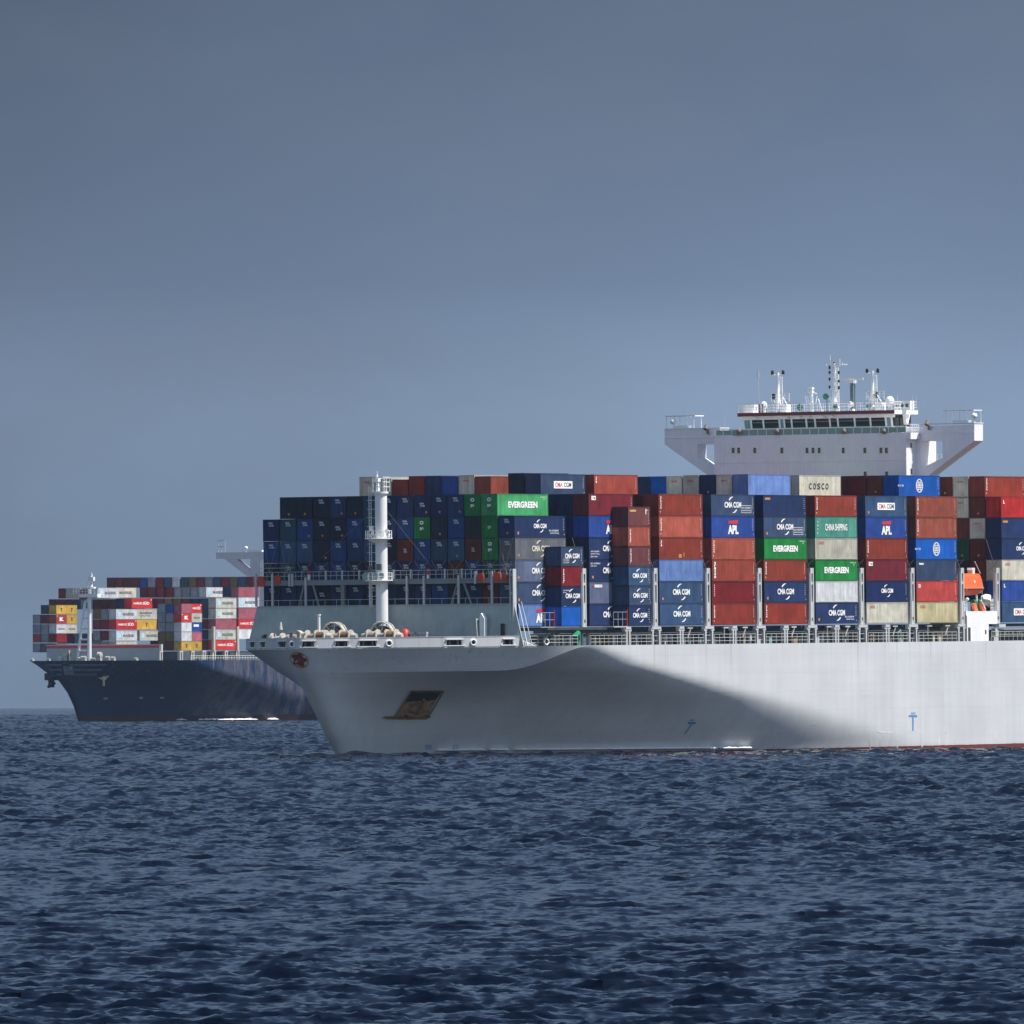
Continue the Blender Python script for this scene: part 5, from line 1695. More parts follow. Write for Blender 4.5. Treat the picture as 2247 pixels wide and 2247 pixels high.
# ================================================================== containers
W0 = 2.438
BODY = {}
def body_mesh(L, H, end):
    key = (L, H, end)
    if key in BODY: return BODY[key]
    mb = MB()
    # corrugated port side
    pit, dep = 0.2785, 0.036
    xs = []
    x = 0.16
    n = int(round((L - 0.32) / pit))
    pit = (L - 0.32) / n
    prof = []
    for i in range(n):
        b = 0.16 + i * pit
        prof += [(b, 0.012), (b + 0.26 * pit, 0.012), (b + 0.5 * pit, 0.012 + dep), (b + 0.76 * pit, 0.012 + dep)]
    prof.append((L - 0.16, 0.012))
    z0, z1 = 0.15, H - 0.11
    vs = [(x, y, z0) for x, y in prof] + [(x, y, z1) for x, y in prof]
    m = len(prof)
    mb.add(vs, [(i, i + 1, m + i + 1, m + i) for i in range(m - 1)], 0)
    # starboard side, roof, floor, aft end
    mb.add([(0.1, W0 - 0.03, z0), (L - 0.1, W0 - 0.03, z0), (L - 0.1, W0 - 0.03, z1), (0.1, W0 - 0.03, z1)], [(3, 2, 1, 0)], 0)
    mb.add([(0.05, 0.05, H - 0.04), (L - 0.05, 0.05, H - 0.04), (L - 0.05, W0 - 0.05, H - 0.04), (0.05, W0 - 0.05, H - 0.04)], [(0, 1, 2, 3)], 0)
    mb.add([(0.05, 0.05, 0.1), (L - 0.05, 0.05, 0.1), (L - 0.05, W0 - 0.05, 0.1), (0.05, W0 - 0.05, 0.1)], [(3, 2, 1, 0)], 0)
    mb.add([(L - 0.03, 0.1, z0), (L - 0.03, W0 - 0.1, z0), (L - 0.03, W0 - 0.1, z1), (L - 0.03, 0.1, z1)], [(0, 1, 2, 3)], 0)
    # fore end
    if end == 'corr':
        n = 9; pe = (W0 - 0.24) / n
        prof = []
        for i in range(n):
            b = 0.12 + i * pe
            prof += [(b, 0.015), (b + 0.28 * pe, 0.015), (b + 0.5 * pe, 0.075), (b + 0.78 * pe, 0.075)]
        prof.append((W0 - 0.12, 0.015))
        vs = [(x, y, z0) for y, x in prof] + [(x, y, z1) for y, x in prof]
        m = len(prof)
        mb.add(vs, [(m + i, m + i + 1, i + 1, i) for i in range(m - 1)], 0)
    else:
        mb.add([(0.09, 0.1, z0), (0.09, W0 - 0.1, z0), (0.09, W0 - 0.1, z1), (0.09, 0.1, z1)], [(3, 2, 1, 0)], 0)
    me = mb.mesh('body')
    BODY[key] = me
    return me
FRAME = {}
def frame_mesh(L, H):
    key = (L, H)
    if key in FRAME: return FRAME[key]
    mb = MB()
    t = 0.10
    ins = [0.0]
    ends = [(0.0, 0.15), (L - 0.15, L)]
    if L > 13: ends += [(0.76, 0.94), (L - 0.94, L - 0.76)]
    for x0, x1 in ends:
        for y0, y1 in ((0.0, 0.11), (W0 - 0.11, W0)):
            mb.box(x0, x1, y0, y1, 0.12, H - 0.12)
    for y0, y1 in ((0.002, 0.08), (W0 - 0.08, W0 - 0.002)):
        mb.box(0.15, L - 0.15, y0, y1, 0.02, 0.155); mb.box(0.15, L - 0.15, y0, y1, H - 0.115, H - 0.01)
    for x0, x1 in ((0.002, 0.1), (L - 0.1, L - 0.002)):
        mb.box(x0, x1, 0.11, W0 - 0.11, 0.02, 0.155); mb.box(x0, x1, 0.11, W0 - 0.11, H - 0.115, H - 0.01)
    for x0, x1 in ((-0.006, 0.172), (L - 0.172, L + 0.006)):
        for y0, y1 in ((-0.006, 0.156), (W0 - 0.156, W0 + 0.006)):
            mb.box(x0, x1, y0, y1, 0, 0.118); mb.box(x0, x1, y0, y1, H - 0.118, H)
    me = mb.mesh('frame')
    FRAME[key] = me
    return me
DOOR = {}
def door_mesh(H):
    if H in DOOR: return DOOR[H]
    mb = MB()
    for y0, y1 in ((0.12, W0 / 2 - 0.012), (W0 / 2 + 0.012, W0 - 0.12)):
        mb.box(0.03, 0.075, y0, y1, 0.17, H - 0.13, 0)
        for f in (0.22, 0.78):
            y = y0 + (y1 - y0) * f
            mb.tube((0.01, y, 0.1), (0.01, y, H - 0.08), 0.022, 5, 1)
        for z in (0.5, H * 0.4, H * 0.7):
            mb.box(0.02, 0.028, y0 + 0.02, y1 - 0.02, z, z + 0.06, 0)
    me = mb.mesh('door')
    DOOR[H] = me
    return me

LOGO = {}
def cma(mb, x, z, k=1.0, w=4.7, mi=0, stack=False):
    side_text(mb, 'CMA CGM', x, z, w * k, 0.78 * k, mi=mi, bold=0.035)
    swoosh(mb, x + 0.15 * k, z - 0.05 * k, 1.5 * k, 1.12 * k, 92, 143, 0.11 * k, mi=mi)
    swoosh(mb, x - 0.15 * k, z + 0.05 * k, 1.5 * k, 1.12 * k, 272, 323, 0.11 * k, mi=mi)
def ids(mb, L, H, mi=0, n=5, z0=0.9, col=None):
    """the small vertical column of marks at the aft end of a side"""
    r = random.Random(int(L * 100) + n)
    z = H - 0.45
    x = L - 0.55
    while z > H - 0.45 - n * 0.3:
        w = 0.05 + 0.05 * r.random()
        quad(mb, x - w, x + w, z - 0.07, z + 0.05, mi=mi); z -= 0.27
    quad(mb, L - 0.42, L - 0.28, 0.35, 0.5, mi=mi)
def logo_mesh(mark, L, H):
    key = (mark, L, H)
    if key in LOGO: return LOGO[key]
    mb = MB()
    mats = [WHITE_CLEAN]
    cx, cz = L / 2, H / 2
    ms = mark.split('+')
    k = 1.0 if L > 10 else 0.83
    for m in ms:
        if m == 'cma': cma(mb, cx if L > 10 else cx, cz + 0.05, k)
        elif m == 'cmas': cma(mb, cx, cz + 0.1, 0.78, 4.4)           # narrower lettering
        elif m == 'cmay':
            mats = [mat('faded_lettering', (0.70, 0.64, 0.50), 0.6)]; cma(mb, cx, cz + 0.05, 1.0)
        elif m == 'eco':                                            # two lines in a frame, aft
            x0, x1, z0, z1 = cx + 2.3, cx + 5.2, 0.42, 1.42
            for q_ in ((x0, x1, z0, z0 + 0.05), (x0, x1, z1 - 0.05, z1), (x0, x0 + 0.05, z0, z1), (x1 - 0.05, x1, z0, z1)):
                quad(mb, *q_)
            side_text(mb, 'eco container', (x0 + x1) / 2, 1.14, 2.5, 0.30); side_text(mb, 'bamboo flooring', (x0 + x1) / 2, 0.74, 2.5, 0.30)
        elif m == 'eco2':
            side_text(mb, 'eco container', cx + 3.7, 0.98, 2.6, 0.30); side_text(mb, 'bamboo flooring', cx + 3.9, 0.6, 2.3, 0.28)
        elif m == 'lowleft':
            for i, t in enumerate(('eco container', 'bamboo flooring', 'light steel')):
                side_text(mb, t, 1.6 - 0.15 * i * (i > 1), 1.12 - 0.36 * i, 2.3 - 0.5 * (i == 2), 0.25)
        elif m == 'topleft':
            side_text(mb, 'eco container', 1.7, H - 0.45, 2.7, 0.27); side_text(mb, 'light steel', 1.2, H - 0.82, 1.5, 0.25)
        elif m == 'fineleft':
            for i in range(3): side_text(mb, 'eco container', 1.4, 0.95 - 0.24 * i, 1.6, 0.16)
        elif m == 'finetop':
            side_text(mb, 'eco container', 1.3, H - 0.5, 1.7, 0.2); side_text(mb, 'light steel', 0.9, H - 0.8, 0.9, 0.18)
        elif m == 'cmabox':
            w, h = 5.1, 0.98
            mats = [WHITE_CLEAN, REDT, BLACKT]
            quad(mb, cx - w / 2, cx + w / 2, cz - h / 2, cz + h / 2)
            side_text(mb, 'CMA', cx - w * 0.235, cz, w * 0.40, h * 0.66, y=-0.02, mi=1, bold=0.02); side_text(mb, 'CGM', cx + w * 0.235, cz, w * 0.40, h * 0.66, y=-0.02, mi=2, bold=0.02)
        elif m == 'apl':
            mats = [WHITE_CLEAN, REDT]
            side_text(mb, 'APL', cx, cz - 0.36, 2.95, 1.22, bold=0.05)
            mb.add([(cx - 1.35, -0.012, cz + 0.42), (cx + 1.3, -0.012, cz + 0.42), (cx + 1.45, -0.012, cz + 0.95), (cx - 1.3, -0.012, cz + 0.80)], [(0, 1, 2, 3)], 1)
            for i in range(3): quad(mb, cx - 0.9 + i * 0.1, cx + 1.1, cz + 0.50 + i * 0.12, cz + 0.53 + i * 0.12, y=-0.02, mi=0) if False else None
        elif m == 'ever':
            side_text(mb, 'EVERGREEN', cx, cz + 0.02, 7.0 * (L / 12.19), 0.86, bold=0.045)
            side_text(mb, '45G1', L - 1.35, H - 0.42, 1.6, 0.18); side_text(mb, '22', L - 1.1, H - 0.7, 0.4, 0.18)
        elif m == 'triton':
            side_text(mb, 'TRITON', 0.62, H * 0.58, 0.36, 1.75, rot=False, bold=0.02) if False else None
            for i, ch in enumerate('triton'):
                side_text(mb, ch, 0.62, H - 0.42 - i * 0.29, 0.27, 0.24, bold=0.05)
            quad(mb, 0.4, 0.55, 0.42, 0.56)
        elif m == 'tritonbig':
            for i, ch in enumerate('triton'):
                side_text(mb, ch, 0.75, H - 0.42 - i * 0.38, 0.46, 0.34, bold=0.05)
        elif m == 'tritonshort':
            for i, ch in enumerate('tri'):
                side_text(mb, ch, 0.62, H - 0.42 - i * 0.3, 0.30, 0.25, bold=0.05)
        elif m == 'cosco':
            mats = [BLACKT]
            for i, ch in enumerate('COSCO'):
                side_text(mb, ch, cx - 0.4 + (i - 2) * 1.22, cz - 0.05, 0.82, 0.86, bold=0.02)
        elif m == 'globe':
            n = 20
            rr_ = 0.78
            vs = [(cx, -0.012, cz)] + [(cx + 1.25 * rr_ * math.cos(2 * math.pi * i / n), -0.012, cz + 0.95 * rr_ * math.sin(2 * math.pi * i / n)) for i in range(n)]
            for r0, r1 in ((0.86, 1.0),):
                ring = []
                for i in range(n):
                    c_, s_ = math.cos(2 * math.pi * i / n), math.sin(2 * math.pi * i / n)
                    ring += [(cx + 1.05 * r0 * c_, -0.012, cz + 0.95 * r0 * s_), (cx + 1.05 * r1 * c_, -0.012, cz + 0.95 * r1 * s_)]
                mb.add(ring, [(2 * i, 2 * i + 1, (2 * i + 3) % (2 * n), (2 * i + 2) % (2 * n)) for i in range(n)], 0)
            for zz in (-0.5, 0.5): quad(mb, cx - 0.85, cx + 0.85, cz + zz - 0.05, cz + zz + 0.05)
            for xx in (-0.35, 0.35): quad(mb, cx + xx - 0.05, cx + xx + 0.05, cz - 0.85, cz - 0.3); quad(mb, cx + xx - 0.05, cx + xx + 0.05, cz + 0.35, cz + 0.85)
            side_text(mb, 'COSCO', cx, cz + 0.12, 2.0, 0.42, bold=0.05, y=-0.02); side_text(mb, 'SHIPPING', cx, cz - 0.24, 1.9, 0.22, bold=0.04, y=-0.02)
            side_text(mb, 'COSCO', 0.55, cz, 1.7, 0.28, rot=True)
        elif m == 'oocl':
            mats = [REDT]
            side_text(mb, 'OOCL', 1.85, H - 0.62, 1.45, 0.40, bold=0.02)
        elif m == 'china':
            side_text(mb, 'CHINA SHIPPING', cx, cz + 0.02, 6.4, 0.92, bold=0.02)
            for i, ch in enumerate('CSCL'): side_text(mb, ch, 0.75, H - 0.7 - i * 0.5, 0.35, 0.24, bold=0.03)
        elif m == 'seaco':
            mats = [WHITE_CLEAN, REDT]
            side_text(mb, 'seaco', 2.4, H - 0.55, 2.1, 0.42, bold=0.04); quad(mb, 0.9, 1.25, H - 0.72, H - 0.4, mi=1)
        elif m == 'tex':
            mats = [YELT, WHITE_CLEAN]
            side_text(mb, 'textainer', 1.35, H - 0.5, 1.8, 0.36, bold=0.04)
            quad(mb, L - 1.3, L - 1.1, H - 1.0, H - 0.3, mi=1); quad(mb, L - 1.0, L - 0.85, H - 0.55, H - 0.35, mi=1)
        elif m == 'tile':
            mats = [WHITE_CLEAN, YELT, BLACKT]
            quad(mb, 0.75, 1.95, H - 0.85, H - 0.3); quad(mb, 0.95, 1.5, H - 0.62, H - 0.42, y=-0.02, mi=1); quad(mb, 1.5, 1.8, H - 0.72, H - 0.5, y=-0.02, mi=2)
        elif m == 'orange':
            mats = [ORMARK]
            quad(mb, 0.45, 1.95, H - 0.68, H - 0.38)
        elif m == 'whitetop':
            side_text(mb, 'tex', 1.55, H - 0.55, 1.5, 0.32, bold=0.05)
        elif m == 'dot':
            side_text(mb, 'D', 0.8, H - 0.72, 0.45, 0.5, bold=0.05); side_text(mb, 'l', 1.15, H - 0.72, 0.12, 0.5, bold=0.05)
        elif m == 'l':
            side_text(mb, 'L', 0.8, H - 0.7, 0.5, 0.5, bold=0.05)
        elif m == 'yl':                                             # orange placard low at the fore end
            mats = mats + [ORMARK]; mi = len(mats) - 1
            quad(mb, 0.75, 1.15, 0.42, 0.78, mi=mi)
        elif m == 'patch':
            mats = mats + [ORMARK]; mi = len(mats) - 1
            quad(mb, 5.4, 6.2, 0.22, 0.7, mi=mi); quad(mb, 6.7, 6.95, 0.35, 0.9, mi=mi)
        elif m == 'rowleft':
            for i in range(6): quad(mb, 0.6, 0.75, H - 0.6 - i * 0.28, H - 0.45 - i * 0.28)
        elif m == 'mk':                                             # far ship marks
            mats = [SKYBLUE, mat('grey_lettering', (0.12, 0.14, 0.17), 0.6)]
            s_ = min(1.0, L / 12)
            quad(mb, 0.9 * s_, 2.7 * s_, cz - 0.75, cz + 0.75, mi=0)
            side_text(mb, 'MAERSK', L * 0.60, cz, L * 0.55, 0.8, mi=1, bold=0.03)
        elif m == 'mk2':
            mats = [mat('grey_lettering', (0.12, 0.14, 0.17), 0.6)]
            side_text(mb, 'MAERSK', L * 0.5, cz, L * 0.62, 0.8, mi=0, bold=0.03)
        elif m == 'mk3':
            mats = [mat('grey_lettering', (0.12, 0.14, 0.17), 0.6)]
            side_text(mb, 'MAERSK', L * 0.48, cz + 0.35, L * 0.62, 0.55, mi=0, bold=0.03); side_text(mb, 'SEALAND', L * 0.45, cz - 0.45, L * 0.5, 0.4, mi=0)
        elif m == 'hs':
            side_text(mb, 'HAMBURG', L * 0.30, cz, L * 0.42, 0.62, bold=0.02); side_text(mb, 'S\u00dcD', L * 0.70, cz + 0.1, L * 0.30, 0.95, bold=0.03)
            quad(mb, L - 0.9, L - 0.45, H - 0.6, H - 0.3)
        elif m == 'msc':
            mats = [BLACKT]
            side_text(mb, 'm', cx, cz + 0.32, 0.9, 0.42, bold=0.05); side_text(mb, 'sc', cx, cz - 0.25, 0.6, 0.6, bold=0.05)
        elif m == 'blob':
            side_text(mb, 'K', cx, cz, 2.4, 1.0, bold=0.12); quad(mb, 0.3, 0.7, H - 0.5, H - 0.25)
        elif m == 'bar':
            quad(mb, 1.2, 4.2, H - 1.2, H - 0.55)
        elif m == 'line':
            mats = [mat('grey_lettering', (0.12, 0.14, 0.17), 0.6)]
            side_text(mb, 'SEALAND', cx, cz, L * 0.6, 0.5, bold=0.03)
        elif m == 'plain':
            pass
    me = mb.mesh('lettering') if mb.v else None
    LOGO[key] = (me, mats)
    return LOGO[key]
MARKS = {}
def marks_mesh(L, H):
    if (L, H) not in MARKS:
        mb = MB(); ids(mb, L, H); MARKS[(L, H)] = mb.mesh('id_marking')
    return MARKS[(L, H)]
ENDL = {}
def end_mesh(mark):
    if mark in ENDL: return ENDL[mark]
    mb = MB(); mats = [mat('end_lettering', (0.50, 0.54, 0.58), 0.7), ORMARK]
    c = W0 / 2
    xx = -0.03
    for m in mark.split('+'):
        if m == 'c':
            end_text(mb, 'CMA', c + 0.02, 2.38, 0.72, 0.26, xx, bold=0.08); end_text(mb, 'CGM', c - 0.08, 2.06, 0.72, 0.26, xx, bold=0.08)
        elif m == 'cm':
            end_text(mb, 'CMA', c + 0.02, 1.75, 0.72, 0.26, xx, bold=0.08); end_text(mb, 'CGM', c - 0.08, 1.43, 0.72, 0.26, xx, bold=0.08)
        elif m == 'e':
            mats = [WHITE_CLEAN, ORMARK]
            end_text(mb, 'O', c, 2.15, 0.62, 0.52, xx, bold=0.06); end_text(mb, 'EG', c, 1.35, 0.55, 0.40, xx, bold=0.08)
        elif m == 'e1':
            end_text(mb, 'EG', c, 1.40, 0.5, 0.45, xx, bold=0.08)
        elif m == 't':
            end_text(mb, 'TR', c, 1.55, 0.5, 0.25, xx, bold=0.05); end_text(mb, 'TN', c, 1.25, 0.5, 0.25, xx, bold=0.05)
        elif m == 'r':
            mats = [REDT, ORMARK]
            end_text(mb, 'OOCL', c, 2.15, 0.95, 0.24, xx, bold=0.03)
        elif m == 'y':
            y = c - 0.15; z = 0.62; d = 0.2
            mb.add([(xx, y - d, z), (xx, y, z - d), (xx, y + d, z), (xx, y, z + d)], [(0, 1, 2, 3)], 1)
        elif m == 'yr':
            y = c - 0.65; z = 0.62; d = 0.2
            mb.add([(xx, y - d, z), (xx, y, z - d), (xx, y + d, z), (xx, y, z + d)], [(0, 1, 2, 3)], 1)
    me = mb.mesh('end_marks') if mb.v else None
    ENDL[mark] = (me, mats)
    return ENDL[mark]

ORD = ['zeroth', 'first', 'second', 'third', 'fourth', 'fifth', 'sixth', 'seventh', 'eighth', 'ninth', 'tenth', 'eleventh', 'twelfth', 'thirteenth', 'fourteenth', 'fifteenth', 'sixteenth', 'seventeenth', 'eighteenth', 'nineteenth']
NBOX = 0
GEOM = {}
def container(a, s, z, L, key, side=None, fore='door', end=None, H=2.896, label='', pose=NEAR, group='containers stacked on the near ship', simple=False):
    """one box: Empty at its lower fore port corner, parts body, frame, door and lettering"""
    global NBOX
    NBOX += 1
    M = pose.M @ Matrix.Translation((a, s, z))
    # boxes never sit perfectly true
    j = random.Random(NBOX)
    M = M @ Matrix.Translation((j.uniform(-0.05, 0.05), j.uniform(-0.025, 0.025), 0))
    r = empty('shipping_container', M)
    tag(r, label, 'container', group)
    b = bpy.data.objects.new('body', body_mesh(L, H, fore)); COL.objects.link(b); b.parent = r
    if not b.data.materials: b.data.materials.append(None)
    b.material_slots[0].link = 'OBJECT'; b.material_slots[0].material = paint(key)
    f = bpy.data.objects.new('frame', frame_mesh(L, H)); COL.objects.link(f); f.parent = r
    if not f.data.materials: f.data.materials.append(None)
    f.material_slots[0].link = 'OBJECT'; f.material_slots[0].material = frame_paint(key)
    if fore == 'door' and not simple:
        d = bpy.data.objects.new('door', door_mesh(H)); COL.objects.link(d); d.parent = r
        while len(d.data.materials) < 2: d.data.materials.append(None)
        d.material_slots[0].link = 'OBJECT'; d.material_slots[0].material = paint(key)
        d.material_slots[1].link = 'OBJECT'; d.material_slots[1].material = frame_paint(key)
    if side:
        me, mats = logo_mesh(side, L, H)
        if me:
            l = link('lettering', me, mats, r)
        if not simple and side.split('+')[0] not in ('plain', 'cosco', 'ever', 'oocl'):
            link('id_marking', marks_mesh(L, H), [mat('id_paint', (0.50, 0.47, 0.44), 0.7, wear=0.2)], r)
    if end:
        me, mats = end_mesh(end)
        if me: link('end_marks', me, mats, r)
    return r

WORD = {'cma': 'white crescent lettering', 'cmas': 'small crescent lettering', 'cmay': 'yellowed crescent lettering', 'cmabox': 'boxed red lettering', 'apl': 'three large white letters',
        'ever': 'long white lettering', 'triton': 'stacked white letters', 'tritonbig': 'large stacked letters', 'tritonshort': 'short white marks', 'cosco': 'spaced black letters', 'globe': 'white globe emblem',
        'oocl': 'small red lettering', 'china': 'tall thin lettering', 'seaco': 'white word', 'tex': 'yellow word', 'tile': 'small white tile', 'orange': 'orange label',
        'whitetop': 'small white word', 'dot': 'tiny white letters', 'l': 'single white letter', 'plain': 'blank side', 'rowleft': 'faint marks'}
def word(side):
    return WORD.get((side or 'plain').split('+')[0], 'blank side')
def lab_side(key, side, tier, where):
    return f"{NAMES[key]} container, {word(side)}, {tier}, {where}"

def build_near_boxes():
    tiers = ['bottom tier', 'second tier up', 'third tier up', 'fourth tier up', 'fifth tier up', 'sixth tier up']
    # sides, bottom tier first
    S_ = {
        2: [('navy', 'cma'), ('lavender', 'seaco'), ('navy', 'cma+topleft+yl'), ('navy', 'cma+lowleft'), ('royal', 'apl'), ('maroon', 'tile')],
        3: [('steel', 'cma'), ('steel', 'cma+yl'), ('light_blue', 'plain'), ('brick', 'tritonshort+patch'), ('salmon', 'triton'), ('brick', 'triton')],
        4: [('rust_red', 'triton'), ('dark_red', 'rowleft'), ('terracotta', 'tritonbig'), ('salmon', 'triton'), ('royal', 'apl'), ('slate', 'cma+eco')],
        5: [('rust_red', 'triton'), ('navy', 'cma+yl'), ('brick', 'triton'), ('green', 'ever'), ('slate', 'cma+eco+yl'), ('navy', 'orange')],
        6: [('navy', 'cma+eco2+yl'), ('white', 'rowleft'), ('green', 'ever'), ('cream', 'oocl'), ('teal', 'china'), ('brick', 'triton')],
        7: [('cream', 'oocl'), ('deep_navy', 'cmas'), ('maroon', 'tile'), ('brick', 'triton'), ('royal', 'apl'), ('steel', 'cmabox+yl')],
        8: [('tan', 'oocl'), ('red', 'dot'), ('slate', 'whitetop'), ('bright_blue', 'globe'), ('orange_brown', 'triton'), ('orange_brown', 'triton')],
        9: [('steel', 'cmabox'), ('royal', 'l'), ('cream', 'oocl'), ('navy', 'cmas'), ('navy', 'orange'), ('bright_red', 'l')],
    }
    where = {2: 'side wall aft of bow bay', 3: 'first full-width stack from bow', 4: 'second full-width stack from bow', 5: 'third full-width stack from bow',
             6: 'fourth full-width stack from bow', 7: 'fifth full-width stack from bow', 8: 'side stack left of lifeboat', 9: 'side stack right of lifeboat'}
    for b, col in S_.items():
        for t, (key, side) in enumerate(col):
            s = RR if b == 2 else 0.0
            fore = 'corr' if key in ('teal', 'white') else 'door'
            container(BAY[b], s, ZB + t * HH, 12.192, key, side, fore, None, label=lab_side(key, side, tiers[t], where[b]))
    # the bow bay, 45 foot boxes at its outer rows
    col = [('light_blue', 'apl'), ('slate', 'cma+yl'), ('lavender', 'cma+yl'), ('mid_grey', 'cmay+yl'), ('navy', 'cmas+eco2+yl')]
    ends = ['c', 'c', 'c', 'c', 'c+y']
    for t, (key, side) in enumerate(col):
        L = 12.192 if t == 0 else 13.716
        fk = key
        container(BAY[1] + (0.9 if t == 0 else 0), 2 * RR, ZB + t * HH, L, key, side, 'door', ends[t] if t else None,
                  label=lab_side(key, side, tiers[t], 'port side wall of the bow bay'))
    # front wall of the bow bay: columns counted from the left in the picture
    G = {
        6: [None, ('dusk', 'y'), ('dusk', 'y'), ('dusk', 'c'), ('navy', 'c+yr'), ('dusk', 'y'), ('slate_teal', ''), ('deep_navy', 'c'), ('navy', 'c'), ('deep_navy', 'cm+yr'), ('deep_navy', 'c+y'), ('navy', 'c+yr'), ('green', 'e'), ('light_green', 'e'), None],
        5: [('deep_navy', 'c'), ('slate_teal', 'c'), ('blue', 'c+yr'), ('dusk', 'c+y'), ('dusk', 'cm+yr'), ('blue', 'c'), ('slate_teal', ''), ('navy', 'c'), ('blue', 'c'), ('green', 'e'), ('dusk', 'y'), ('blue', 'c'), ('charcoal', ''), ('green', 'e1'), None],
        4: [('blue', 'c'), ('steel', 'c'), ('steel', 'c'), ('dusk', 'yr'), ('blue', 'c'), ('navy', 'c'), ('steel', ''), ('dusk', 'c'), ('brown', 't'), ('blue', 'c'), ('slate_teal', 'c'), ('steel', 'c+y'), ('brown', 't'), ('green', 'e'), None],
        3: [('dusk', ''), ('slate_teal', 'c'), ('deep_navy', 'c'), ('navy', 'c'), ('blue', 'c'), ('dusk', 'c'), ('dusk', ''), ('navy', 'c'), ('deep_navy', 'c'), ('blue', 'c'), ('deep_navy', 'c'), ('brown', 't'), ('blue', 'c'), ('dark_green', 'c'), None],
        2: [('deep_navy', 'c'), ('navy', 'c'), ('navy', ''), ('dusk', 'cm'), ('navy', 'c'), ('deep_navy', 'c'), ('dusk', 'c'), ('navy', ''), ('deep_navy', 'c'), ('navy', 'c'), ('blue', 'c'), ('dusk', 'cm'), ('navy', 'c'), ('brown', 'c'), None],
    }
    rown = {6: 'top row', 5: 'second row', 4: 'third row', 3: 'fourth row', 2: 'lashing bridge row'}
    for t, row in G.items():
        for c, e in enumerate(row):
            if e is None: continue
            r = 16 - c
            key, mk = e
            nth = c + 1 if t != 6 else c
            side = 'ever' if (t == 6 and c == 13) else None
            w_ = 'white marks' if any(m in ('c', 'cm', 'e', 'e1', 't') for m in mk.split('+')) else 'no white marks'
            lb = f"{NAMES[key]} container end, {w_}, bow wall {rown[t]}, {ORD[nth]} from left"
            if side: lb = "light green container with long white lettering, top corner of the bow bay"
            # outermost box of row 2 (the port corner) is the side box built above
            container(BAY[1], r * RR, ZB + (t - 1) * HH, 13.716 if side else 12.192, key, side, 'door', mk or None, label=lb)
    # 20 foot stacks one row further out
    for b, s, a, cells, wh in ((1, RR, -22.25, [('bright_blue', 'plain'), ('navy', 'cma+finetop'), ('dark_red', 'triton'), ('slate', 'cma+fineleft')], 'short four-high bow stack'),
                               (2, 0.0, -8.45, [('navy', 'cma'), ('slate', 'cma'), ('steel', 'cma'), ('mauve', 'triton'), ('salmon', 'triton'), ('mauve', 'tex')], 'short six-high stack behind bow')):
        for t, (key, side) in enumerate(cells):
            container(a, s, ZB + t * 2.637, 6.058, key, side, 'door', None, H=2.591, label=lab_side(key, side, tiers[t], wh))
    # forward ends seen in the gap behind the bow bay
    for r, t, key in ((2, 6, 'deep_navy'), (3, 6, 'deep_navy'), (4, 6, 'dusk'), (2, 5, 'navy'), (3, 5, 'dusk'), (2, 4, 'dusk'), (2, 3, 'dusk')):
        container(BAY[2], r * RR, ZB + (t - 1) * HH, 12.192, key, None, 'corr' if r == 2 and t == 6 else 'door', None,
                  label=f"{NAMES[key]} container end in gap behind bow bay, {tiers[t - 1]}, {ORD[r - 1]} inward")
    container(BAY[3], RR, ZB + 5 * HH, 12.192, 'brown', None, 'door', None, label='brown container end in the dark gap above the short six-high stack')
    # top tier, further inboard
    T = ZB + 6 * HH + 0.02
    top = 'on the very top tier'
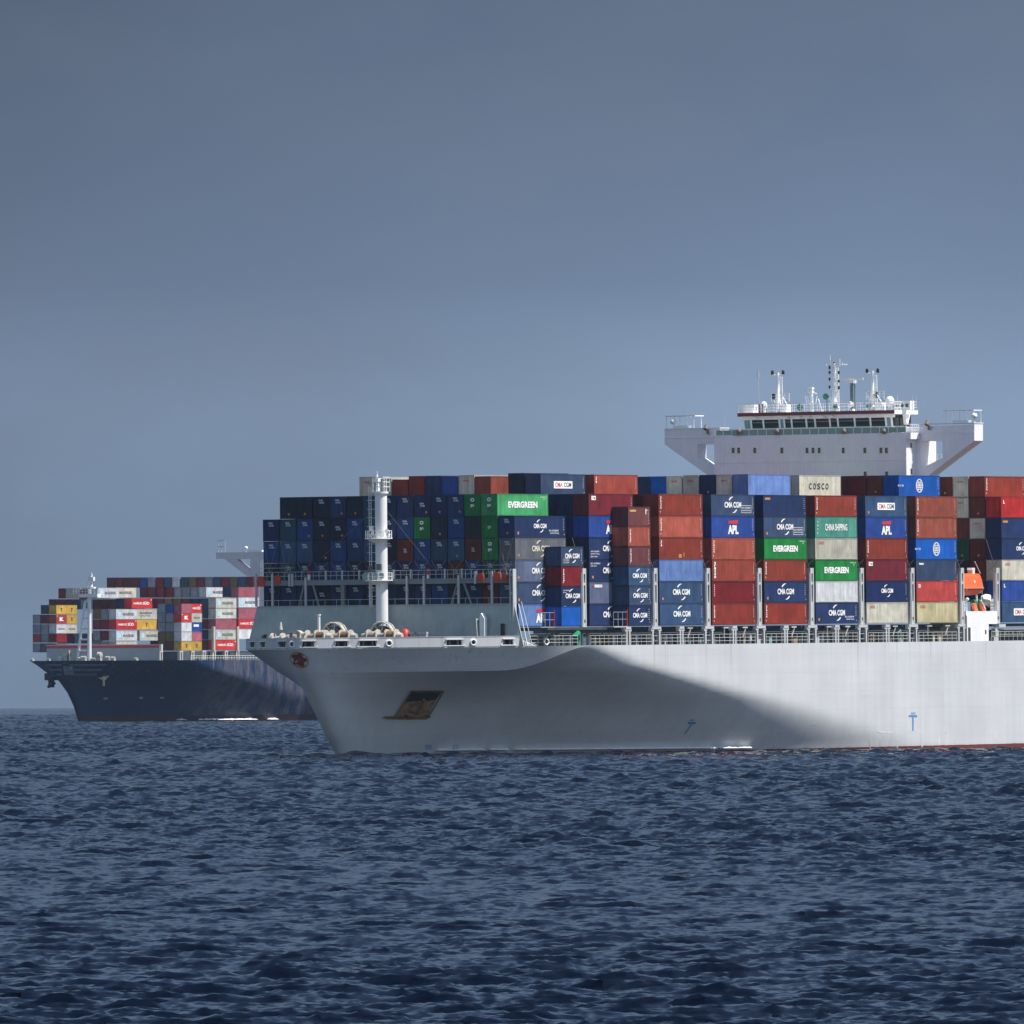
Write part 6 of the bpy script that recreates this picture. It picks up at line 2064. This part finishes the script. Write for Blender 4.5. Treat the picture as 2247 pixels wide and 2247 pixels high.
    for b, r, key, side, fore, end, lb, H in (
        (3, 17, 'grey', None, 'door', 'r', 'pale grey container end with red mark, top tier left of the foremast', 2.896),
        (3, 16, 'grey', None, 'door', 'r', 'pale grey container end with red mark, top tier behind the foremast', 2.60),
        (3, 15, 'rust_red', None, 'door', None, 'rust red container end, top tier just right of the foremast', 2.45),
        (3, 14, 'rust_red', None, 'door', None, 'taller rust red container end, top tier, second right of foremast', 2.896),
        (3, 13, 'navy', None, 'door', None, 'navy blue container end, top tier, third right of foremast', 2.896),
        (3, 12, 'royal', None, 'door', None, 'royal blue container end, top tier, left of a pale grey one', 2.75),
        (3, 11, 'grey', None, 'door', 'r', 'pale grey container end with red mark, top tier between blue and brick red', 2.896),
        (3, 10, 'orange_brown', 'plain', 'door', None, 'orange brown container with lit side showing, top tier above green container', 2.70),
        (3, 8, 'dusk', None, 'door', None, 'blackish navy container end, top tier, left of the white lettered panel', 3.05),
        (3, 7, 'slate', 'cmabox', 'door', None, 'slate blue container with red and black lettering on white panel, top tier', 2.896),
        (4, 7, 'terracotta', 'tritonshort', 'door', None, 'terracotta container with short white marks, top tier beside slate blue one', 2.896),
        (6, 10, 'navy', None, 'corr', None, 'navy blue container end at left of the corrugated top-tier ends', 2.896),
        (6, 9, 'bright_blue', None, 'corr', None, 'bright blue corrugated container end, top tier left of two grey ends', 2.896),
        (6, 8, 'grey', None, 'corr', 'r', 'pale grey corrugated end, left of the twin pair on the top tier', 2.88),
        (6, 7, 'grey', None, 'corr', 'r', 'pale grey corrugated end, right of the twin pair on the top tier', 2.99),
        (6, 6, 'deep_navy', None, 'door', 'y', 'deep navy container end between pale grey ends on the top tier', 2.99),
        (6, 5, 'grey', None, 'corr', 'r', 'pale grey corrugated end between navy and royal blue, top tier', 2.99),
        (6, 4, 'light_blue', 'plain', 'corr', None, 'pale blue container with long lit side, top tier under the bridge', 2.99),
        (7, 5, 'grey', None, 'corr', None, 'pale grey corrugated end at left of the cream top-tier container', 2.93),
        (7, 4, 'cream', 'cosco', 'corr', None, 'cream container with widely spaced black letters on the top tier', 2.93),
        (8, 4, 'maroon', None, 'corr', None, 'maroon strip of container end beside the cream one, top tier', 2.896),
        (8, 3, 'dark_red', None, 'corr', None, 'dark red corrugated container end right of the cream one, top tier', 2.896),
        (8, 2, 'brown', None, 'door', 'y', 'brown container end left of the blue globe container, top tier', 2.896),
        (8, 1, 'bright_blue', 'globe', 'corr', None, 'bright blue container with white globe emblem on the top tier', 2.896),
        (9, 3, 'brown', None, 'door', 'y', 'brown container end right of the blue globe container, top tier', 2.896),
        (9, 2, 'grey', None, 'corr', 'r', 'pale grey corrugated end at far right of the top tier', 2.896),
        (9, 1, 'brick', 'triton', 'door', None, 'brick red container with stacked white letters, rightmost on top tier', 2.896)):
        container(BAY[b], r * RR, T, 12.192, key, side, fore, end, H=H, label=lb)
    # ends across the gap at the boats
    for r, t, key, fore in ((1, 6, 'brown', 'door'), (2, 6, 'grey', 'corr'), (1, 5, 'grey', 'corr'), (2, 5, 'brown', 'door'), (1, 4, 'brown', 'door'), (2, 4, 'dark_green', 'corr'),
                            (1, 3, 'brown', 'door'), (2, 3, 'charcoal', 'door'), (1, 2, 'deep_navy', 'door'), (2, 2, 'charcoal', 'door'), (1, 1, 'maroon', 'door'), (3, 6, 'brown', 'door'), (3, 5, 'brown', 'door'), (3, 4, 'deep_navy', 'door')):
        kind = 'corrugated ' if fore == 'corr' else ''
        container(BAY[9], r * RR, ZB + (t - 1) * HH, 12.192, key, None, fore, 'r' if key == 'grey' else ('y' if t in (4, 6) else None),
                  label=f"{NAMES[key]} {kind}container end across lifeboat gap, {tiers[t - 1]}, {ORD[r]} row inward")
build_near_boxes()

def build_inner_boxes():
    """the closed inside of the stacks: no box of it can be told apart from the water"""
    r = random.Random(9)
    cols = [paint(k) for k in ('navy', 'brick', 'salmon', 'grey', 'steel', 'brown', 'green', 'cream')]
    mb = MB()
    for b in range(2, 9):
        for row in range(1, 19):
            if b == 2 and (row < 5 or row > 17): continue
            if b == 3 and row == 1: top = 5
            else: top = 6
            zt = ZB + top * HH - 0.06
            mb.box(BAY[b] + 0.15, BAY[b] + 12.0, row * RR + 0.03, row * RR + 2.40, ZB + 0.05, zt, r.randrange(8))
    o = link('inner_containers', mb.mesh('inner_containers'), cols)
    o.matrix_world = NEAR.M
    tag(o, 'mass of mixed container tops filling the inside of the near ship stacks', kind='stuff')
build_inner_boxes()

# ================================================================== the far ship
ship2 = empty('container_ship', FAR.M)
tag(ship2, 'distant dark navy container ship with white A-frame foremast and red striped breakwater, left of picture', 'container ship')
def Z5(zx, zy, **k):
    return FAR.at(50 + zx / 3.39, 1180 + zy / 3.39, **k)
def build_far_ship():
    hm = hull_material('hull_navy', (0.006, 0.030, 0.086), (0.060, 0.026, 0.032), 1.45, 0.10, scuff=0.36, spec=0.12)
    hull2 = link('hull', hull_mesh('hull', H2, -6, 190, 100, 30, 5), [hm, DARK], ship2)
    px = lambda zx, zy: (50 + zx / 3.39, 1180 + zy / 3.39)
    def patch(name, rects, m, nu=8, lift=0.06):
        mb = MB()
        for x0, x1, y0, y1 in rects:
            hull_patch(mb, FAR, H2, [px(x0, y0), px(x1, y0), px(x1, y1), px(x0, y1)], nu, 1, lift, 0)
        part(name, mb, m, hull2)
    bowp = mat('bow_stripe', (0.11, 0.16, 0.22), 0.6, wear=0.2)
    for x0, x1, y in ((165, 288, 945), (345, 625, 945), (200, 290, 982), (375, 590, 982), (250, 292, 1017), (380, 550, 1017)):
        patch('bow_stripe', [(x0, x1, y - 7, y + 7)], bowp)
    mb = MB()
    hull_patch(mb, FAR, H2, [px(300, 958), px(372, 955), px(378, 1020), px(308, 1022)], 4, 4, 0.06, 0)
    part('bow_crest', mb, mat('bow_crest', (0.15, 0.20, 0.24), 0.7, wear=0.6, scale=2.0), hull2)
    for x, y in ((615, 1195), (878, 1190), (1037, 1190)):
        patch('hull_mark', [(x - 14, x + 14, y - 7, y + 7)], mat('hull_mark', (0.32, 0.36, 0.40), 0.7, wear=0.5, scale=3.0), 2)
    mb = MB()
    c = ray_hull(FAR, H2, *px(597, 1040))
    c = lift_off(H2, c, 0.5)
    mb.tube(c + np.array([0, 0, 1.9]), c + np.array([0, 0, -2.0]), 0.35, 8)
    for d in (-1, 1):
        mb.tube(c, c + np.array([0.9 * d + 0.2, -0.9 * d, 1.0 if d > 0 else 0.3]) * 1.6, 0.55, 6, r2=0.15)
    part('anchor', mb, mat('anchor_cream', (0.50, 0.42, 0.30), 0.7, wear=0.3), hull2)
    # the other anchor, hanging out at the starboard bow
    mb = MB()
    p = Z5(205, 1050, s=CEN2 + 8.0)
    mb.box(p[0] - 1.6, p[0] + 1.9, p[1] - 1.8, p[1] + 1.0, p[2] - 0.4, p[2] + 1.6)
    mb.box(p[0] - 0.7, p[0] + 0.9, p[1] - 0.8, p[1] + 0.3, p[2] - 2.4, p[2] - 0.4)
    mb.tube((p[0] - 1.6, p[1] - 0.3, p[2] - 2.2), (p[0] + 1.8, p[1] - 0.3, p[2] - 1.2), 0.45, 8)
    part('anchor', mb, DARK, hull2)
    # breakwater with a red band
    a0 = 1.5
    l0, l1, t0, t1 = Z5(178, 885, a=a0), Z5(1018, 885, a=a0), Z5(178, 797, a=a0), Z5(1018, 797, a=a0)
    mb = MB()
    zt, zm, zb = t0[2], Z5(500, 822, a=a0)[2], 16.9
    mb.box(a0, a0 + 0.3, l1[1], l0[1], zb, zm, 0)
    mb.box(a0 - 0.05, a0 + 0.35, l1[1], l0[1], zm + 0.002, zt - 0.25, 1); mb.box(a0 - 0.1, a0 + 0.4, l1[1] - 0.1, l0[1] + 0.1, zt - 0.25, zt, 2)
    mb.box(a0 - 0.1, a0 + 0.5, l1[1] - 0.7, l1[1] - 0.003, zb, zt, 3)
    part('breakwater', mb, [mat('far_grey', (0.42, 0.46, 0.48), 0.6, wear=0.08), mat('band_red', (0.62, 0.07, 0.09), 0.5), mat('band_pink', (0.80, 0.45, 0.48), 0.5), WHITE], ship2)
    # A-frame foremast
    am = -4.0
    Y = lambda zx, zy: tuple(Z5(zx, zy, a=am))
    mb = MB()
    b = Y(496, 890); t = Y(496, 440)
    mb.tube((am, b[1], 16.8), t, 0.62, 12, r2=0.52)
    b2 = Y(404, 885); t2 = Y(462, 480)
    mb.tube((am, b2[1], 16.8), t2, 0.36, 8); mb.tube(t2, Y(490, 455), 0.36, 8)
    for y, x in ((533, 455), (597, 446), (675, 432), (757, 420), (840, 410)):
        mb.tube(Y(x, y), Y(496, y), 0.26, 6)
    m = part('foremast', mb, WHITE, ship2)
    mb = MB()
    mb.tube(Y(494, 440), Y(494, 380), 0.5, 10); p = Y(498, 420); mb.box(am - 1, am + 1, p[1] - 3.0, p[1] + 3.0, p[2] - 0.9, p[2] + 0.1)
    mb.rail((am - 1, p[1] - 3.0, p[2] + 0.1), (am - 1, p[1] + 4.8, p[2] + 0.1), 1.3, 1.0, 0.09, 2)
    p = Y(480, 372); mb.box(am - 0.8, am + 0.8, p[1] - 2.4, p[1] + 1.5, p[2] - 0.2, p[2] + 0.2)
    mb.tube(Y(512, 380), Y(512, 268), 0.35, 8, r2=0.22); mb.tube(Y(480, 375), Y(485, 330), 0.25, 8); mb.tube(Y(470, 345), Y(512, 345), 0.12, 5); p = Y(512, 300); mb.box(am - 0.5, am + 0.5, p[1] - 0.8, p[1] + 0.9, p[2] - 0.8, p[2] + 0.3)
    mb.tube(Y(512, 268), Y(512, 255), 0.1, 5)
    part('mast_top', mb, WHITE, m)
    mb = MB()
    p = Y(448, 425); mb.box(am - 0.5, am + 0.5, p[1] - 1.0, p[1] + 1.0, p[2] - 1.5, p[2] + 1.5)
    part('mast_light', mb, mat('mast_red', (0.35, 0.06, 0.05), 0.6), m)
    # gear on the forecastle
    r = random.Random(3)
    for zx, w, h in ((210, 18, 14), (300, 45, 26), (340, 30, 50), (372, 8, 90), (470, 40, 30), (540, 30, 16), (590, 26, 60), (650, 34, 28), (690, 30, 24), (860, 24, 16), (90, 18, 14), (440, 20, 22)):
        q_ = Y(zx, 890); hh = h / 3.39 / 7.8; ww = w / 3.39 / 7.8
        mb = MB()
        mb.box(-6.0, -4.8, q_[1] - ww * 0.5, q_[1] + ww * 0.5, 16.8, 17.2 + hh * 0.55)
        mb.tube((-5.4, q_[1] - ww * 0.5, 17.2 + hh * 0.6), (-5.4, q_[1] + ww * 0.5, 17.2 + hh * 0.6), min(0.9, hh * 0.4), 10)
        part('deck_gear', mb, CREAMP, ship2)
    # posts carrying the stacks, rail at the deck edge
    for zx, s in ((1180, 2.2), (1265, 2.2), (1350, 0.5), (1425, 0.0), (1515, 0.0), (1600, 0.0), (1030, 4.0)):
        a = Z5(zx, 880, s=s)[0]
        mb = MB()
        mb.box(a - 0.9, a - 0.3, s, s + 0.8, 16.9, 19.6); mb.box(a + 0.4, a + 0.9, s, s + 0.8, 16.9, 19.6); mb.box(a - 1.0, a + 1.0, s - 0.05, s + 0.85, 19.2, 19.65)
        part('pedestal', mb, CREAMP, ship2)
    for zx in (1420, 1597):
        a = Z5(zx, 800, s=0.0)[0]
        mb = MB(); mb.box(a - 0.5, a + 0.5, -0.3, 0.4, 19.66, 26.5)
        part('lashing_tower', mb, CREAMP, ship2)
    mb = MB()
    a0, a1 = Z5(1250, 900, s=-0.2)[0], 75
    mb.rail((a0, -0.2, 16.98), (a1, -0.2, 16.98), 1.3, 1.6, 0.06, 2)
    part('railing', mb, WHITE, ship2)
    mb = MB(); mb.box(6, 120, 2.5, 40, 16.95, 19.5)
    part('hatch_coaming', mb, COAM, ship2)
    # bridge house with its wing showing over the boxes
    aw = 78.0
    V = lambda zx, zy: tuple(Z5(zx, zy, a=aw)[1:])
    mb = MB()
    for poly in ([(1437, 110), (1800, 106), (1800, 160), (1437, 156)], [(1500, 157), (1590, 160), (1660, 222), (1692, 250), (1692, 288), (1662, 282)], [(1692, 160), (1758, 160), (1758, 340), (1692, 340)]):
        mb.prism([V(*p) for p in poly], 'a', aw, aw + 2.5)
    w = part('bridge_wing', mb, mat('far_house', (0.62, 0.58, 0.62), 0.5, wear=0.05), ship2)
    mb = MB()
    u0, u1 = V(1758, 160)[0], V(2500, 160)[0]
    mb.box(aw + 0.3, aw + 9, u1, u0 - 0.003, 20, V(1758, 108)[1])
    part('bridge_house', mb, HOUSE, ship2)
    mb = MB()
    p = V(1660, 75); mb.lathe([(0, 0.5), (0.5, 0.3), (0.6, -0.2), (0, -0.5)], (aw, p[0], p[1]), 10); mb.tube((aw, p[0], V(1660, 108)[1]), (aw, p[0], p[1]), 0.15, 6)
    part('satellite_dome', mb, WHITE, w)
    mb = MB(); p, q_ = V(1455, 108), V(1503, 108); mb.rail((aw, q_[0], q_[1]), (aw, p[0], p[1]), 3.4, 1.4, 0.12, 2)
    part('wing_shelter', mb, GREY, w)
    mb = MB(); p, q_ = V(1675, 104), V(1780, 103); mb.box(aw - 0.2, aw + 2.6, q_[0], p[0], q_[1], q_[1] + 0.45)
    part('wing_cap', mb, WHITE, w)
build_far_ship()

def build_far_boxes():
    G2 = 'containers stacked on the distant ship'
    B = {1: 5.5, 11: 11.7, 2: 21.5, 3: 35.3, 4: 49.2}
    def front(b, xr, yt, key, side=None, L=12.192, H=2.896, label='', fore='door'):
        p = Z5(xr, yt, a=B[b])
        container(B[b], p[1], p[2] - H, L, key, side, fore, None, H=H, label=label, pose=FAR, group=G2, simple=True)
    def lb(key, side, where):
        extra = {'mk': ' with pale blue square', 'mk2': ' with dark lettering', 'mk3': ' with two dark lines', 'hs': ' with white lettering', 'msc': ' with small black letters', 'blob': ' with white emblem', 'bar': ' with white bar', 'line': ' with thin dark lettering'}.get(side, '')
        return f"{NAMES[key]} container{extra}, distant ship, {where}"
    # left bow block: fronts then two 20 foot sides
    rows = [(500, [None, 'slate_teal', 'olive', 'yellow:msc', 'yellow:msc']), (572, ['ash', 'maroon', 'maroon', 'red:blob', 'yellow:msc']), (643, ['ash', 'ash', 'ash', 'white:line', 'cream:line']),
            (712, ['red', 'ash', 'dark_red', None, None]), (785, ['ash', 'mid_grey', 'mid_grey', None, None])]
    rn = ['top row', 'second row', 'third row', 'fourth row', 'fifth row']
    for i, (y, cells) in enumerate(rows):
        for c, e in enumerate(cells):
            if e is None: continue
            key, _, side = e.partition(':')
            if c < 2 or (c == 2 and cells[3] is None):
                front(1, (130, 190, 250)[c], y, key, None, 6.058, 2.591, lb(key, None, f"left bow block, {rn[i]}, {ORD[c + 1]} from left"))
            elif c == 2:
                pass
            else:
                # the box on the port side of the block shows both its end and its side
                x = 250
                fk = key
                front(1 if c == 3 else 11, x if c == 3 else 250 + 76, y, key, side, 6.058, 2.591, lb(key, side, f"left bow block, {rn[i]}, {'fore' if c == 3 else 'aft'} side"))
        if cells[3] is not None:
            # end of the row beside it, one row further in from the side
            pass
    for x, key in ((312, 'maroon'), (375, 'maroon'), (440, 'ash')):
        front(3, x, 712, key, None, label=lb(key, None, f"{ {312: 'left', 375: 'right', 440: 'grey'}[x]} end below the left bow block"))
    rows = [(490, ['ash', 'royal', 'navy', 'pink:plain', 'bright_red:hs']), (560, ['ash', 'ash', 'dark_red', 'bright_red:blob', 'cream:line']), (630, ['ash', 'ash', 'ash', 'white:plain', 'royal:bar']),
            (700, ['olive', 'olive', 'ash', 'white:plain', 'pink:plain']), (770, ['olive', 'brown', 'olive', 'yellow:msc', 'yellow:msc'])]
    for i, (y, cells) in enumerate(rows):
        for c, e in enumerate(cells):
            key, _, side = e.partition(':')
            if c < 2:
                front(1, (1060, 1120)[c], y, key, None, 6.058, 2.591, lb(key, None, f"right bow block, {rn[i]}, {ORD[c + 1]} from left"))
            elif c >= 3:
                front(1 if c == 3 else 11, 1180 if c == 3 else 1256, y, key, side if side != 'plain' else None, 6.058, 2.591, lb(key, side, f"right bow block, {rn[i]}, {'fore' if c == 3 else 'aft'} side"))
    # second bay, behind the mast
    for y, ends, key, side, n in ((530, ['olive', 'ash', 'ash'], 'white', 'mk', 'third'), (607, ['maroon', 'dark_red', 'maroon'], 'bright_red', 'hs', 'fourth'), (690, ['ash', 'dark_red', 'ash'], 'white', 'mk', 'fifth'), (770, ['ash', 'ash', 'ash'], 'cream', None, 'sixth')):
        for c, k in enumerate(ends[:2]):
            front(2, 575 + 60 * c, y, k, None, label=lb(k, None, f"block right of mast, {n} row, {ORD[c + 1]} from left"))
        front(2, 695, y, key, side, label=lb(key, side, f"block right of mast, {n} row, side"))
    for x, key in ((250, 'dark_red'), (312, 'maroon'), (372, 'maroon'), (432, 'slate_teal'), (575, 'maroon'), (635, 'maroon'), (692, 'maroon')):
        front(3, x, 457, key, None, label=lb(key, None, f"dark row behind mast, {ORD[[250, 312, 372, 432, 575, 635, 692].index(x) + 1]} from left"))
    for x, key in ((750, 'navy'), ):
        front(3, x, 452, key, None, label=lb(key, None, "dark row behind mast, left of the red lettered box"))
    front(3, 810, 450, 'bright_red', 'hs', label=lb('bright_red', 'hs', 'second row, alone between dark ends'))
    for x, key in ((320, 'dark_red'), (375, 'grey'), (427, 'grey'), (490, 'dark_red')):
        front(2, x, 376, key, None, label=lb(key, None, f"upper left row beside mast, {ORD[[320, 375, 427, 490].index(x) + 1]} from left"))
    front(2, 560, 372, 'white', 'mk', label=lb('white', 'mk', 'upper row right of mast head'))
    front(3, 690, 370, 'cream', 'mk2', label=lb('cream', 'mk2', 'upper row beside pale blue square'))
    front(3, 845, 530, 'grey', 'mk3', label=lb('grey', 'mk3', 'middle row'))
    front(3, 845, 607, 'yellow', 'msc', label=lb('yellow', 'msc', 'long side in the middle of picture stack'))
    front(3, 870, 690, 'grey', 'mk', label=lb('grey', 'mk', 'low row above red breakwater band'))
    for i, (x, key) in enumerate(((925, 'maroon'), (985, 'maroon'), (1050, 'maroon'), (1120, 'dark_red'), (1180, 'ash'), (1240, 'ash'), (1300, 'ash'))):
        front(4, x, 370, key, None, label=lb(key, None, f"long row below the top, {ORD[i + 1]} right of cream box"))
    front(3, 1365, 367, 'white', 'mk', label=lb('white', 'mk', 'long row below top, right end'))
    for i, (x, key) in enumerate(((990, 'maroon'), (1048, 'maroon'), (1110, 'olive'), (1175, 'olive'), (1240, 'dark_red'), (1310, 'navy'), (1375, 'slate_teal'))):
        front(4, x, 450, key, None, label=lb(key, None, f"row above right bow block, {ORD[i + 1]} from left"))
    for i, (y, key) in enumerate(((530, 'ash'), (607, 'brown'), (690, 'maroon'), (765, 'navy'))):
        front(4, 1003, y, key, None, label=lb(key, None, f"gap left of right bow block, {ORD[i + 1]} down"))
    # top tier, right across
    tops = ['maroon', 'maroon', 'brown', 'brown', 'royal', 'ash', 'dark_red', 'slate', 'white', 'slate_teal', 'olive', 'dark_red', 'ash', 'slate', 'dark_red', 'olive', 'slate', 'maroon']
    for i, key in enumerate(tops):
        x = 680 + 60.9 * i
        front(4, x, 296 - i * 0.4, key, 'plain' if i == 17 else None, fore='corr' if key == 'white' else 'door', label=lb(key, None, f"topmost row, {ORD[i + 1]} from left"))
    # port walls of the second and third bays
    for i, (y, key, side) in enumerate(((447, 'grey', 'mk'), (525, 'grey', 'mk'), (604, 'pink', None), (682, 'grey', 'mk'), (759, 'bright_red', 'hs'))):
        front(2, 1435, y, key, side, label=lb(key, side, f"stack nearest the near bow, {ORD[i + 1]} down"))
    for i, (y, key) in enumerate(((525, 'slate_teal'), (604, 'maroon'), (682, 'navy'), (759, 'maroon'))):
        front(2, 1374, y, key, None, label=lb(key, None, f"dark gap right of bow block, {ORD[i + 1]} down"))
    for i, (y, key, side) in enumerate(((366, 'pink', None), (442, 'white', 'mk'), (521, 'pink', None), (600, 'bright_red', 'hs'), (679, 'white', None))):
        front(3, 1605, y, key, side, label=lb(key, side, f"stack partly behind the near bow, {ORD[i + 1]} down"))
    front(3, 1543, 366, 'navy', None, label=lb('navy', None, 'end left of dusty pink box below top row'))
build_far_boxes()

# ------------------------------------------------------------------ foam along the waterlines and a few breaking crests
def build_foam():
    r = np.random.default_rng(4)
    foam_m = mat('foam_white', (0.80, 0.83, 0.85), 0.9, wear=0.1)
    def strip(pose, hull, a0, a1, side, wid, hgt, dens, gap=0.0, zoff=0.0):
        mb = MB()
        a = a0
        while a < a1:
            n = math.sin(a * 0.43) + math.sin(a * 0.17 + 1.0) + 0.7 * math.sin(a * 1.3)
            if n > gap:
                b = float(hull.b(a, 0.0))
                for k in range(dens):
                    o = abs(r.normal(0, wid)) + 0.15
                    s = hull.C - b - o
                    W = pose.N[:3, :3] @ np.array([a + r.uniform(-0.4, 0.4), s, 0.0]) + pose.N[:3, 3]
                    rad = r.uniform(0.08, 0.30) * hgt
                    d = W[1] - CAM[1]
                    zz = (1823.0 ** 2 - d ** 2) / (2 * RE) - 0.35 + zoff
                    h = rad * r.uniform(0.35, 0.8)
                    c, s_ = W[0], W[1]
                    ring = [(c + rad * 1.7 * math.cos(t) * r.uniform(0.7, 1.2), s_ + rad * math.sin(t) * r.uniform(0.7, 1.2), zz) for t in np.linspace(0, 2 * math.pi, 7)[:-1]]
                    mid = [(c + (p[0] - c) * 0.6, s_ + (p[1] - s_) * 0.6, zz + h * r.uniform(0.7, 1.0)) for p in ring]
                    mb.add(ring + mid + [(c, s_, zz + h * 1.15)], [(i, (i + 1) % 6, 6 + (i + 1) % 6, 6 + i) for i in range(6)] + [(6 + i, 6 + (i + 1) % 6, 12) for i in range(6)], 0, True)
            a += 0.35
        return mb
    o = link('foam', strip(NEAR, H1, -28, 30, -1, 0.35, 0.95, 12, -1.8, 0.62).mesh('foam'), [foam_m])
    tag(o, 'white broken foam along the side of the near white ship', kind='stuff')
    o = link('foam', strip(FAR, H2, 21, 62, -1, 0.8, 1.9, 5, -0.6, 0.5).mesh('foam'), [foam_m])
    tag(o, 'white foam line along the distant navy hull', kind='stuff')
build_foam()
build_haze()
